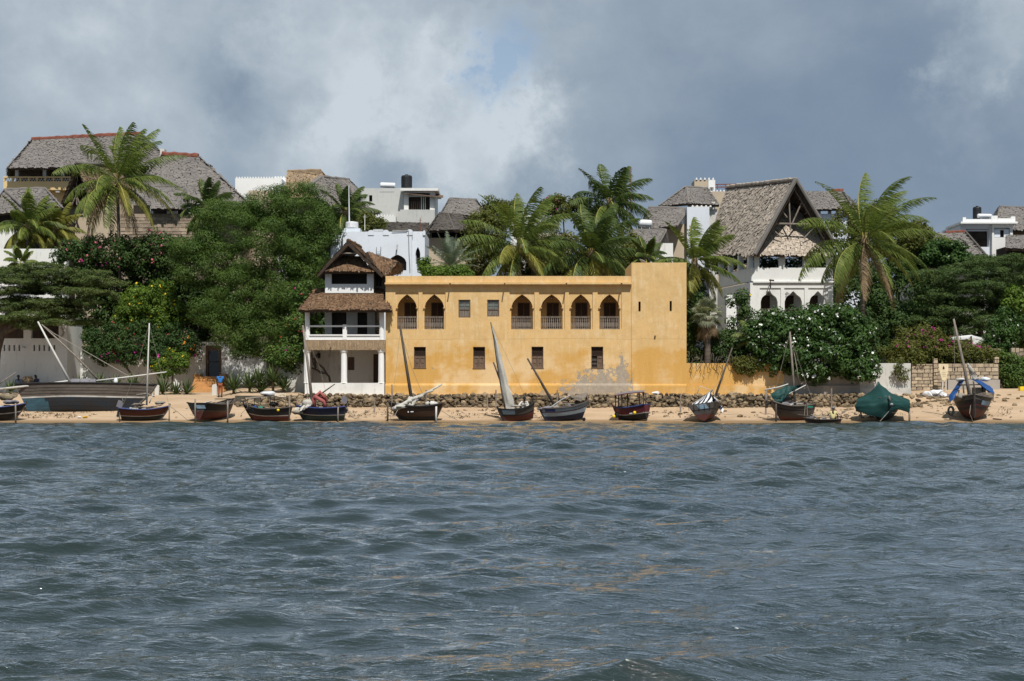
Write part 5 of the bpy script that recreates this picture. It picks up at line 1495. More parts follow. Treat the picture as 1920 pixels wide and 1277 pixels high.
# ---- fan palm against the tower
def fan_palm():
    d = 106.3; B = P(1322, 690, d); B.z = 1.6; Tp = P(1326, 588, d)
    root = thing('fan_palm', 'grey green fan palm with a skirt of dead leaves beside the tower', 'palm tree', B)
    trunk(root, [B, B.lerp(Tp, 0.5) + Vector((0.1, 0, 0)), Tp], [0.25, 0.22, 0.2], M['palm_trunk']); rg = np.random.RandomState(9)
    def fan(az, el, Lp, rad, mat, droop):
        dr = np.array([math.cos(az) * math.cos(el), math.sin(az) * math.cos(el), math.sin(el)])
        o = np.array(Tp); tip = o + dr * Lp + np.array([0, 0, -0.12 * Lp])
        side = np.cross(dr, [0, 0, 1.0]); side /= max(np.linalg.norm(side), 1e-3); nr = np.cross(side, dr)
        q = [np.array([o - side * .02, o + side * .02, tip + side * .015, tip - side * .015])]
        ns = 22
        for s in range(ns):
            a = (s + 0.5) / ns * R(250) - R(125); w = R(250) / ns * 0.52
            e = tip + (dr * math.cos(a) + side * math.sin(a)) * rad * rg.uniform(0.85, 1.05) + nr * rad * 0.18 + np.array([0, 0, -droop * rad])
            m = tip + (dr * math.cos(a) + side * math.sin(a)) * rad * 0.55 + nr * rad * 0.12
            wv = (-dr * math.sin(a) + side * math.cos(a)) * rad * 0.55 * w
            q.append(np.array([tip, m + wv + nr * 0.02, m - wv, tip])); q.append(np.array([m - wv, m + wv, e + wv * 0.1, e - wv * 0.1]))
        return np.concatenate(q)
    for k in range(30):
        t = (k + .5) / 30; el = R(85) - R(125) * t; az = k * 2.4 + rg.uniform(-.2, .2)
        mesh_np('fan_leaf', fan(az, el, rg.uniform(0.55, 0.85), rg.uniform(0.55, 0.75), None, 0.15 + 0.3 * t) - np.array(B), 4, M['fan_silver'], root)
    for k in range(14):
        az = k * 2.4 + .5; el = R(-50) - rg.uniform(0, 0.5)
        mesh_np('dead_leaf', fan(az, el, rg.uniform(0.7, 1.3), 0.5, None, 0.7) - np.array(B), 4, M['palm_dead'], root)
fan_palm()

# ---- broadleaf trees and bushes
def bush(name, label, cat, base, ells, mat, **kw):
    tr = kw.pop('trunk', None); limbs = kw.pop('limbs', None); tm = kw.pop('tmat', None)
    d = ells[0][4]; B = P(base[0], base[1], d); B.z = GZ(B.x, B.y)
    root = thing(name, label, cat, B)
    E = px_ells(ells)
    if tr:
        pts = [P(a, b, d) for a, b in tr[0]]
        if not kw.get('flat') == 0.9: pts[0].z = B.z - 0.1
        trunk(root, pts, tr[1], tm)
    else:
        c = E[0][0]; trunk(root, [B, Vector(c)], [0.10, 0.05], tm)
    for l in limbs or ():
        trunk(root, [P(a, b, d + (l[2] if len(l) > 2 else 0)) for a, b in l[0]], l[1], tm, 'limb', 6)
    crown(root, E, mat, **kw)
    return root

bush('shade_tree', 'big round dark green shade tree left of the veranda house', 'tree', (500, 700),
     [(470, 455, 95, 75, 116.2, 3.6), (555, 400, 60, 52, 117.2, 2.6), (425, 425, 60, 48, 116.2, 2.4), (380, 490, 50, 45, 115.7, 2.2), (500, 395, 50, 38, 117.2, 2.2), (465, 555, 80, 60, 114.0, 2.6),
      (438, 612, 46, 42, 113.2, 2.0), (490, 625, 40, 42, 113.2, 1.8), (545, 505, 62, 72, 116.7, 2.2), (585, 455, 40, 58, 117.2, 1.6), (545, 600, 45, 70, 116.2, 1.8), (355, 470, 22, 20, 115.7, 1.2), (395, 575, 22, 30, 114.2, 1.2), (590, 430, 30, 40, 117.2, 1.4), (575, 520, 30, 50, 117.2, 1.3), (462, 660, 28, 14, 113.0, 1.2)],
     M['leaf_tree'], clump=0.80, per=430, leaf=0.125, dens=0.92, seed=4, jag=0.26, asp=0.5, core=0.9, flat=0.72,
     trunk=([(512, 715), (508, 660), (516, 600), (505, 540)], [0.42, 0.36, 0.32, 0.2]), limbs=[([(516, 610), (560, 540), (588, 470), (600, 420)], [0.22, 0.16, 0.1, 0.04]), ([(512, 600), (470, 540), (430, 480), (400, 440)], [0.22, 0.16, 0.1, 0.04]), ([(565, 590), (575, 540), (568, 480)], [0.12, 0.1, 0.05])])
def acacia_tiers(x0, x1, tiers, d, seed, rx=(22, 40), dd=2.0):
    """flat umbels: tiers = (row, x from, x to, thickness)"""
    rr = random.Random(seed); out = []
    for (y, a, b, th, n) in tiers:
        for k in range(n):
            x = a + (b - a) * (k + rr.random()) / n
            out.append((x, y + rr.uniform(-6, 6), rr.uniform(*rx), th * rr.uniform(0.7, 1.2), d + rr.uniform(-dd, dd), rr.uniform(0.9, 1.6)))
    return out
bush('acacia', 'flat topped acacia spreading over the white wall at the left', 'tree', (-15, 720),
     acacia_tiers(0, 230, [(505, -30, 120, 6, 6), (518, -30, 180, 7, 8), (532, 0, 215, 7, 9), (548, -30, 195, 7, 9), (563, -30, 175, 7, 8), (580, -30, 150, 8, 8), (596, -20, 120, 8, 6), (606, 30, 165, 5, 4)], 111, 3),
     M['leaf_acacia'], clump=0.34, per=60, leaf=0.15, seed=14, asp=0.3, flat=0.4, jag=0.25, core=0.5, up=0.9, dens=0.75,
     trunk=([(-12, 720), (-5, 660), (5, 625), (40, 590), (90, 560)], [0.3, 0.26, 0.22, 0.16, 0.08]), limbs=[([(5, 625), (50, 605), (110, 575)], [0.16, 0.1, 0.05]), ([(0, 640), (-25, 590), (-40, 550)], [0.16, 0.12, 0.06])])
bush('acacia', 'great spreading acacia filling the right side behind the block wall', 'tree', (1850, 700),
     acacia_tiers(1700, 1980, [(486, 1840, 1985, 6, 5), (498, 1780, 1990, 7, 8), (514, 1740, 1990, 8, 9), (530, 1730, 1990, 8, 10), (548, 1725, 1985, 9, 10), (566, 1720, 1985, 9, 10), (584, 1715, 1980, 9, 10), (602, 1715, 1900, 9, 8), (618, 1740, 1880, 8, 6)], 121, 5, (24, 46), 3.0),
     M['leaf_acacia2'], clump=0.38, per=60, leaf=0.17, seed=15, asp=0.3, flat=0.4, jag=0.25, core=0.5, up=0.9, dens=0.7,
     trunk=([(1850, 705), (1846, 660), (1835, 610), (1820, 560)], [0.35, 0.3, 0.22, 0.12]), limbs=[([(1840, 640), (1880, 590), (1930, 550)], [0.2, 0.14, 0.08]), ([(1820, 690), (1790, 640), (1760, 590)], [0.16, 0.12, 0.06])])
bush('shade_tree', 'dark leafy tree behind the trunk of the right coconut palm', 'tree', (1650, 700),
     [(1600, 560, 55, 70, 122, 2.0), (1680, 560, 60, 70, 124, 2.5), (1650, 500, 60, 40, 126, 2.0), (1700, 620, 50, 50, 120, 2.0), (1620, 640, 45, 45, 118, 1.6), (1560, 520, 30, 50, 127, 1.5), (1755, 590, 40, 60, 124, 2.0), (1500, 505, 90, 18, 130, 1.2), (1400, 500, 60, 22, 131, 1.2), (1730, 470, 60, 24, 130, 1.5)],
     M['leaf_dark'], clump=0.6, per=70, leaf=0.24, seed=16, core=1.2)
bush('bougainvillea', 'pink flowering bougainvillea tree behind the tall left palm', 'tree', (250, 620),
     [(210, 480, 70, 36, 120, 2.0), (290, 480, 55, 38, 120, 2.0), (150, 490, 42, 40, 119, 1.5), (330, 500, 40, 50, 120, 1.8), (240, 530, 95, 40, 121, 1.8), (320, 570, 50, 50, 121, 1.8)],
     M['leaf_dark'], clump=0.5, per=70, leaf=0.2, seed=17, core=1.5, jag=0.35, blossoms=[(M['pink'], 90, 0.17, above(PZ(500, 120))), (M['magenta'], 40, 0.18, above(PZ(520, 120)))])
bush('hedge_tree', 'deep shaded evergreen growth behind the flower covered garden wall', 'tree', (200, 690),
     [(150, 590, 60, 50, 120.6, 1.2), (210, 600, 60, 60, 120.8, 1.2), (340, 600, 60, 70, 120.5, 1.2), (400, 590, 50, 60, 120.6, 1.2), (150, 650, 40, 35, 120, .8), (270, 560, 60, 40, 121, 1.2), (560, 600, 50, 70, 118, 1.5), (600, 560, 35, 60, 119, 1.3), (440, 560, 60, 60, 121, 1.5)],
     M['leaf_dark'], clump=0.6, per=60, leaf=0.25, seed=18, core=2.2)
bush('yellow_bush', 'light green bush dotted with yellow flowers behind the garden wall', 'shrub', (275, 690),
     [(275, 572, 48, 34, 118.2, 1.3), (300, 555, 30, 25, 118.2, 1.0), (245, 590, 26, 28, 118, 1.0), (320, 590, 28, 28, 118, 1.0), (292, 612, 40, 22, 117.8, 0.9)],
     M['leaf_bright'], clump=0.4, per=75, leaf=0.17, seed=19, jag=0.3, blossoms=[(M['yellow_fl'], 95, 0.15, None)])
bush('flowering_creeper', 'creeper with red and orange flowers tumbling over the garden wall', 'shrub', (270, 710),
     [(200, 640, 40, 30, 116.6, 0.6), (260, 640, 55, 34, 116.6, 0.6), (320, 640, 45, 30, 116.6, 0.6), (230, 662, 50, 18, 116.3, 0.5), (355, 645, 24, 26, 116.5, 0.5), (290, 668, 25, 22, 116.3, 0.5), (185, 655, 25, 25, 116.5, 0.5)],
     leafmat('creeper_leaf', (0.03, 0.065, 0.02), (0.07, 0.12, 0.035), 0.2), clump=0.35, per=60, leaf=0.16, seed=20, jag=0.45, blossoms=[(M['red'], 40, 0.11, None), (M['orange'], 26, 0.13, lambda T: (T[:, 0] > PX(330, 116)) & (T[:, 2] < PZ(632, 116))), (M['magenta'], 40, 0.17, below(PZ(660, 116)))])
bush('yellow_bush', 'small yellow green shrub at the foot of the creeper wall', 'shrub', (322, 720),
     [(325, 682, 26, 20, 114.8, 0.7), (310, 692, 18, 14, 114.6, 0.5), (335, 670, 14, 12, 114.8, 0.4)],
     M['leaf_bright'], clump=0.3, per=60, leaf=0.15, seed=22, jag=0.35, blossoms=[(M['yellow_fl'], 14, 0.13, None)])
bush('garden_bush', 'leafy bush with red flowers against the left side of the veranda house', 'shrub', (555, 720),
     [(560, 640, 28, 50, 109.5, 1.0), (545, 672, 28, 22, 108.5, 0.8), (572, 600, 20, 30, 110, 0.8), (520, 668, 20, 16, 109, 0.7), (570, 560, 22, 30, 112, 0.9)],
     M['leaf_tree'], clump=0.4, per=60, leaf=0.19, seed=24, jag=0.4, blossoms=[(M['red'], 26, 0.13, None), (M['magenta'], 18, 0.14, None)])
bush('frangipani', 'large dark glossy bush full of white flowers before the gabled house', 'shrub', (1520, 720),
     [(1470, 640, 62, 58, 105.4, 1.6), (1522, 612, 48, 32, 106, 1.5), (1570, 640, 52, 60, 105.2, 1.6), (1430, 630, 36, 42, 105.8, 1.2), (1520, 670, 75, 40, 104.6, 1.3), (1605, 680, 36, 32, 104.4, 0.9), (1436, 625, 30, 18, 106, 1.0), (1610, 640, 32, 36, 105.2, 1.1), (1580, 600, 25, 20, 105.8, .9), (1628, 698, 16, 14, 104.2, .5)],
     M['leaf_gloss'], clump=0.42, per=55, leaf=0.26, seed=25, jag=0.28, asp=0.42, core=1.0, blossoms=[(M['white_fl'], 240, 0.165, None)])
bush('bougainvillea', 'yellow green bougainvillea mound with magenta flowers above the stone wall', 'shrub', (1740, 710),
     [(1700, 668, 42, 26, 111, 1.2), (1745, 655, 48, 34, 112, 1.3), (1790, 665, 42, 26, 112, 1.2), (1720, 635, 36, 24, 113, 1.2), (1680, 690, 16, 18, 106, 0.5), (1830, 672, 35, 20, 112, 1.0)],
     M['leaf_olive'], clump=0.4, per=65, leaf=0.17, seed=26, jag=0.4, blossoms=[(M['magenta'], 64, 0.14, above(PZ(655, 112)))])
bush('frangipani', 'dark bush with few white flowers beside the stone pillars at the right', 'shrub', (1880, 720),
     [(1875, 635, 28, 36, 115, 1.2), (1895, 610, 24, 30, 115.5, 1.0), (1860, 660, 18, 20, 114.6, 0.7)],
     M['leaf_gloss'], clump=0.4, per=55, leaf=0.24, seed=27, asp=0.42, blossoms=[(M['white_fl'], 26, 0.15, None)])
bush('shade_tree', 'bright leafed tree cut by the right edge above the stone pillars', 'tree', (1915, 720),
     [(1910, 575, 26, 34, 116, 1.2), (1930, 610, 30, 45, 116, 1.3)], M['leaf_bright'], clump=0.42, per=60, leaf=0.22, seed=28)
bush('garden_bush', 'low green bush growing round the end of the block wall', 'shrub', (1900, 725),
     [(1895, 692, 20, 28, 111.5, 0.8), (1905, 712, 24, 16, 111, 0.7), (1925, 700, 20, 26, 111.5, 0.7), (1880, 672, 12, 12, 112, 0.5)], M['leaf_tree'], clump=0.36, per=60, leaf=0.18, seed=29, jag=0.35)
bush('roof_shrub', 'row of fresh green shrubs peeping over the left ochre parapet', 'shrub', (840, 560),
     [(815, 512, 24, 14, 110, 0.8), (850, 512, 26, 13, 110, 0.8), (800, 500, 10, 16, 110.5, .5), (868, 515, 16, 9, 110, .6)], M['leaf_bright'], clump=0.32, per=60, leaf=0.17, seed=30, jag=0.4)
bush('shade_tree', 'yellow green tree left of the middle coconut palm', 'tree', (920, 520),
     [(915, 440, 34, 40, 121, 1.6), (930, 400, 24, 24, 123, 1.3), (955, 395, 26, 18, 124, 1.2), (900, 480, 28, 40, 119, 1.4), (890, 425, 16, 20, 122, .8)], M['leaf_olive'], clump=0.45, per=65, leaf=0.2, seed=31, jag=0.4)
bush('shade_tree', 'olive green tree with pink flowers between the palm crowns', 'tree', (1070, 520),
     [(1055, 388, 36, 18, 130, 1.3), (1085, 395, 22, 20, 130, 1.2), (1035, 385, 18, 14, 131, .8), (1050, 480, 50, 40, 121, 1.5), (1030, 520, 50, 30, 119, 1.3), (985, 500, 40, 36, 120, 1.2), (1150, 480, 50, 50, 121, 1.5), (1180, 500, 30, 40, 119, 1.2)], M['leaf_olive'], clump=0.45, per=65, leaf=0.2, seed=32, jag=0.35, blossoms=[(M['magenta'], 16, 0.18, above(PZ(395, 130)))])
bush('roof_shrub', 'brown green shrub behind the squat white water tank', 'shrub', (690, 440),
     [(695, 418, 22, 17, 121, 0.9), (676, 428, 14, 12, 121, .6), (712, 425, 10, 12, 121, .5)], M['leaf_olive'], clump=0.34, per=60, leaf=0.17, seed=33, jag=0.4)
bush('shade_tree', 'dark layered tree standing before the red ridged thatch at the right', 'tree', (1768, 520),
     [(1765, 462, 30, 9, 124, 1.0), (1785, 487, 34, 14, 124, 1.0), (1740, 482, 26, 20, 124, 1.0), (1795, 462, 14, 5, 124, .5), (1820, 490, 20, 10, 124, .7)], M['leaf_gloss'], clump=0.34, per=60, leaf=0.22, seed=34)
bush('shade_tree', 'olive bush mass under the upper fronds of the right coconut palm', 'tree', (1680, 520),
     [(1690, 450, 45, 35, 124, 1.5), (1590, 430, 36, 40, 128, 1.4), (1720, 440, 26, 24, 126, 1.2), (1640, 420, 40, 40, 128, 1.4)], M['leaf_olive'], clump=0.48, per=60, leaf=0.22, seed=35, jag=0.35)
bush('garden_bush', 'dark shrubs behind the ochre garden wall under the fan palm', 'shrub', (1350, 700),
     [(1310, 650, 30, 40, 107.5, 0.9), (1355, 655, 34, 34, 107.8, 1.0), (1385, 610, 20, 60, 109, 1.0), (1305, 600, 22, 50, 109, .9), (1300, 560, 20, 50, 110.5, .8), (1395, 668, 24, 22, 107, .7)], M['leaf_dark'], clump=0.45, per=60, leaf=0.2, seed=36, core=1.2, blossoms=[(M['yellow_fl'], 10, 0.12, None)])
bush('wall_creeper', 'light green creeper hanging down the ochre garden wall', 'shrub', (1400, 700),
     [(1396, 677, 24, 7, 105.0, 0.3), (1404, 690, 13, 14, 104.85, .2), (1389, 690, 8, 15, 104.85, .18), (1414, 686, 9, 10, 104.9, .2), (1380, 682, 7, 8, 104.9, .15), (1426, 680, 8, 6, 105, .2)], M['leaf_olive'], clump=0.2, per=34, leaf=0.12, seed=38, jag=0.6, flat=0.9, core=0.15, trunk=([(1392, 683), (1398, 679), (1404, 684)], [.03, .03, .02]))
bush('wall_creeper', 'sparse dry creeper on the stained whitewashed wall', 'shrub', (1690, 710),
     [(1688, 692, 14, 16, 104.75, 0.2), (1692, 706, 10, 10, 104.75, .15)], M['leaf_olive'], clump=0.2, per=16, leaf=0.12, seed=39, jag=0.7, core=0.05, flat=0.9, trunk=([(1690, 682), (1689, 694), (1691, 706)], [.03, .03, .02]))
# bare twigs hanging over the ochre wall
tw = thing('dry_vine', 'tangle of bare vine stems hanging over the ochre garden wall', 'plant', P(1315, 681, 104.9))
rr = random.Random(12)
for k in range(15):
    mb = MB(tw.location); x, y = 1298 + k * 5.0 + rr.uniform(-3, 3), 668 + rr.uniform(-10, 10); pts = []
    for j in range(7):
        pts.append(P(x, y, 104.85 - 0.1 * math.sin(j))); x += rr.uniform(-4, 4.5); y += rr.uniform(3, 8)
    mb.tube(pts, [0.022, 0.02, 0.018, 0.016, 0.014, 0.012, 0.008], 4); mb.build('stem', M['bark'], tw)

# ---- agaves along the garden wall
def agave(px, py, d, rad_px, seed, label, n=46, stem=0.0, mat=None):
    rg = np.random.RandomState(seed); B = P(px, py, d); B.z = GZ(B.x, B.y) + stem
    root = thing('agave', label, 'agave', B, group='spiky agaves along the garden wall')
    L = 1.25 * rad_px * d / F; q = []
    for k in range(n):
        t = (k + 0.5) / n; az = k * 2.39996; el = R(80) - R(85) * t ** 0.8 + rg.uniform(-.1, .1)
        dr = np.array([math.cos(az) * math.cos(el), math.sin(az) * math.cos(el), math.sin(el)]); s = np.array([-math.sin(az), math.cos(az), 0])
        ln = L * rg.uniform(0.85, 1.1); m = dr * ln * 0.5; e = dr * ln + np.array([0, 0, -0.1 * ln * t]); w = s * 0.055 * L
        q.append(np.array([-w * .6, w * .6, m + w, m - w])); q.append(np.array([m - w, m + w, e + w * .1, e - w * .1]))
    mesh_np('leaves', np.concatenate(q), 4, mat or M['agave'], root)
    mb = MB(); mb.tube([(0, 0, -stem - 0.1), (0, 0, 0.05)], 0.1, 6); mb.build('stem', M['palm_dead'], root)
k = 0
for px, py, rad, st, lab in ((438, 728, 30, 0.25, 'agave right beside the blue shirted man'), (468, 728, 32, 0.3, 'second agave right of the entrance steps'), (491, 730, 27, 0.1, 'pale low agave in the middle of the right clump'), (512, 712, 30, 0.75, 'tall stemmed agave of the right clump'), (486, 706, 26, 0.75, 'agave at the back of the right clump'), (531, 725, 26, 0.3, 'agave at the end of the clump next to the veranda house'),
                         (150, 716, 30, 0.2, 'agave at the corner of the left white wall'), (185, 710, 26, 0.5, 'agave right of the corner one, before the wall'), (215, 712, 26, 0.4, 'agave behind the beached dhow yard'), (250, 716, 28, 0.3, 'agave left of the slim bare mast'), (305, 724, 30, 0.1, 'broad agave right of the slim bare mast'), (350, 724, 26, 0.05, 'agave left of the orange entrance steps'), (330, 730, 22, 0.0, 'small agave below the yellow green shrub'), (20, 716, 22, 0.2, 'dark agave against the left slotted wall')):
    k += 1; agave(px, py, 108.0 if px > 420 else 109.5, rad, 50 + k, lab, stem=st)
# ------------------------------------------------------------------ walls and stones along the shore
def left_walls():
    d = 114.0
    r = thing('slotted_wall', 'white seaside garden building with a row of upright slots, left edge', 'building', P(60, 700, d))
    hs = [(PX(a, d), PX(a + 3.4, d), PZ(658, d), PZ(647, d)) for a in (-3, 6.5, 15.8, 25, 34.5, 62.5, 72, 81, 90.5, 100)]
    hs += [(PX(-60, d), PX(44, d), PZ(634.5, d), PZ(606, d)), (PX(58, d), PX(110, d), PZ(634.5, d), PZ(606, d))]
    mb = MB(r.location); wall_holes(mb, PX(-70, d), PX(126, d), 1.2, PZ(597, d), d, 0.35, hs)
    mb.box(PX(126, d) - 0.35, PX(126, d) - 0.002, d + 0.351, d + 4, 1.2, PZ(597, d) - 0.002)
    mb.build('wall', M['white'], r)
    bb = MB(r.location); bb.box(PX(-70, d), PX(122, d), d + 3.2, d + 3.4, 1.2, PZ(597, d)); bb.build('inner_wall', M['wood_shutter'], r)
    rf = MB(r.location); rf.box(PX(-72, d), PX(128, d), d - 0.1, d + 4, PZ(597, d) + 0.001, PZ(594.5, d)); rf.build('roof_slab', M['white_old'], r)
    ar = MB(r.location); pts = [P(112 + 7 * math.sin(t * PI / 10), 612 + 22 * (t / 10), d - 0.04) for t in range(1, 10)]; ar.tube(pts, 0.07, 5); ar.build('arch_relief', M['grey_and_shaded_plaster'], r)
    sp = MB(r.location); sp.tube([P(46, 651, d), P(43, 650.5, d - 0.4)], 0.06, 6); sp.build('spout', M['metal_grey'], r)
    # garden wall with the entrance door
    d = 117.5
    r = thing('entrance_wall', 'whitewashed garden wall with tall framed glass door above orange steps', 'wall', P(400, 710, d))
    door = (PX(385.5, d), PX(415, d), PZ(706, d), PZ(648, d))
    gate = MB(r.location)
    wall_holes(gate, PX(345, d), PX(430, d), 1.6, PZ(641, d), d, 0.4, [door]); gate.build('gate_wall', M['white'], r)
    wb = MB(r.location); wall_holes(wb, PX(126, d), PX(344.8, d), 1.4, PZ(662, d), d + 0.05, 0.35, []); wb.build('wall', M['white'], r)
    wb = MB(r.location); wall_holes(wb, PX(430.2, d), PX(580, d), 1.4, PZ(660, d), d + 0.05, 0.35, []); wb.build('wall', M['white'], r)
    fr = MB(r.location); x0, x1, z0, z1 = door
    fr.box(x0, x0 + 0.2, d + 0.02, d + 0.2, z0, z1); fr.box(x1 - 0.2, x1, d + 0.02, d + 0.2, z0, z1); fr.box(x0 + 0.201, x1 - 0.201, d + 0.02, d + 0.2, z1 - 0.38, z1)
    f = fr.build('door_frame', M['wood_shutter'], r)
    pn = MB(r.location); pn.box(x0 + 0.2, x1 - 0.2, d + 0.1, d + 0.12, z0, z1 - 0.38); pn.build('pane', M['glass'], f)
    fb = MB(r.location); fb.box(x0 + 0.2, x1 - 0.2, d + 0.06, d + 0.099, z0 + (z1 - z0) * 0.46, z0 + (z1 - z0) * 0.49); fb.box(x0 + 0.2, x0 + 0.25, d + 0.06, d + 0.099, z0, z1 - 0.38); fb.build('glazing_bar', M['wood_dark'], f)
    # plaques: small plates with an emblem and lines of lettering too small to read
    for (a, b, t, o) in ((371.5, 380, 668.5, 677), (419, 427, 669, 675)):
        pb = MB(r.location); pb.box(PX(a, d), PX(b, d), d - 0.03, d - 0.002, PZ(o, d), PZ(t, d)); q = pb.build('plaque', M['white_clean'] if a < 400 else M['grey_and_shaded_plaster'], r)
        lb = MB(r.location)
        if a < 400:
            lb.box(PX(373.5, d), PX(376, d), d - 0.036, d - 0.031, PZ(673.4, d), PZ(669.6, d)); lb.box(PX(377, d), PX(378.4, d), d - 0.036, d - 0.031, PZ(673.4, d), PZ(670, d))
            lb.box(PX(372.3, d), PX(379.2, d), d - 0.036, d - 0.031, PZ(676.2, d), PZ(675, d))
        else:
            for z in (671, 673): lb.box(PX(420.5, d), PX(425.5, d), d - 0.036, d - 0.031, PZ(z + 0.7, d), PZ(z, d))
        lb.build('emblem', M['wood_dark'], q, kind='stuff')
    st = thing('entrance_steps', 'broad orange plastered steps leading up to the framed door', 'steps', P(390, 733, 113))
    step_m = pmat('orange_step_plaster', (0.58, 0.31, 0.115), 0.3, 1.5, 0.9, 0.2, c2=(0.48, 0.25, 0.10))
    n = 6; ztop = PZ(706.5, 117.5)
    for k in range(n):
        y0 = 112.6 + k * 0.62; zz = 1.85 + (ztop - 1.85) * (k + 1) / n
        mb = MB(st.location); w = 1.0 - 0.045 * k
        mb.box(PX(389, y0) - 1.22 * w, PX(389, y0) + 1.22 * w, y0, y0 + 0.62 if k < n - 1 else 117.48, 1.5, zz); mb.build('step', step_m, st)
    for (a, b) in ((362, 375), (412, 422)):
        mb = MB(st.location); mb.box(PX(a, 116.4), PX(b, 116.4), 116.4, 117.47, 1.5, PZ(701.5, 116.4)); mb.build('cheek_wall', step_m, st)
    # ruined white wall by the veranda house
    d = 108.5
    r = thing('boundary_wall', 'peeling white wall stub with grey bare patches left of the veranda house', 'wall', P(555, 715, d))
    mb = MB(r.location)
    prof = [(528, 700), (534, 684), (541, 668), (550, 662), (575, 664), (575, 740), (528, 740)]
    k = len(prof); mb.add([P(a, b, d) for a, b in prof] + [P(a, b, d) + Vector((0, .35, 0)) for a, b in prof], [tuple(range(k)), tuple(range(2 * k - 1, k - 1, -1))] + [(i, i + k, (i + 1) % k + k, (i + 1) % k) for i in range(k)])
    mb.build('wall', M['white_old'], r)
    # grave-like pale slabs standing on the sand
    for px, py, w, h, lab in ((294, 736, 8, 20, 'weathered pale slab standing upright behind the slim bare mast'), (402, 735, 9, 22, 'rough white post slab beside the man in the blue shirt')):
        d = 108.5; o = thing('stone_slab', lab, 'stone slab', P(px, py, d)); o.location.z = GZ(o.location.x, d) - 0.05
        mb = MB(); ww, hh = w * d / F / 2, h * d / F
        mb.add([(-ww, 0, 0), (ww, 0, 0), (ww, 0, hh * .9), (ww * .5, 0, hh), (-ww * .6, 0, hh * .97), (-ww, 0, hh * .85)] + [(-ww, .25, 0), (ww, .25, 0), (ww, .25, hh * .9), (ww * .5, .25, hh), (-ww * .6, .25, hh * .97), (-ww, .25, hh * .85)],
               [(0, 1, 2, 3, 4, 5), (11, 10, 9, 8, 7, 6)] + [(i, i + 6, (i + 1) % 6 + 6, (i + 1) % 6) for i in range(6)])
        mb.build('slab', M['white_old'], o)
left_walls()

stone_m = pmat('rubble_stone', (0.29, 0.215, 0.135), 0.55, 2.2, 0.95, 0.7, c2=(0.115, 0.088, 0.052), orand=0.5, island=0.45)
def stone_parts(root, items, meshes, name='stone'):
    """items: (location, scale, rotation); the largest 300 become parts, the rest one piece of stuff"""
    items = sorted(items, key=lambda t: -(t[1][0] * t[1][2]))
    rr = random.Random(5)
    for loc, sc, rot in items[:295]:
        o = bpy.data.objects.new(name, rr.choice(meshes)); COL.objects.link(o); o.parent = root
        o.location, o.scale, o.rotation_euler = Vector(loc) - root.location, sc, rot
    if len(items) > 295:
        mb = MB(root.location)
        for i, (loc, sc, rot) in enumerate(items[295:]): mb.ico(loc, sc[0], sc[1], sc[2], i, 0.28, 1, rot)
        mb.build('small_stones', stone_m, root, kind='stuff')
def stone_meshes(mat, n=9, jit=0.3, sub=2):
    out = []
    for k in range(n):
        mb = MB(); rg = random.Random(k)
        vs, fs = ICO[1]
        mb.add([Vector(v) * (1 + rg.uniform(-jit, jit)) for v in vs], fs)
        me = bpy.data.meshes.new('stone'); me.from_pydata(mb.v, [], mb.f); me.materials.append(mat); out.append(me)
    return out
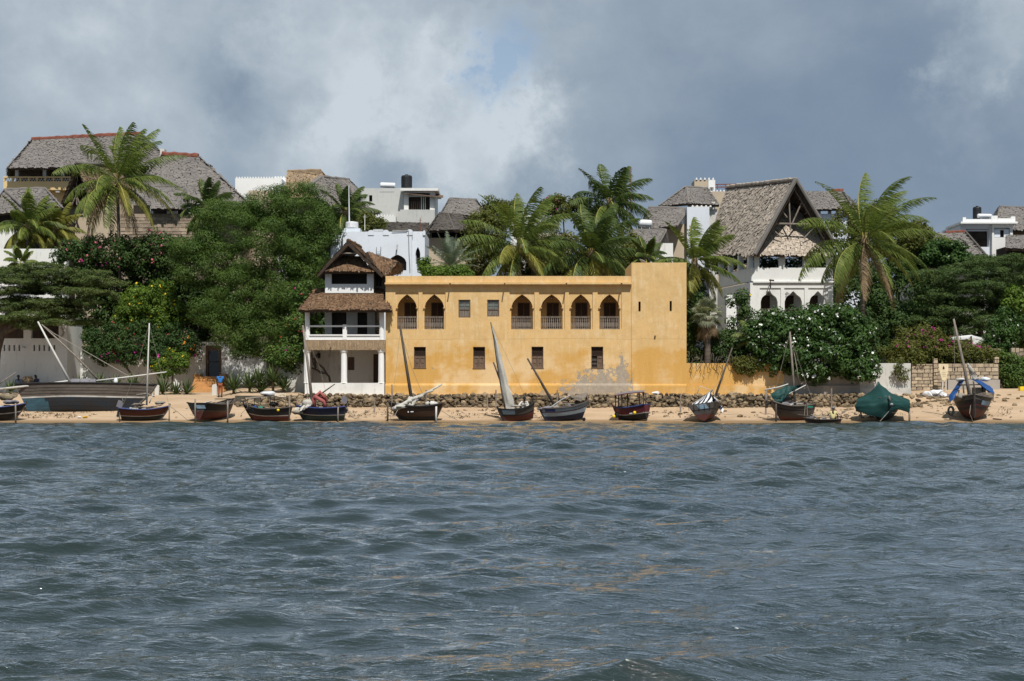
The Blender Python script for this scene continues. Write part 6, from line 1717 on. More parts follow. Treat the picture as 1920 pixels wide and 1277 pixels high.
def rubble():
    r = thing('rubble_wall', 'low sea wall of loose brown rubble stones below the ochre building', 'wall', P(1000, 750, 103.6))
    rr = random.Random(8); items = []
    for row in range(6):
        px = 446
        while px < 1692:
            s = rr.uniform(0.10, 0.21) * (1.25 if rr.random() < 0.15 else 1)
            t = row / 5
            low = 0.0 if px > 575 else (575 - px) / 130 * 0.35
            y = 103.15 + t * 1.0 + rr.uniform(-0.15, 0.15); z = 0.90 + t * (0.74 - low) + rr.uniform(-0.06, 0.06)
            if px > 1600: z -= (px - 1600) / 90 * 0.15
            items.append(((PX(px, y), y, z), (s * rr.uniform(1.0, 1.7), s * 1.1, s * rr.uniform(0.65, 1.0)), (rr.uniform(-.3, .3), rr.uniform(-.3, .3), rr.uniform(0, 3))))
            px += s * 2.1 * F / 104
    stone_parts(r, items, stone_meshes(stone_m))
    # core behind the loose stones
    mb = MB(r.location)
    xa, xb = PX(440, 104), PX(1695, 104); n = 120
    for i in range(n):
        x0, x1 = xa + (xb - xa) * i / n, xa + (xb - xa) * (i + 1) / n
        mb.quad((x0, 103.25, 0.6), (x1, 103.25, 0.6), (x1, 104.2, 1.62), (x0, 104.2, 1.62))
    mb.build('core', pmat('dark_rubble_core', (0.06, 0.05, 0.035), 0.4, 3, 0.95, 0.3), r)
    # tumbled stones on the sand, right
    r = thing('rubble_bank', 'spread of tumbled rubble on the sand behind the green covered boat', 'stones', P(1700, 750, 104))
    items = []
    for k in range(270):
        px = rr.triangular(1560, 1920, 1720); y = rr.uniform(101.6, 106.5); s = rr.uniform(0.06, 0.19)
        x = PX(px, y); items.append(((x, y, GZ(x, y) + s * 0.25), (s * 1.5, s * 1.1, s * 0.7), (rr.uniform(-.3, .3), rr.uniform(-.3, .3), rr.uniform(0, 3))))
    stone_parts(r, items, stone_meshes(stone_m))
    # single stones lying on the beach
    sm = stone_meshes(stone_m, 5)
    labs = ["flat brown stone alone on open sand below the green tarp boat's left", 'small stone left of the whitish stake', 'small stone at the foot of the rubble, left of the whitish stake', 'stone just before the whitish stake', 'small stone on sand between the two sailing boats in the middle', 'stone by the stake left of the white sail', 'stone right of the whitish stake foot', 'stone behind the striped cover boat bow', 'stone on the sand above the striped cover boat', 'small pebble like stone right of the striped cover boat', 'stone between striped cover boat and green tarp boat', 'tiny stone right of the canopied boat', 'stone right of the forked stake', 'stone left of the green covered boat']
    for (px, py, s), lab in zip(((1387, 780, .22), (1250, 778, .12), (1258, 768, .13), (1275, 773, .15), (858, 763, .12), (924, 763, .14), (1285, 769, .13), (1303, 762, .12), (1360, 764, .12), (1345, 770, .1), (1412, 768, .12), (1225, 766, .09), (1590, 760, .12), (1630, 766, .1)), labs):
        d = 100.0 + (770 - py) * 0.16; o = bpy.data.objects.new('beach_stone', rr.choice(sm)); COL.objects.link(o); x = PX(px, d)
        o.location = (x, d, GZ(x, d) + s * 0.3); o.scale = (s * 1.4, s, s * 0.6); o.rotation_euler = (0, 0, rr.uniform(0, 3))
        tag(o, lab, 'stone', 'loose stones on the beach')
    # litter on the sand
    for px, py, c, lab in ((149, 779, (0.75, 0.75, 0.72), 'scrap of white litter on the sand under the large dhow'), (160, 780, (0.6, 0.35, 0.04), 'scrap of orange litter on the sand under the large dhow'), (1230, 741, (0.7, 0.68, 0.66), 'white rag on top of the rubble right of the canopied boat')):
        d = 97.8 if py > 770 else 104.3; mb = MB(); rq = random.Random(px)
        mb.ico((0, 0, 0), 0.24 if py < 770 else .16, 0.12, 0.07 if py > 770 else .12, px, 0.35, 2); o = mb.build('litter', pmat('litter', c, 0.2, 4, 0.8, 0), None); x = PX(px, d); o.location = (x, d, GZ(x, d) + 0.05 if py > 770 else 1.78); tag(o, lab, 'litter')
rubble()

def block_wall():
    m = pmat('coral_block', (0.46, 0.37, 0.26), 0.4, 2.5, 0.95, 0.6, c2=(0.31, 0.25, 0.18), orand=0.3, island=0.3)
    mortar = pmat('grey_mortar', (0.22, 0.19, 0.16), 0.4, 3, 0.95, 0.4)
    d = 110.0
    r = thing('block_wall', 'wall of squared coral stone blocks with a taller pillar at the right', 'wall', P(1800, 730, d))
    rr = random.Random(3)
    def course(x0, x1, z0, z1, y, bw, bh, depth):
        z = z0
        while z < z1 - 0.08:
            h = min(rr.uniform(bh * .8, bh * 1.25), z1 - z); x = x0 - rr.uniform(0, bw * .5)
            if z1 - z - h < 0.1: h = z1 - z
            while x < x1 - 0.03:
                w = rr.uniform(bw * 0.65, bw * 1.45); xa, xb = max(x, x0), min(x + w, x1)
                if x1 - xb < 0.12: xb = x1
                if xb - xa > 0.07:
                    mb = MB(r.location); p = rr.uniform(0.0, 0.05); g = 0.018
                    mb.add([(xa + g, y - p, z + g), (xb - g, y - p - rr.uniform(-.02, .02), z + g + rr.uniform(0, .02)), (xb - g - rr.uniform(0, .02), y - p, z + h - g), (xa + g + rr.uniform(0, .02), y - p - rr.uniform(-.02, .02), z + h - g - rr.uniform(0, .03)),
                            (xa + g, y + depth, z + g), (xb - g, y + depth, z + g), (xb - g, y + depth, z + h - g), (xa + g, y + depth, z + h - g)], [(0, 1, 2, 3), (0, 4, 5, 1), (1, 5, 6, 2), (2, 6, 7, 3), (3, 7, 4, 0)])
                    mb.build('stone', m, r)
                x += w
            z += h
    zb = 1.75
    course(PX(1709, d), PX(1749, d), zb, PZ(682, d), d, 0.40, 0.24, 0.12)
    course(PX(1758, d), PX(1872, d), zb, PZ(681.5, d), d, 0.44, 0.26, 0.12)
    course(PX(1749, d), PX(1757.5, d), zb, PZ(672, d), d - 0.15, 0.3, 0.28, 0.3)
    course(PX(1864, d), PX(1873, d), PZ(681, d), PZ(669, d), d - 0.05, 0.33, 0.28, 0.3)
    course(PX(1846, d + 2.5), PX(1877, d + 2.5), PZ(680, d + 2.5), PZ(653, d + 2.5), d + 2.5, 0.42, 0.27, 0.2)
    course(PX(1896, d + 2.5), PX(1911, d + 2.5), zb, PZ(652, d + 2.5), d + 2.5, 0.42, 0.3, 0.2)
    course(PX(1911.5, d + 2.6), PX(1945, d + 2.6), zb, PZ(653, d + 2.6), d + 2.7, 0.42, 0.3, 0.2)
    mb = MB(r.location); mb.box(PX(1709, d), PX(1873, d), d + 0.05, d + 0.4, 1.5, PZ(682, d) - 0.02); mb.box(PX(1749, d) + .02, PX(1757.5, d) - .02, d - 0.1, d + 0.049, 1.5, PZ(672, d) - .02)
    mb.box(PX(1846, d + 2.5) + .02, PX(1877, d + 2.5) - .02, d + 2.56, d + 2.9, 1.5, PZ(653, d + 2.5) - .02); mb.box(PX(1896, d + 2.5) + .02, PX(1945, d + 2.5), d + 2.76, d + 3.0, 1.5, PZ(653, d + 2.5) - .02)
    mb.build('mortar_core', mortar, r)
    lg = MB(r.location); lg.box(PX(1775, d), PX(1872, d), d - 0.35, d - 0.051, 1.6, PZ(712, d)); lg.build('plinth', M['grey_and_shaded_plaster'], r)
    # low stone kerb in front
    # board with an emblem
    o = thing('sign_board', 'cream paddle shaped board with a dark emblem before the block wall', 'sign', P(1769, 738, 108.8)); d = 108.8; o.location.z = GZ(o.location.x, d) - 0.05
    mb = MB(o.location); out = [(1760.5, 682), (1778.5, 683), (1778, 694), (1774, 713.5), (1766.5, 713.5), (1761, 693)]
    k = len(out); mb.add([P(a, b, d) for a, b in out] + [P(a, b, d) + Vector((0, .05, 0)) for a, b in out], [tuple(range(k)), tuple(range(2 * k - 1, k - 1, -1))] + [(i, i + k, (i + 1) % k + k, (i + 1) % k) for i in range(k)])
    mb.build('board', pmat('cream_sign_paint', (0.74, 0.63, 0.42), 0.15, 3, 0.7, 0.05), o)
    eb = MB(o.location); em = [(1769.2, 685.5), (1770.2, 687.5), (1771.4, 690), (1770.6, 692.4), (1768, 692.4), (1767.2, 690), (1768.4, 687.5)]
    k = len(em); eb.add([P(a, b, d - 0.012) for a, b in em] + [P(a, b, d - 0.002) for a, b in em], [tuple(range(k))] + [(i, i + k, (i + 1) % k + k, (i + 1) % k) for i in range(k)]); eb.build('emblem', M['wood_dark'], o)
    lb = MB(o.location)
    for z in (698, 701.5, 705): lb.box(PX(1766 + (z - 698) * .25, d), PX(1773.5 - (z - 698) * .1, d), d - 0.008, d - 0.002, PZ(z + 0.6, d), PZ(z, d))
    lb.build('lettering', pmat('faint_sign_lettering', (0.45, 0.38, 0.26), 0.2, 3, 0.8, 0), o, kind='stuff')
    for px in (1767.5, 1773.5):
        lb = MB(o.location); lb.tube([P(px, 713, d + 0.08), Vector((PX(px, d + .08), d + .08, o.location.z))], 0.06, 5); lb.build('leg', M['white_old'], o)
    # small white canopy behind
    c = thing('garden_canopy', 'white sloping canopy roof in the garden behind the magenta bougainvillea', 'canopy', P(1815, 645, 114)); d = 114.5
    mb = MB(c.location); mb.add([P(1776, 633, d), P(1826, 630, d), P(1848, 635, d + .5), P(1820, 628, d + 3), P(1776, 637, d), P(1826, 634, d), P(1848, 639, d + .5)], [(0, 1, 3), (1, 2, 3), (0, 4, 5, 1), (1, 5, 6, 2)]); mb.build('roof', M['white_clean'], c)
    mb = MB(c.location); mb.add([P(1818, 651, d), P(1833, 633, d + .2), P(1847, 637, d + .4), P(1842, 652, d + .4)], [(0, 1, 2, 3)]); mb.build('side_sheet', M['white'], c)
    mb = MB(c.location); mb.tube([P(1821, 660, d - .1), P(1821, 630, d - .1)], 0.06, 5); mb.build('post', M['pole_dark'], c)
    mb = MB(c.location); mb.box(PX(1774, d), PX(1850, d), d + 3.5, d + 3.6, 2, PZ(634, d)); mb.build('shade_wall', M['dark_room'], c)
block_wall()

# mooring stakes on the beach
def stake(px, py0, py1, d, lab, r=0.05, lean=0.0, mat=None, grp='mooring stakes on the beach'):
    x = PX(px, d); z0 = GZ(x, d)
    o = thing('mooring_stake', lab, 'stake', (x, d, z0 - 0.2), group=grp)
    top = PZ(py0, d); mb = MB(); h = top - z0 + 0.2
    mb.tube([(0, 0, 0), (lean * 0.5, 0.02, h * 0.5), (lean, 0, h)], [r * 1.15, r, r * 0.9], 6); mb.build('pole', mat or M['pole'], o); return o
for px, a, b, d, lab in ((735, 721, 760, 101.5, 'slim pale stake before the left end of the ochre plinth'), (799, 731, 757, 102.6, 'stake standing behind the raised furled sail'), (930, 731, 762, 101.8, 'stake left of the white triangular sail'), (1045, 731, 765, 101.2, 'stake behind the leaning dark mast of the pale blue boat'), (1276, 738, 768, 100.6, 'whitish stake on open sand right of the canopied boat'), (1559, 728, 770, 100.4, 'forked pale stake behind the man in the yellow shirt'),
                         (914, 745, 757, 102, 'short white peg left of the sail at the rubble foot'), (702, 745, 765, 100.5, 'short thick stake between the outboard boat and the furled sail boat'), (341, 714, 735, 109, 'short post left of the orange steps'), (1436, 732, 770, 99.5, 'twin grey post beside the green tarp boat')):
    stake(px, a, b, d, lab)
stake(1165, 733, 760, 103.0, 'pale post hidden behind the canopied boat')

# weed and driftwood scraps along the tide line
def weed():
    rg = np.random.RandomState(6); n = 1500
    px = rg.uniform(-60, 1980, n); y = 97.3 + 5.2 * rg.beta(1.3, 2.2, n)
    clus = np.sin(px * 0.021) + np.sin(px * 0.0077 + 2) + 0.8 * rg.normal(0, 1, n); keep = clus > 0.35; px, y = px[keep], y[keep]; n = len(px)
    x = (px - 960) * y / F; z = ground_z(x, y) + 0.045
    c = np.stack([x, y, z], -1)
    V = np.concatenate([leaf_quads(c + rg.normal(0, .10, (n, 3)) * [1, 1, .2], rg.normal(0, .5, (n, 3)) + [0, -.3, 1], np.full(n, s_), .35, rg) for s_ in (.22, .16, .12)])
    mesh_np('seaweed', V, 4, pmat('dried_seaweed', (.085, .06, .035), .5, 3, .95, 0, c2=(.16, .115, .07), island=.4), None, kind='stuff')
weed()
# ------------------------------------------------------------------ boats
def paint(name, c, wear=0.5, under=(0.16, 0.12, 0.09), c2=None):
    b = NB(name, 0.6)
    n = b.noise(1.6, 8, 0.7, (0.5, 1, 1.6)); n2 = b.noise(6, 6, 0.7, (0.25, 1, 2.5))
    col = b.mix(b.step(n, 0.38, 0.66), c, c2 or mul(c, 0.65))
    col = b.mix(b.math('MULTIPLY', b.step(n2, 0.56, 0.70), wear), col, under)
    z = b.math('FRACT', b.math('MULTIPLY', b.xyz()[2], 7.5)); seam = b.step(z, 0.10, 0.0)
    col = b.mix(b.math('MULTIPLY', seam, 0.55), col, mul(under, 0.35))
    b.bump(b.math('SUBTRACT', n2, b.math('MULTIPLY', seam, 0.6)), 0.3, 0.02); return b.done(col)
BP = dict(black=paint('black_boat_paint', (0.022, 0.021, 0.022), 0.6, (0.10, 0.085, 0.07)), brown=paint('brown_hull_wood', (0.085, 0.05, 0.034), 0.5, (0.035, 0.026, 0.022)),
          red=paint('dull_red_antifouling', (0.135, 0.047, 0.038), 0.5, (0.10, 0.06, 0.05)), maroon=paint('maroon_boat_paint', (0.15, 0.028, 0.040), 0.3), rust=paint('red_brown_varnish', (0.13, 0.042, 0.027), 0.45),
          navy=paint('navy_boat_paint', (0.026, 0.032, 0.065), 0.35), teal=paint('dark_green_bottom_paint', (0.035, 0.062, 0.062), 0.4), white=paint('white_boat_paint', (0.58, 0.57, 0.54), 0.5), blue=paint('bright_blue_rail_paint', (0.045, 0.065, 0.20), 0.4),
          pale=paint('pale_blue_boat_paint', (0.36, 0.44, 0.49), 0.6, (0.2, 0.16, 0.13)), wood=paint('silvered_hull_wood', (0.125, 0.105, 0.086), 0.6, (0.07, 0.06, 0.05)), grey=paint('grey_brown_hull_wood', (0.10, 0.085, 0.075), 0.6, (0.04, 0.034, 0.03)),
          namebl=paint('worn_pale_blue_name_panel', (0.30, 0.42, 0.52), 0.6), dkblue=paint('worn_dark_blue_bottom', (0.020, 0.030, 0.042), 0.7, (0.035, 0.026, 0.02), c2=(0.028, 0.024, 0.022)))
M['sail'] = pmat('off_white_sail_cloth', (0.52, 0.49, 0.43), 0.22, 2.0, 0.9, 0.3)
M['rope'] = pmat('grey_rope', (0.30, 0.27, 0.22), 0.3, 8, 0.9, 0.2)
M['tarp_green'] = pmat('dark_green_tarpaulin', (0.012, 0.058, 0.052), 0.3, 1.2, 0.6, 0.3)
M['tarp_blue'] = pmat('blue_tarpaulin', (0.018, 0.075, 0.24), 0.25, 1.2, 0.5, 0.25)
M['tarp_grey'] = pmat('grey_plastic_sheet', (0.21, 0.20, 0.22), 0.25, 1.2, 0.55, 0.2)
M['rubber'] = pmat('black_rubber', (0.02, 0.02, 0.02), 0.3, 4, 0.8, 0.1)

class Boat:
    def __init__(s, name, label, px, d, rz, L, B, D, heel=0, pitch=0, z=None, rb=0.5, rs=0.15, tw=0.7, sb=0.35, ss=0.1, bands=None, floor=0.5, group='boats drawn up along the beach', p=0.5, cat='boat', inner=None):
        s.d = d; x = PX(px, d)
        s.root = thing(name, label, cat, (x, d, (GZ(x, d) if z is None else z) - 0.03), (R(heel), R(pitch), R(rz)), group)
        s.L, s.B, s.D, s.rb, s.rs, s.tw, s.sb, s.ss, s.p = L, B, D, rb, rs, tw, sb, ss, p
        s.mi = Matrix.LocRotScale(s.root.location, s.root.rotation_euler, None).inverted()
        nt = 22
        for (s0, s1, m, nm) in bands:
            mb = MB(); k = max(1, int(round((s1 - s0) * 8)))
            for sg in (-1, 1):
                g = [[s.pt(t / nt, s0 + (s1 - s0) * j / k, sg) for j in range(k + 1)] for t in range(nt + 1)]
                for i in range(nt):
                    for j in range(k):
                        q = (g[i][j], g[i + 1][j], g[i + 1][j + 1], g[i][j + 1]); mb.quad(*(q if sg < 0 else q[::-1]))
            for j in range(k):                       # transom
                a, b = s0 + (s1 - s0) * j / k, s0 + (s1 - s0) * (j + 1) / k
                mb.quad(s.pt(0, a, 1), s.pt(0, a, -1), s.pt(0, b, -1), s.pt(0, b, 1))
            mb.build(nm, m, s.root, smooth=False)
        # inside: lining, floor
        mb = MB(); inn = 0.07
        def ip(t, v, sg):
            q = s.pt(t, v, sg); w = max(abs(q.y) - inn, 0.004); q.y = w * sg; q.x = max(min(q.x, s.L / 2 - 0.12 - s.rb * (1 - v)), -s.L / 2 + 0.08 + s.rs * (1 - v)); return q
        for sg in (-1, 1):
            for i in range(nt):
                for (a, b) in ((floor, (1 + floor) / 2), ((1 + floor) / 2, 0.995)):
                    q = (ip(i / nt, a, sg), ip((i + 1) / nt, a, sg), ip((i + 1) / nt, b, sg), ip(i / nt, b, sg)); mb.quad(*(q if sg > 0 else q[::-1]))
        for i in range(nt): mb.quad(ip(i / nt, floor, -1), ip((i + 1) / nt, floor, -1), ip((i + 1) / nt, floor, 1), ip(i / nt, floor, 1))
        mb.quad(ip(0, floor, -1), ip(0, floor, 1), ip(0, 0.995, 1), ip(0, 0.995, -1))
        mb.build('lining', inner or BP['grey'], s.root)
    def pt(s, t, v, sg):
        pg = (s.tw + (1 - s.tw) * math.sin(PI / 2 * min(t / 0.42, 1))) if t < 0.42 else max(1 - ((t - 0.42) / 0.58) ** 2.3, 0)
        e = s.p + 0.45 * abs(t - 0.42) ** 1.5 * 1.6
        y = s.B / 2 * pg * (0.07 + 0.93 * max(v, 0) ** e) if pg > 0 else 0.0
        x = (-s.L / 2 + s.rs * (1 - v)) * (1 - t) + (s.L / 2 - s.rb * (1 - v) ** 1.3) * t
        zk = 0.10 * s.D * max(0, (t - 0.6) / 0.4) ** 2
        zg = s.D + s.sb * max(0, (t - 0.45) / 0.55) ** 2 + s.ss * max(0, (0.45 - t) / 0.45) ** 2
        return Vector((x, max(y, 0.012) * sg, zk + v * (zg - zk)))
    def W(s, px, py, dd=0.0): return s.mi @ P(px, py, s.d + dd)
    def part(s, name, mat, fn, smooth=False, parent=None, **k):
        mb = MB(); fn(mb); return mb.build(name, mat, parent or s.root, smooth, **k)
    def rail(s, mat, r=0.035, v=1.0, name='gunwale'):
        for sg in (-1, 1):
            s.part(name, mat, lambda mb: mb.tube([s.pt(i / 24, v, sg) + Vector((0, 0.015 * sg, 0)) for i in range(25)], r, 5))
    def thwarts(s, ts, mat=None, v=0.82):
        for t in ts:
            a, b = s.pt(t, v, -1), s.pt(t, v, 1); s.part('thwart', mat or M['pole'], lambda mb: mb.obox((a.x, 0, a.z), 0.22, b.y - a.y - 0.16, 0.045))
    def stem(s, mat, r=0.05):
        s.part('stem_post', mat, lambda mb: mb.tube([s.pt(1, v, 1) * 1.0 + Vector((0.01, 0, 0)) for v in (0, .25, .5, .75, 1.0)] + [s.pt(1, 1, 1) + Vector((0.05, 0, 0.14))], r, 5))
    def pole(s, name, pts, r, mat=None, n=7, r1=None, parent=None):
        q = [s.W(*p) for p in pts]; k = len(q); r1 = r1 or r * 0.6
        return s.part(name, mat or M['pole'], lambda mb: mb.tube(q, [r + (r1 - r) * i / max(k - 1, 1) for i in range(k)], n), smooth=True, parent=parent)
    def rope(s, pts, r=0.014, name='rope', sag=0.0):
        a = [s.W(*p) for p in pts]
        if len(a) == 2 and sag: a = [a[0].lerp(a[1], i / 8) - Vector((0, 0, sag * math.sin(PI * i / 8))) for i in range(9)]
        return s.part(name, M['rope'], lambda mb: mb.tube(a, r, 4))
    def blob(s, name, mat, px, py, dd, r, seed=1, jit=0.12, sub=2, rot=None, parent=None):
        c = s.W(px, py, dd); return s.part(name, mat, lambda mb: mb.ico(c, *r, seed, jit, sub, rot), smooth=True, parent=parent)
    def motor(s, px, py, dd=0.0, cowl=None, rz=0.0, tilt=0.0, top=None):
        c = s.W(px, py, dd); e = Euler((tilt, 0.35, rz))
        m = s.part('outboard_motor', cowl or M['metal_grey'], lambda mb: (mb.obox(c, 0.34, 0.26, 0.34, e), mb.obox(c + Vector((0.02, 0, 0.2)), 0.26, 0.2, 0.10, e)))
        s.part('motor_leg', M['black_plastic'], lambda mb: (mb.obox(c + Vector((-0.06, 0, -0.34)), 0.12, 0.12, 0.36, e), mb.obox(c + Vector((-0.12, 0, -0.62)), 0.16, 0.06, 0.30, e)), parent=m)
        s.part('propeller', M['metal_grey'], lambda mb: [mb.obox(c + Vector((-0.20, 0.07 * math.cos(a), -0.7 + 0.07 * math.sin(a))), 0.02, 0.10, 0.06, (a, 0.3, 0)) for a in (0, 2.1, 4.2)], parent=m)
    def prop(s, px, py, dd, r=0.05, mat=None, lo=None):
        a = s.W(px, py, dd); w = P(px, py, s.d + dd); w.z = GZ(w.x, w.y) - 0.15; b = s.mi @ w
        s.part('prop_leg', mat or M['pole'], lambda mb: mb.tube([b, a.lerp(b, .5) + Vector((0.01, 0.01, 0)), a], r, 6), smooth=True)
    def name_panel(s, t0, t1, v0, v1, mat, side, letters=5):
        """painted name patch with indistinct letters following the planking"""
        n = 8; g = [[s.pt(t0 + (t1 - t0) * i / n, v, side) + Vector((0, 0.012 * side, 0)) for v in (v0, v1)] for i in range(n + 1)]
        p = s.part('name_panel', mat, lambda mb: [mb.quad(*((g[i][0], g[i + 1][0], g[i + 1][1], g[i][1]) if side < 0 else (g[i][1], g[i + 1][1], g[i + 1][0], g[i][0]))) for i in range(n)])
        return p
    def clutter(s, seed, n=6, t0=.15, t1=.85):
        """gear lying in the boat: coils, boxes, rolled cloth, a pole or two"""
        rr = random.Random(seed); ms = [M['rope'], M['wood_grey'], M['tarp_grey'], M['pole_dark'], M['white_old'], BP['grey'], M['tan']]
        for k in range(n):
            t = rr.uniform(t0, t1); g = s.pt(t, .9, 1); y = rr.uniform(-.6, .6) * g.y; c = Vector((g.x, y, g.z + .02 + rr.uniform(0, .10))); m = rr.choice(ms); w = rr.random()
            if w < .4: s.part('gear_bundle', m, lambda mb: mb.ico(c, rr.uniform(.14, .3), rr.uniform(.12, .2), rr.uniform(.07, .13), seed + k, .28, 2), smooth=True)
            elif w < .7: s.part('gear_box', m, lambda mb: mb.obox(c, rr.uniform(.2, .38), rr.uniform(.18, .28), rr.uniform(.12, .22), (0, 0, rr.uniform(0, 3))))
            else:
                a = rr.uniform(-.5, .5); dv = Vector((math.cos(a), math.sin(a) * .3, .12)) * rr.uniform(.5, .9); s.part('loose_pole', m, lambda mb: mb.tube([c - dv + Vector((0, 0, .1)), c + dv + Vector((0, 0, .14))], .025, 5))
    def cloth(s, name, mat, grid, thick=0.015, parent=None, sub=3, ruf=0.03, seed=1):
        """grid of photo points (px, py, dd) rows x columns, refined and slightly rumpled"""
        rg = np.random.RandomState(seed)
        G = np.array([[list(s.W(*p)) for p in row] for row in grid])
        def ref(A, ax):
            A = np.moveaxis(A, ax, 0); n = len(A); t = np.linspace(0, n - 1, (n - 1) * sub + 1); i = np.minimum(t.astype(int), n - 2); f = (t - i)[:, None, None]
            f2 = f * f * (3 - 2 * f) * 0.4 + f * 0.6
            return np.moveaxis(A[i] * (1 - f2) + A[i + 1] * f2, 0, ax)
        G = ref(ref(G, 0), 1); r, c, _ = G.shape
        ruf = ruf * 1.4
        w = np.array(s.mi.to_3x3() @ Vector((0, -1, 0.3)))
        G = G + rg.normal(0, ruf, (r, c, 1)) * w
        V = G.reshape(-1, 3); V = np.concatenate([V, V - w * thick]); i = np.arange(r - 1)[:, None] * c + np.arange(c - 1)[None, :]
        Fc = np.stack([i, i + 1, i + c + 1, i + c], -1).reshape(-1, 4)
        return mesh_np(name, V, np.concatenate([Fc, Fc[:, ::-1] + r * c]), mat, parent or s.root, smooth=True)

def boats():
    # A - cut by the left edge
    b = Boat('sailing_boat', 'dark blue and black boat cut off by the left edge, nets piled inside', -10, 96.6, 8, 3.7, 1.5, 0.85, bands=[(0, .48, BP['black'], 'bottom'), (.48, .54, BP['white'], 'boot_stripe'), (.54, 1, BP['black'], 'topside')], rb=0.7, sb=0.25)
    b.rail(BP['blue'], 0.05); b.stem(BP['brown']); b.thwarts((0.3, 0.6))
    b.clutter(101, 8)
    b.prop(29, 756, -0.9)
    b.blob('net_heap', pmat('brown_net', (0.30, 0.24, 0.16), 0.5, 8, 0.95, 0.6), 14, 744, 0.5, (0.55, 0.5, 0.22), 3, 0.3); b.blob('sail_bundle', M['tarp_grey'], 20, 754, 0, (0.45, 0.35, 0.14), 4, 0.25)
    b.pole('boom', [(-8, 724, 0), (30, 698, 0.3)], 0.05); b.rope([(7, 712, 0), (7.5, 745, 0)])
    # B - the big dhow lying on its bilge
    b = Boat('dhow', 'large careened dhow with bare raking spars and silvery planked side', 158, 100.6, 2, 8.9, 2.7, 1.75, heel=-16, z=0.42, rb=1.6, rs=1.0, tw=0.32, sb=0.25, ss=0.20, p=0.42,
             bands=[(0, .52, BP['dkblue'], 'bottom'), (.52, .57, BP['white'], 'boot_stripe'), (.57, .96, BP['wood'], 'topside'), (.96, 1, BP['black'], 'sheer_strake')])
    b.rail(BP['black'], 0.06); b.stem(BP['grey'], 0.08)
    for v in (0.66, 0.76, 0.86):
        b.part('strake_seam', BP['grey'], lambda mb: mb.tube([b.pt(i / 30, v, -1) + Vector((0, -0.01, 0)) for i in range(31)], 0.016, 4))
    b.part('blue_patch', paint('flaking_sea_blue_paint', (0.05, 0.115, 0.155), 0.75, (0.03, 0.04, 0.05)), lambda mb: [mb.quad(b.pt(i / 40, v, -1) + Vector((0, -.012, 0)), b.pt((i + 1) / 40, v, -1) + Vector((0, -.012, 0)), b.pt((i + 1) / 40, v + .12, -1) + Vector((0, -.012, 0)), b.pt(i / 40, v + .12, -1) + Vector((0, -.012, 0))) for i, v in [(i, v) for i in range(0, 9) for v in (.04, .16, .28, .38)] if i < 9 - v * 8 + 2])
    b.pole('mast', [(131, 716, 0), (102, 662, 0), (71, 603, 0)], 0.095, M['white_old'], r1=0.05)
    b.pole('spar', [(-6, 730, -.4), (60, 723, -.3), (131, 714, 0)], 0.07, M['white_old'], r1=0.06)
    b.pole('spar', [(181, 714, 0), (240, 707, 0.1), (312, 697.5, 0.2)], 0.06, M['white_old'])
    b.pole('spar', [(186, 713, 0.3), (140, 666, 0.3), (79, 609, .2)], 0.075, M['pole'], r1=0.045)
    b.rope([(78, 608, .2), (101, 625, .2), (145, 650, .2), (243, 706, .2)], 0.03, 'stay')
    b.rope([(165, 692, .3), (163, 697, .2)], 0.06, 'lashing')
    for x0, x1 in ((132, 150), (150.5, 168), (168.5, 180)):
        b.cloth('tarpaulin', M['tarp_grey'], [[(x0 + 1, 710.5, .3), ((x0 + x1) / 2, 710, .3), (x1, 710.5, .3)], [(x0, 716, -.1), ((x0 + x1) / 2, 716, -.15), (x1 - 1, 716, -.1)], [(x0, 721, -.2), ((x0 + x1) / 2, 722, -.3), (x1 - 3, 719.5, -.2)]], seed=int(x0))
    b.rope([(228, 742, -.9), (231, 752, -.9)], 0.02)
    b.blob('float', M['white_plastic'], 217, 715, -.2, (0.14, 0.14, 0.24), 2, 0.1)
    # C - varnished dinghy with outboard
    b = Boat('sailing_boat', 'small red brown dinghy with slim bare mast and outboard motor', 271, 96.6, 6, 3.0, 1.35, 0.72, bands=[(0, .40, BP['black'], 'bottom'), (.40, .45, BP['white'], 'boot_stripe'), (.45, 1, BP['rust'], 'topside')], rb=0.55, sb=0.22, tw=.75)
    b.rail(BP['blue'], 0.045); b.stem(BP['grey']); b.thwarts((.2, .45, .7))
    b.clutter(102, 8)
    b.pole('mast', [(275, 760, 0), (277, 690, 0), (280, 606, 0)], 0.06, M['white_old'], r1=0.035); b.rope([(280, 612, 0), (278.5, 690, 0), (276.5, 745, -.1)], 0.022)
    b.pole('boom', [(256, 741, 0), (275, 738, 0), (290, 744, 0)], 0.06); b.pole('oar', [(280, 756, -.3), (287, 738, -.3)], 0.035, M['white_old'])
    b.motor(225, 759, -.1, M['tarp_grey']); b.prop(317, 756, -.2, .04); b.prop(224, 775, -.7, .04, M['pole_dark'])
    b.blob('net_heap', M['rope'], 300, 755, 0, (.35, .3, .12), 7, .3); b.blob('net_heap', M['wood_grey'], 258, 759, 0, (.4, .3, .1), 8, .3)
    b.rope([(317, 760, 0), (340, 778, -.8), (352, 788, -1.2)], .016); b.rope([(280, 608, 0), (300, 690, 0), (316, 757, 0)], .010)
    b.rope([(280, 608, 0), (256, 690, 0), (232, 757, 0)], .010)
    # D - open boat seen from the stern
    b = Boat('rowing_boat', 'open black boat seen from its broad stern, red brown below', 405, 97.4, 62, 3.7, 1.75, 0.95, bands=[(0, .52, BP['red'], 'bottom'), (.52, .58, BP['grey'], 'rubbing_strake'), (.58, 1, BP['black'], 'topside')], tw=.85, rb=.7, sb=.35, floor=.45)
    b.rail(BP['grey'], .05); b.thwarts((.25, .5, .75)); b.prop(366, 748, -1.6); b.prop(427, 751, -1.9)
    b.clutter(103, 8)
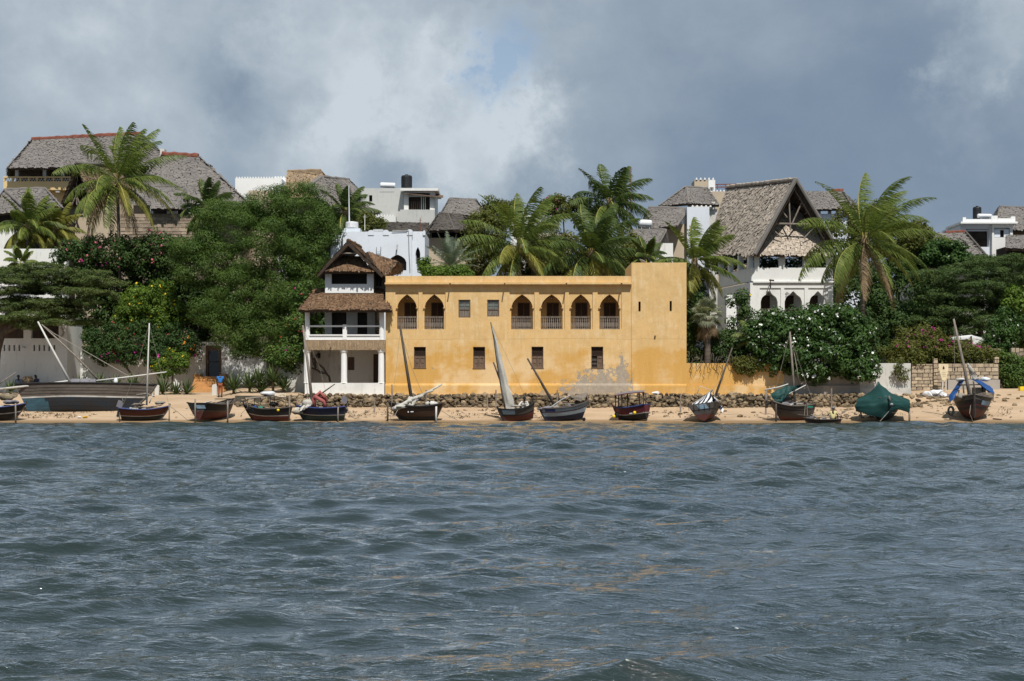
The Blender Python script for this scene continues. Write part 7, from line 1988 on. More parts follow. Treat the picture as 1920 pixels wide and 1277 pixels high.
    b.part('name_panel', BP['namebl'], lambda mb: mb.quad(*[b.pt(0, v, 1) * 1.0 + Vector((-.012, dy, 0)) for v, dy in ((.66, -1.25), (.66, -.55), (.86, -.55), (.86, -1.25))]))
    b.part('spare_plank', BP['black'], lambda mb: mb.obox(b.W(420, 748, 0.4), 1.6, .2, .05, (0, 0, 0)))
    b.rope([(376, 762, -1.5), (371, 772, -1.6)])
    # E - boat with awning
    b = Boat('ferry_boat', 'little black boat with red bottom, ragged awning and white bundle on top', 501, 96.5, 174, 2.95, 1.4, 0.78, bands=[(0, .40, BP['red'], 'bottom'), (.40, .46, BP['white'], 'boot_stripe'), (.46, 1, BP['black'], 'topside')], rb=.6, sb=.3, tw=.7)
    b.rail(BP['grey'], .04); b.stem(BP['black']); b.thwarts((.25, .5, .72))
    b.clutter(104, 8)
    for px, t in ((464, 747), (477, 745), (489, 744), (507, 742), (515, 740), (536, 740)): b.pole('awning_post', [(px, 768, -.3 + (px % 2) * .6), (px, t, -.3 + (px % 2) * .6)], .028, M['pole'])
    b.cloth('awning', M['wood_grey'], [[(461, 746, .5), (488, 742, .6), (515, 738, .5)], [(463, 746.5, 0), (490, 743, 0), (517, 740, 0)], [(462, 748, -.5), (488, 745, -.6), (514, 743, -.5)]], seed=3)
    b.cloth('awning', M['tan'], [[(514, 736.5, .3), (526, 737, .3), (536, 736.5, .3)], [(515, 740, -.4), (526, 740, -.4), (536, 739, -.4)], [(515.5, 744, -.45), (526, 744.5, -.45), (536, 744, -.45)]], seed=4)
    b.blob('bundle', M['white_plastic'], 503, 738, 0, (.50, .4, .15), 5, .2)
    for px, c in ((478, (0.03, 0.12, .38)), (489, (.07, .33, .22))):
        jm = pmat('jerrycan_plastic', c, .1, 3, .5, 0); c0 = b.W(px, 766, -.25)
        j = b.part('jerrycan', jm, lambda mb: (mb.obox(c0, .26, .18, .24), mb.obox(c0 + Vector((0, 0, .14)), .16, .05, .06)))
    b.blob('float', M['yellow_fl'], 521.5, 769, -.72, (.09, .09, .09), 2, .05); b.prop(543, 742, -.3, .045); b.rope([(462, 766, -.2), (452, 776, -.8)])
    b.blob('engine_cover', M['rubber'], 513, 758, 0, (.3, .25, .14), 6, .2)
    # F - navy boat with red frames and leaning mast
    b = Boat('sailing_boat', 'navy boat with folded red frames, leaning mast and raised outboard', 602, 96.6, 180, 3.1, 1.45, 0.82, bands=[(0, .42, BP['teal'], 'bottom'), (.42, .47, BP['white'], 'boot_stripe'), (.47, 1, BP['navy'], 'topside')], rb=.5, sb=.15, tw=.75)
    b.rail(BP['blue'], .045); b.stem(BP['black']); b.thwarts((.2, .5, .7))
    b.clutter(105, 8)
    b.pole('mast', [(587, 770, 0), (578, 690, 0), (568, 610, 0)], .11, M['pole'], r1=.06); b.rope([(569, 616, 0), (572, 690, -.1), (578, 755, -.3)], .016); b.rope([(570, 620, 0), (600, 690, .2), (612, 740, .3)], .01)
    pk = pmat('pinkish_red_foam_pads', (.40, .11, .10), .3, 3, .7, .1)
    b.pole('frame', [(590, 765, -.2), (588, 748, -.2), (600, 735, -.1), (610, 749, 0)], .12, pk, r1=.12); b.pole('frame', [(589, 743, -.3), (607, 753, -.3), (610, 763, -.3)], .12, pk, r1=.12); b.pole('frame', [(599, 736, 0), (612, 748, .2), (606, 762, .2)], .11, pk, r1=.11)
    b.pole('oar', [(597, 742, .3), (628, 720, .5)], .05, M['pole_dark'])
    b.cloth('furled_sail', M['sail'], [[(553, 766, 0), (566, 757, .2), (577, 748, .2), (583, 746, .2)], [(554, 771, -.5), (567, 763, -.5), (578, 757, -.4), (584, 754, -.3)], [(556, 777, -.6), (562, 772, -.7), (574, 766, -.7), (583, 762, -.5)]], ruf=.07, seed=6)
    b.blob('sail_bundle', M['sail'], 577, 756, -.2, (.34, .3, .26), 9, .2); b.blob('sail_bundle', M['rope'], 558, 773, -.5, (.34, .25, .15), 8, .25)
    b.motor(646, 751, .1, M['tarp_grey'], PI, 0.0); b.prop(634, 763, -.75, .05); b.rope([(646, 762, 0), (662, 779, -.6), (668, 780, -.2), (700, 765, 3.5)], .016)
    # G - dark boat with furled sail
    b = Boat('sailing_boat', 'dark brown boat with grey furled sail slanting up from its bow', 781, 96.7, 178, 3.4, 1.5, 0.92, bands=[(0, .30, BP['black'], 'bottom'), (.30, 1, BP['brown'], 'topside')], rb=.7, rs=.5, sb=.22, ss=.2, tw=.5)
    b.rail(BP['black'], .05); b.stem(BP['grey']); b.thwarts((.2, .45, .7))
    b.clutter(106, 8)
    b.pole('mast', [(775, 770, 0), (764, 700, 0), (750, 611, 0)], .12, M['pole_dark'], r1=.07); b.rope([(755, 635, 0), (772, 690, .3), (792, 738, .5)], .016)
    b.pole('furled_sail', [(736, 768, -.5), (757, 758, -.5), (772, 748, -.4), (790, 742, -.2), (808, 732, 0), (828, 721, .2)], .15, M['sail'], r1=.05)
    for k, (x, y, dd) in enumerate(((741, 766, -.5), (750, 762, -.5), (759, 757, -.5), (768, 751, -.45), (778, 747, -.3), (788, 743, -.2), (798, 737, -.1), (808, 732, 0))): b.blob('sail_fold', M['sail'], x, y + (k % 2) * 1.5, dd, (.20, .15, .13 - .008 * k), k + 3, .3, 2, (0, .5, 0))
    b.pole('yard', [(734, 770, -.5), (829, 720, .2)], .05, M['pole'])
    b.cloth('loose_sail', M['sail'], [[(766, 744, -.2), (772, 742, -.2), (779, 744, -.2)], [(764, 756, -.5), (771, 756, -.5), (781, 752, -.4)], [(761, 764, -.6), (770, 765, -.6), (776, 760, -.5)]], ruf=.07, seed=8); b.cloth('loose_sail', M['tarp_grey'], [[(779, 745, 0), (792, 740, .1)], [(781, 754, 0), (790, 750, .1)]], ruf=.06, seed=9)
    b.blob('barrel', M['white_old'], 809, 757, .1, (.42, .24, .17), 2, .05); b.part('barrel_band', M['rubber'], lambda mb: mb.lathe(b.W(806, 757, .1), [(.22, -.05), (.22, .05)], 10, 'x'))
    b.prop(727, 760, -.3, .06, M['pole_dark']); b.prop(818, 762, -.8, .06, M['white_old']); b.rope([(746, 768, -.6), (738, 783, -1)], .02)
    b.part('registration_mark', M['white_plastic'], lambda mb: (mb.obox(b.W(772.5, 772, -.80), .18, .012, .06), mb.obox(b.W(765.5, 772.3, -.80), .06, .012, .09)))
    b.rope([(751, 615, 0), (742, 700, -.2), (733, 764, -.3)], .012); b.rope([(828, 770, 0), (846, 782, -.7), (858, 788, -1)], .014)
    b.blob('sail_bundle', M['sail'], 752, 762, -.5, (.35, .25, .14), 5, .25); b.blob('net_heap', M['rope'], 790, 762, 0, (.4, .3, .12), 9, .3)
    # H - boat with raised white sail
    b = Boat('sailing_boat', 'tilted red bottomed boat with its pale triangular sail hoisted', 971, 96.6, 196, 2.25, 1.35, 0.78, heel=0, pitch=9, bands=[(0, .46, BP['red'], 'bottom'), (.46, .54, BP['black'], 'boot_stripe'), (.54, 1, BP['grey'], 'topside')], rb=.3, sb=.2, ss=.25, tw=.6)
    b.rail(BP['black'], .04); b.stem(BP['black'], .07); b.thwarts((.3, .6)); b.name_panel(.62, .93, .60, .92, BP['namebl'], 1)
    b.clutter(107, 8)
    b.pole('yard', [(950, 779, -.2), (941, 735, -.1), (932, 680, 0), (926, 635, 0), (920, 604, 0)], .06, M['pole_dark'], r1=.03); b.pole('mast', [(957, 768, .1), (942, 725, .1), (925, 679, .1)], .075, M['pole_dark'])
    b.cloth('sail', M['sail'], [[(920.5, 606, -.06), (921, 605.5, -.06), (921.5, 606, -.06)], [(927, 640, -.06), (930, 640, -.15), (933, 640, -.05)], [(933, 680, -.06), (939, 680, -.25), (943, 680, -.05)], [(941, 730, -.1), (949, 729, -.3), (955, 727, 0)], [(946, 760, -.15), (955, 757, -.3), (964, 752, 0)], [(949, 777, -.2), (955, 771, -.2), (965, 769, 0)]], ruf=.03, seed=11)
    b.pole('bowsprit', [(950, 783, 0), (938, 778, 0), (922, 775.5, 0)], .035, M['pole_dark']); b.prop(945, 768, .4, .04)
    b.rope([(921, 607, 0), (965, 700, .3), (992, 762, .3)], .010); b.rope([(926, 680, .1), (958, 730, .4), (985, 765, .4)], .010)
    # I - pale blue boat with leaning mast
    b = Boat('sailing_boat', 'weathered pale blue boat with dark mast leaning far to the left', 1061, 96.7, 188, 3.05, 1.45, 0.86, pitch=7, bands=[(0, .42, BP['navy'], 'bottom'), (.42, .68, BP['pale'], 'stripe'), (.68, .74, BP['maroon'], 'rubbing_strake'), (.74, 1, BP['pale'], 'topside')], rb=.35, rs=.5, sb=.12, ss=.25, tw=.5)
    b.rail(BP['grey'], .045); b.stem(BP['black'], .06); b.thwarts((.25, .5, .7)); b.name_panel(.72, .92, .76, .96, BP['blue'], 1)
    b.clutter(108, 8)
    b.pole('mast', [(1042, 764, 0), (1018, 722, 0), (989, 672, 0)], .10, M['pole_dark'], r1=.055); b.rope([(998, 687, 0), (1010, 720, -.1), (1024, 745, -.2)], .012); b.rope([(1002, 695, 0), (1018, 728, .2), (1030, 750, .3)], .012)
    b.blob('sail_bundle', M['tarp_grey'], 1022, 766, -.2, (.45, .2, .13), 3, .3); b.pole('boom', [(1012, 771, -.2), (1035, 762, -.2), (1052, 750, 0), (1070, 741, .2)], .05, M['metal_grey'])
    b.pole('post', [(1103, 760, 0), (1101, 737, 0)], .035); b.pole('post', [(1061, 765, .2), (1059, 752, .2)], .03)
    b.cloth('awning', M['wood_grey'], [[(1070, 744, .3), (1086, 739, .4), (1100, 735.5, .3)], [(1072, 745, -.2), (1088, 744, -.3), (1101, 738, -.2)], [(1080, 750, -.3), (1090, 752, -.35), (1098, 746, -.3)]], seed=12)
    b.blob('fender', M['rubber'], 1095, 786, -.3, (.11, .11, .11), 2, .05); b.blob('bundle', M['white_old'], 1088, 758, .1, (.35, .25, .1), 3, .2)
    # J - maroon boat with flat canopy
    b = Boat('ferry_boat', 'maroon boat with flat canopy on posts and yellow floats along its side', 1185, 96.8, 152, 2.3, 1.35, 0.84, pitch=6, bands=[(0, .42, BP['black'], 'bottom'), (.42, .47, BP['white'], 'boot_stripe'), (.47, .92, BP['maroon'], 'topside'), (.92, 1, BP['blue'], 'sheer_strake')], rb=.4, sb=.15, tw=.75, ss=.1)
    b.rail(BP['blue'], .04); b.stem(BP['maroon']); b.thwarts((.3, .6))
    b.clutter(109, 8)
    for px, t, dd in ((1154, 740, -.3), (1160, 740, .4), (1166, 739, -.5), (1177, 738, .5), (1199, 735, -.5), (1207, 734, .3), (1211, 737, .5)): b.pole('canopy_post', [(px, 768, dd), (px - .5, t, dd)], .035, M['pole_dark'], r1=.035)
    cn = b.cloth('canopy', M['tarp_grey'], [[(1158, 737, .8), (1182, 733, .8), (1210, 731.5, .8)], [(1153, 740, -.1), (1180, 735.5, -.1), (1209, 732, -.1)], [(1151, 741, -.9), (1178, 737, -.9), (1208, 734.5, -.9)]], ruf=.01, seed=13)
    b.cloth('canopy_edge', BP['maroon'], [[(1151, 741, -.92), (1178, 737, -.92), (1208, 734.5, -.92)], [(1151, 742.5, -.92), (1178, 738.5, -.92), (1208, 736, -.92)]], ruf=.003, seed=13)
    for px, py, dd in ((1190, 774, -.75), (1206.5, 772, -.65), (1151, 781, -.4)): b.blob('float', M['yellow_fl'], px, py, dd, (.10, .10, .11), 2, .04)
    b.part('registration_mark', M['white_plastic'], lambda mb: mb.obox(b.W(1183, 775, -.80), .2, .012, .05))
    for i in range(4):
        b.pole('slat', [(1189, 761 + i * 1.6, -.2), (1199, 760 + i * 1.6, -.2)], .018, M['white_old'])
    b.blob('tyre_fender', M['rubber'], 1156, 778, -.1, (.14, .1, .18), 2, .05)
    # K - boat with striped cover seen from the stern
    b = Boat('sailing_boat', 'grey blue boat with black and white striped cover and right leaning mast', 1327, 97.0, 74, 3.4, 1.95, 0.98, heel=-7, bands=[(0, .38, BP['red'], 'bottom'), (.38, .60, BP['grey'], 'lower_topside'), (.60, .66, BP['black'], 'rubbing_strake'), (.66, 1, BP['wood'], 'topside')], tw=.88, rb=.7, sb=.3, rs=.2)
    b.rail(BP['wood'], .05); b.part('name_panel', BP['namebl'], lambda mb: mb.quad(*[b.pt(0, v, 1) + Vector((-.012, dy, 0)) for v, dy in ((.68, -1.1), (.68, -.5), (.94, -.5), (.94, -1.1))]))
    for k in range(6):
        y = -.8 + k * .32; b.part('transom_rib', BP['black'], lambda mb: mb.obox((b.pt(0, .8, 1).x - .02, y, b.pt(0, .8, 1).z), .03, .03, .34))
    b.pole('mast', [(1332, 770, .6), (1352, 712, .6), (1373, 652, .6)], .09, M['pole_dark'], r1=.05)
    sm = NB('black_white_striped_canvas', .8); gx = sm.xyz(); ph = sm.math('ADD', sm.math('MULTIPLY', gx[1], 3.1), sm.math('MULTIPLY', gx[0], 1.2)); fr = sm.math('FRACT', ph)
    smm = sm.done(sm.mix(sm.math('GREATER_THAN', fr, .5), (.70, .70, .70), (.016, .016, .03)))
    b.cloth('striped_cover', smm, [[(1300, 756, 1.2), (1318, 744, 1.3), (1333, 731, 1.4)], [(1297, 758, .1), (1317, 750, .1), (1332, 734, .1)], [(1297.5, 763, -.9), (1316, 758, -.7), (1336, 751, -.5)], [(1301, 768, -1.1), (1310, 763, -1.0), (1330, 757, -.8)]], ruf=.03, seed=14)
    b.cloth('striped_cover', smm, [[(1335, 731, 1.2), (1341, 742, 1.2), (1350, 756, 1.1)], [(1340, 747, -.3), (1348, 758, -.5), (1357, 768, -.6)], [(1340, 753, -.4), (1346, 763, -.6), (1355, 774, -.7)]], ruf=.03, seed=15)
    b.pole('frame', [(1328, 742, 1), (1336, 731, .5), (1346, 760, 0)], .04); b.pole('frame', [(1307, 738, 1.2), (1313, 724, 1.2), (1333, 732, 1)], .025, M['white_old']); b.pole('tiller', [(1335, 752, -.6), (1341, 768, -1.0), (1338, 778, -1.1)], .04, M['metal_grey'])
    b.rope([(1372, 656, .6), (1352, 710, .3), (1320, 750, 0)], .010); b.rope([(1300, 776, -.8), (1285, 785, -1.2), (1262, 788, -1.0)], .014); b.rope([(1357, 778, 0), (1372, 777, .8), (1384, 776, 1.5)], .014)
    # L - boat with green tarp sail
    b = Boat('sailing_boat', 'grey brown boat with torn green tarpaulin slung from its mast', 1487, 96.8, 12, 3.0, 1.55, 0.92, bands=[(0, .22, BP['red'], 'bottom'), (.22, .66, BP['grey'], 'lower_topside'), (.66, .72, BP['black'], 'rubbing_strake'), (.72, 1, BP['grey'], 'topside')], rb=.3, rs=.75, sb=.15, ss=.3, tw=.55)
    b.rail(BP['wood'], .045); b.thwarts((.25, .5, .75)); b.prop(1455, 757, -.8, .06, M['pole_dark'])
    b.clutter(110, 8)
    b.pole('mast', [(1491, 768, 0), (1486, 690, 0), (1481, 622, 0)], .085, M['pole'], r1=.055); b.pole('spar', [(1500, 730, .2), (1494, 690, .2), (1488, 655, .2)], .035, M['pole'])
    b.pole('spar', [(1434, 731, 0), (1460, 726, 0), (1478, 720, 0)], .05, M['white_old']); b.pole('spar', [(1468, 745, -.2), (1490, 733, -.2), (1511, 722, -.2)], .045, M['white_old']); b.pole('post', [(1437, 765, .6), (1436, 731, .6)], .09, M['pole'], r1=.08)
    b.cloth('tarpaulin', M['tarp_green'], [[(1444, 738, -.2), (1458, 730, -.2), (1476, 722, 0)], [(1449, 747, -.4), (1462, 741, -.5), (1474, 733, -.3)], [(1456, 755, -.5), (1464, 752, -.6), (1470, 742, -.4)], [(1464, 758, -.5), (1466, 757, -.6), (1468, 750, -.5)]], ruf=.06, seed=16)
    b.cloth('tarpaulin', M['tarp_green'], [[(1474, 722, 0), (1488, 725, 0), (1506, 722, 0)], [(1473, 735, -.2), (1486, 734, -.1), (1498, 728, 0)], [(1466, 754, -.4), (1474, 745, -.2), (1484, 737, 0)]], ruf=.07, seed=17)
    b.part('tyre_fender', M['rubber'], lambda mb: mb.tube([b.W(1449 + 11 * math.cos(a), 760 - 5 * math.sin(a), -.2) for a in np.linspace(0, PI, 9)], .07, 6)); b.blob('bundle', M['tarp_grey'], 1468, 758, 0, (.4, .3, .16), 4, .2); b.blob('bundle', BP['grey'], 1474, 751, .3, (.38, .3, .22), 6, .2)
    b.part('hatch_board', M['white_plastic'], lambda mb: mb.obox(b.W(1481, 757.5, -.1), .35, .3, .06)); b.part('name_panel', paint('green_name_panel', (.03, .20, .14), .4), lambda mb: mb.obox(b.W(1519, 763, -.62), .36, .012, .12, (0, 0, .0)))
    b.rope([(1510, 758, -.6), (1508, 780, -.9)]); b.rope([(1513, 762, -.6), (1514, 780, -.9)]); b.pole('railing', [(1500, 752, .1), (1530, 757, .1)], .03, M['pole_dark'])
    b.rope([(1481, 625, 0), (1462, 700, -.2), (1446, 757, -.2)], .010); b.rope([(1481, 625, 0), (1505, 700, .2), (1526, 757, .2)], .010)
    # M - dugout canoe
    b = Boat('canoe', 'narrow dark dugout canoe afloat at the edge under the yellow shirted man', 1542, 94.6, 178, 2.3, .62, .34, z=-.10, bands=[(0, 1, BP['brown'], 'hull')], rb=.25, rs=.12, tw=.35, sb=.12, ss=.04, floor=.4)
    b.rail(BP['grey'], .02); b.thwarts((.3, .65), v=.9); b.blob('net_heap', M['rope'], 1528, 786, 0, (.25, .15, .08), 4, .3)
    b.clutter(111, 8)
    # N - boat wrapped in a green cover
    b = Boat('covered_boat', 'boat hidden under a peaked dark green tarpaulin cover', 1656, 97.0, 250, 3.6, 2.1, 1.0, bands=[(0, .45, BP['teal'], 'bottom'), (.45, .5, BP['white'], 'boot_stripe'), (.5, 1, BP['black'], 'topside')], tw=.75, rb=.6, sb=.3)
    b.stem(BP['grey'], .06)
    C = [[(1606, 749, .9), (1630, 736, 1.2), (1647, 720, 1.4), (1672, 738, 1.2), (1704, 749, .9)], [(1606, 749, -.1), (1629, 741, -.2), (1648, 719, 0), (1674, 740, -.3), (1706, 751, -.2)], [(1607, 752, -.7), (1634, 752, -1.5), (1662, 742, -1.9), (1682, 751, -1.5), (1706, 753, -.8)], [(1603, 762, -.8), (1632, 762, -1.6), (1664, 756, -2.0), (1684, 758, -1.6), (1707, 762, -.9)], [(1605, 770, -.8), (1628, 778, -1.55), (1658, 783, -1.7), (1683, 766, -1.55), (1705, 774, -.9)]]
    b.cloth('tarpaulin', M['tarp_green'], C, ruf=.025, seed=18, sub=4)
    b.cloth('cover_tip', M['tarp_green'], [[(1645, 716, .1), (1647, 715, .1), (1649, 717, .1)], [(1644, 722, 0), (1648, 721, -.05), (1652, 723, 0)]], ruf=.02, seed=19); b.pole('ridge_pole', [(1648, 760, 0), (1647, 718, .05)], .05, M['pole_dark'])
    b.prop(1614, 768, -.8, .055); b.prop(1705, 768, -.8, .06); b.pole('stem_head', [(1669, 753, -2.05), (1667, 742, -2.05)], .07, M['wood_grey']); b.blob('anchor_bundle', M['metal_grey'], 1671, 759, -2.15, (.28, .1, .1), 3, .35); b.rope([(1673, 764, -2.1), (1650, 790, -2.3)], .02)
    # O - bow-on boat with blue tarpaulin
    b = Boat('sailing_boat', 'stout bow on boat with blue tarpaulin, tyre fender and tall grey mast', 1824, 97.3, 256, 4.2, 2.35, 1.30, bands=[(0, .42, BP['red'], 'bottom'), (.42, .56, BP['black'], 'lower_topside'), (.56, .61, BP['maroon'], 'rubbing_strake'), (.61, .82, BP['black'], 'topside'), (.82, 1, BP['wood'], 'bulwark')], tw=.8, rb=.55, sb=.25, ss=.15, p=.42)
    b.rail(BP['wood'], .06); b.stem(BP['grey'], .07); b.thwarts((.3, .6)); b.name_panel(.60, .86, .63, .82, BP['namebl'], 1)
    b.clutter(112, 8)
    b.pole('mast', [(1823, 768, -.9), (1807, 685, -.9), (1788, 598, -.9)], .12, M['pole'], r1=.06); b.rope([(1789, 605, -.9), (1808, 650, -.4), (1825, 683, .3), (1832, 712, .6)], .016); b.rope([(1789, 603, -.9), (1789.5, 650, -.9), (1790, 695, -.9)], .013); b.blob('pulley', M['pole_dark'], 1790, 692, -.9, (.06, .05, .13), 2, .05)
    b.cloth('furled_sail', M['sail'], [[(1812, 681, .4), (1817, 681, .4), (1820, 684, .4)], [(1819, 698, .3), (1824, 695, .2), (1828, 702, .3)], [(1826, 713, .3), (1833, 709, .2), (1840, 712, .3)]], ruf=.05, seed=20)
    b.cloth('tarpaulin', M['tarp_blue'], [[(1797, 716, 1.2), (1805, 713, 1.2), (1811, 711, 1.2)], [(1787, 731, .5), (1798, 722, .4), (1808, 713, .3)], [(1779, 742, -.3), (1790, 738, -.5), (1797, 731, -.5)], [(1780, 752, -.5), (1784, 752, -.6), (1789, 748, -.6)]], ruf=.03, seed=21)
    b.cloth('tarpaulin', M['tarp_blue'], [[(1821, 710, 1.2), (1838, 713, 1.3), (1856, 724, 1.3)], [(1822, 711, .4), (1843, 717, .3), (1862, 731, .3)], [(1832, 717, -.3), (1848, 727, -.6), (1865, 736, -.5)], [(1852, 734, -.6), (1860, 738, -.7), (1863, 745, -.6)]], ruf=.03, seed=22)
    for p in ([(1808, 750, -.3), (1806, 722, -.3)], [(1830, 750, -.2), (1825, 715, -.2)], [(1843, 742, -.2), (1841, 722, -.2)], [(1796, 748, -.3), (1798, 731, -.3)], [(1815, 748, .6), (1815, 720, .6)]): b.pole('frame_post', [p[0], p[1]], .05, M['pole_dark'], r1=.05)
    b.pole('roof_beam', [(1797, 722, -.2), (1842, 721, -.2)], .05, M['pole_dark']); b.part('locker', M['tan'], lambda mb: mb.obox(b.W(1834, 734, .5), .5, .9, .5)); b.blob('bundle', M['white_old'], 1801, 712, .9, (.4, .3, .13), 3, .25); b.blob('bundle', M['white_plastic'], 1847, 711, 1.2, (.4, .3, .14), 5, .25)
    b.blob('net_heap', M['rope'], 1803, 744, -.9, (.35, .3, .22), 6, .25)
    b.part('tyre_fender', M['rubber'], lambda mb: mb.tube([b.W(1783 + 4.8 * math.cos(a), 770 + 7.2 * math.sin(a), -.75) for a in np.linspace(0, 2 * PI, 17)], .075, 6))
    for i in range(7):
        b.part('coiled_cable', M['wood_grey'], lambda mb: mb.tube([b.W(1832 + 31 * t, 740 + i * 2.2 - 2.5 * math.sin(PI * t) - t * 2, -1.45 + .9 * t * t) for t in np.linspace(0, 1, 9)], .03, 5))
    b.rope([(1820, 760, -1.9), (1818, 775, -2.1), (1824, 789, -2.0)], .025)
    # gear ashore
    o = thing('sail_heap', 'heap of white sailcloth dumped on the sand by the sign board', 'sail heap', P(1752, 742, 105.5)); o.location.z = GZ(o.location.x, 105.5)
    mb = MB()
    for k, (x, z, a, h) in enumerate(((-.35, .18, .45, .22), (.1, .24, .5, .26), (.5, .14, .3, .18))): mb.ico((x, 0, z), a, .4, h, k + 3, .25, 2)
    mb.build('cloth', M['white_plastic'], o); mb = MB(); mb.ico((.1, .05, .08), .8, .45, .1, 3, .2, 2); mb.build('groundsheet', M['tarp_grey'], o)
    o = thing('driftwood', 'short dark plank lying on the sand at the far right', 'plank', P(1870, 787, 96.8), (0, 0, -.3)); o.location.z = GZ(o.location.x, 96.8) + .03
    mb = MB(); mb.obox((0, 0, .03), .55, .14, .07, (0, .1, 0)); mb.build('timber', M['pole_dark'], o)
    o = thing('plastic_crate', 'small yellow crate on the sand at the right edge', 'crate', P(1918, 720, 109)); o.location.z = GZ(o.location.x, 109)
    mb = MB(); mb.box(-.25, .25, -.2, -.17, 0, .3); mb.box(-.25, .25, .17, .2, 0, .3); mb.box(-.25, -.22, -.169, .169, 0, .3); mb.box(.22, .25, -.169, .169, 0, .3); mb.box(-.219, .219, -.169, .169, .01, .04); mb.build('body', M['yellow_fl'], o)
boats()
# ------------------------------------------------------------------ people
def skin_obj(name, chain, mat, parent, sub=1):
    """chain: {joint: (pos, radius, parent joint)}; one continuous skinned surface"""
    names = list(chain); idx = {n: i for i, n in enumerate(names)}
    me = bpy.data.meshes.new(name)
    me.from_pydata([chain[n][0] for n in names], [(idx[n], idx[chain[n][2]]) for n in names if chain[n][2]], [])
    me.materials.append(mat)
    o = bpy.data.objects.new(name, me); COL.objects.link(o); o.parent = parent
    sk = o.modifiers.new('skin', 'SKIN')
    for i, n in enumerate(names):
        me.skin_vertices[0].data[i].radius = (chain[n][1], chain[n][1]) if not hasattr(chain[n][1], '__len__') else chain[n][1]
    me.skin_vertices[0].data[0].use_root = True
    sk.use_smooth_shade = True
    ss = o.modifiers.new('subd', 'SUBSURF'); ss.levels = ss.render_levels = sub
    return o
def hand_parts(root, mat, w, e):
    """palm and five fingers at wrist w, pointing away from elbow e"""
    dv = (w - e).normalized(); s = dv.orthogonal().normalized(); u = dv.cross(s)
    mb = MB(); mb.obox(w + dv * .045, .075, .035, .09, dv.to_track_quat('Z', 'Y').to_euler())
    for k, l in enumerate((.060, .072, .068, .052)):
        a = w + dv * .085 + s * (.027 - .018 * k); mb.tube([a, a + dv * l * .55 + u * .008, a + dv * l + u * .03], [.009, .008, .006], 5)
    a = w + dv * .03 + s * .038; mb.tube([a, a + dv * .03 + s * .025, a + dv * .055 + s * .025 + u * .015], [.011, .010, .008], 5)
    mb.build('hand', mat, root)
def person(label, loc, rz, pose, shirt, lower, skin, hair, cap=None, long=True):
    root = thing('person', label, 'person', loc, (0, 0, rz))
    V = Vector
    j = {k: V(v) for k, v in pose.items()}
    body = {'pelvis': (j['pelvis'], (.13, .105), None), 'waist': (j['pelvis'].lerp(j['chest'], .45), (.125, .095), 'pelvis'), 'chest': (j['chest'], (.155, .11), 'waist'), 'neck': (j['neck'], .055, 'chest'), 'jaw': (j['neck'].lerp(j['head'], .5), .07, 'neck'), 'head': (j['head'], .092, 'jaw'), 'crown': (j['head'] + (j['head'] - j['neck']).normalized() * .07, .065, 'head')}
    for s in 'LR':
        body['sh' + s] = (j['sh' + s], .062, 'chest'); body['el' + s] = (j['el' + s], .042, 'sh' + s); body['wr' + s] = (j['wr' + s], .030, 'el' + s)
        body['hip' + s] = (j['hip' + s], .09, 'pelvis'); body['kn' + s] = (j['kn' + s], .06, 'hip' + s); body['an' + s] = (j['an' + s], .042, 'kn' + s); body['toe' + s] = (j['toe' + s], .038, 'an' + s)
    b = skin_obj('body', {k: tuple(v) for k, v in body.items()}, skin, root)
    g = 1.16
    top = {k: (v[0], tuple(x * g for x in v[1]) if hasattr(v[1], '__len__') else v[1] * g, v[2]) for k, v in body.items() if k in ('pelvis', 'waist', 'chest', 'shL', 'shR')}
    for s in 'LR': top['sl' + s] = (j['sh' + s].lerp(j['el' + s], .95 if long else .6), .056, 'sh' + s)
    if long:
        for s in 'LR': top['cu' + s] = (j['el' + s].lerp(j['wr' + s], .85), .042, 'sl' + s)
    top['collar'] = (j['chest'].lerp(j['neck'], .6), .075, 'chest')
    skin_obj('shirt', top, shirt, root)
    low = {'pelvis': (j['pelvis'] - V((0, 0, .02)), (.142, .118), None)}
    for s in 'LR': low['hip' + s] = (j['hip' + s], .105, 'pelvis'); low['kn' + s] = (j['kn' + s], .078, 'hip' + s); low['cf' + s] = (j['kn' + s].lerp(j['an' + s], .7), .065, 'kn' + s)
    skin_obj('trousers', low, lower, root)
    up = (j['head'] - j['neck']).normalized(); fw = V((0, -1, 0)) if 'face' not in j else j['face'].normalized()
    sd_ = fw.cross(up).normalized()
    mb = MB(); c = j['head'] + up * .035 - fw * .012
    vs, fs = ICO[2]; keep = [i for i, v in enumerate(vs)]
    mb.add([c + (sd_ * v[0] * .099 + fw * -v[1] * .108 + up * max(v[2], -.25) * .112) for v in vs], fs); mb.build('cap' if cap else 'hair', cap or hair, root, smooth=True)
    mb = MB(); h = j['head']
    mb.add([h + fw * .125 - up * .02, h + fw * .09 + sd_ * .018 - up * .03, h + fw * .09 - sd_ * .018 - up * .03, h + fw * .088 + up * .02], [(0, 1, 3), (0, 3, 2), (0, 2, 1)])
    for s in (-1, 1): mb.ico(h + sd_ * .095 * s - up * .01, .014, .022, .032, 1, .05)
    mb.tube([h + fw * .094 - up * .058 + sd_ * .022, h + fw * .100 - up * .060, h + fw * .094 - up * .058 - sd_ * .022], .006, 4); mb.build('face', skin, root, smooth=True)
    eb = MB()
    for s in (-1, 1): eb.ico(h + fw * .09 + sd_ * .034 * s + up * .008, .011, .008, .008, 1, 0)
    eb.build('eyes', M['white_plastic'], root, kind='stuff')
    for s in 'LR': hand_parts(root, skin, j['wr' + s], j['el' + s])
    return root
SK = pmat('dark_brown_skin', (.060, .033, .022), .15, 5, .5, 0)
HAIR = pmat('black_hair', (.012, .010, .010), .2, 9, .8, .3)
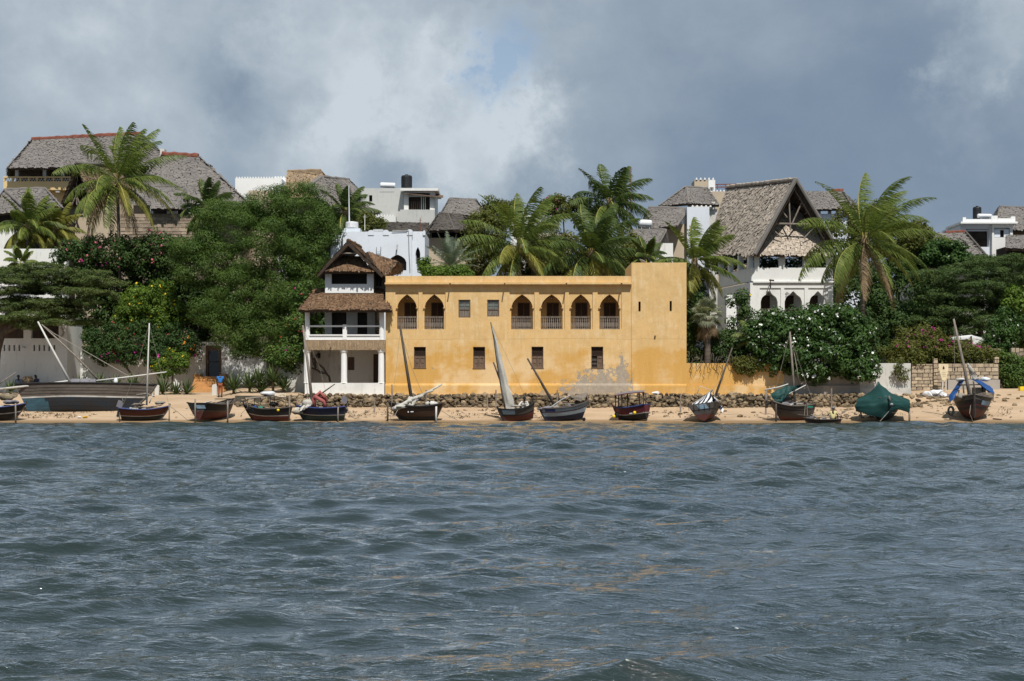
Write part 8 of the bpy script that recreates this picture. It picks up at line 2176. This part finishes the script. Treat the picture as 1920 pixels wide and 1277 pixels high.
def cloth_m(n, c): return pmat(n, c, .18, 4, .9, .2)
STAND = dict(pelvis=(0, 0, .92), chest=(0, .01, 1.28), neck=(0, .01, 1.47), head=(0, -.01, 1.60), shL=(.19, .01, 1.39), shR=(-.19, .01, 1.39), elL=(.235, -.02, 1.12), elR=(-.235, -.02, 1.12), wrL=(.22, -.14, .90), wrR=(-.22, -.14, .90),
             hipL=(.09, 0, .86), hipR=(-.09, 0, .86), knL=(.10, -.03, .48), knR=(-.10, -.01, .48), anL=(.10, .02, .07), anR=(-.10, .03, .07), toeL=(.12, -.15, .035), toeR=(-.12, -.14, .035))
def sit(lean=0.0, arms='lap'):
    p = dict(pelvis=(0, .05, .12), chest=(0, .02 + lean * -.3, .46), neck=(0, -.01 - lean * .4, .64), head=(0, -.05 - lean * .45, .77), shL=(.18, .01 - lean * .3, .56), shR=(-.18, .01 - lean * .3, .56), elL=(.25, -.10, .32), elR=(-.25, -.10, .32), wrL=(.12, -.28, .26), wrR=(-.12, -.28, .26),
             hipL=(.10, -.02, .12), hipR=(-.10, -.02, .12), knL=(.16, -.36, .36), knR=(-.16, -.36, .36), anL=(.12, -.46, .05), anR=(-.12, -.46, .05), toeL=(.13, -.62, .03), toeR=(-.13, -.62, .03))
    return p
def gp(px, d, dz=0): x = PX(px, d); return (x, d, GZ(x, d) + dz)
person('man in a bright blue shirt seen from behind, standing beyond the open black boat', gp(413, 107.0), PI + .15, dict(STAND, face=(0, -1, 0)), cloth_m('bright_blue_shirt', (.035, .19, .52)), cloth_m('rust_wrap', (.30, .10, .05)), SK, HAIR, long=False)
# fisherman sitting in the canoe
p = sit(.15); p['pelvis'] = (0, .05, .10); p['elL'], p['wrL'] = (.33, -.02, .34), (.40, -.22, .36); p['elR'], p['wrR'] = (-.28, -.10, .30), (-.24, -.30, .22); p['knL'], p['knR'] = (.10, -.33, .26), (-.10, -.33, .26); p['anL'], p['anR'] = (.08, -.52, .05), (-.08, -.52, .05); p['toeL'], p['toeR'] = (.08, -.64, .06), (-.08, -.64, .06)
person('man in a pale yellow shirt and grey cap sitting in the dugout canoe', (PX(1562, 94.6), 94.6, .10), PI - .35, p, cloth_m('pale_yellow_shirt', (.66, .58, .27)), cloth_m('dark_shorts', (.05, .05, .06)), SK, HAIR, cap=cloth_m('grey_cap', (.20, .20, .21)), long=False)
pd = thing('paddle', 'short wooden paddle held out by the man in the canoe', 'paddle', (PX(1571, 94.5), 94.5, .45), (0, R(60), 0)); mb = MB(); mb.tube([(0, 0, -.35), (0, 0, .30)], .018, 5); mb.obox((0, 0, .40), .10, .025, .24); mb.build('blade', M['pole'], pd)
p = sit(.1); p['elR'], p['wrR'] = (-.36, -.12, .34), (-.50, -.22, .16); p['elL'], p['wrL'] = (.26, -.08, .30), (.14, -.26, .22)
person('man in a loose white shirt sitting in the boat with the hoisted sail', (PX(983, 96.9), 96.9, P(983, 771, 96.9).z), .1, p, cloth_m('white_shirt', (.66, .63, .58)), cloth_m('white_trousers', (.55, .52, .47)), SK, HAIR)
bn = thing('bench', 'low masonry bench along the shaded white wall at the left', 'bench', gp(70, 112.5)); mb = MB(); mb.box(-2.4, 2.4, 0, .6, 0, .36); mb.build('seat', M['white_old'], bn)
person('person in pale blue shirt seated on the shaded bench at the left', gp(35, 112.6, .36), .1, sit(.1), cloth_m('faded_blue_shirt', (.20, .27, .38)), cloth_m('dark_trousers', (.04, .045, .06)), SK, HAIR)
p = sit(.25); p['elR'], p['wrR'] = (-.40, .05, .30), (-.55, .0, .08)
person('person in dark clothes leaning on the shaded bench, right of the pale shirted one', gp(70, 112.7, .36), -.5, p, cloth_m('dark_blue_shirt', (.035, .045, .09)), cloth_m('black_trousers', (.03, .03, .035)), SK, HAIR)
hm = thing('straw_heap', 'rounded brown straw heap between the two people on the bench', 'heap', gp(52, 113.2)); mb = MB(); mb.ico((0, 0, .45), .55, .4, .75, 4, .1, 2); mb.build('straw', M['thatch_straw'], hm)
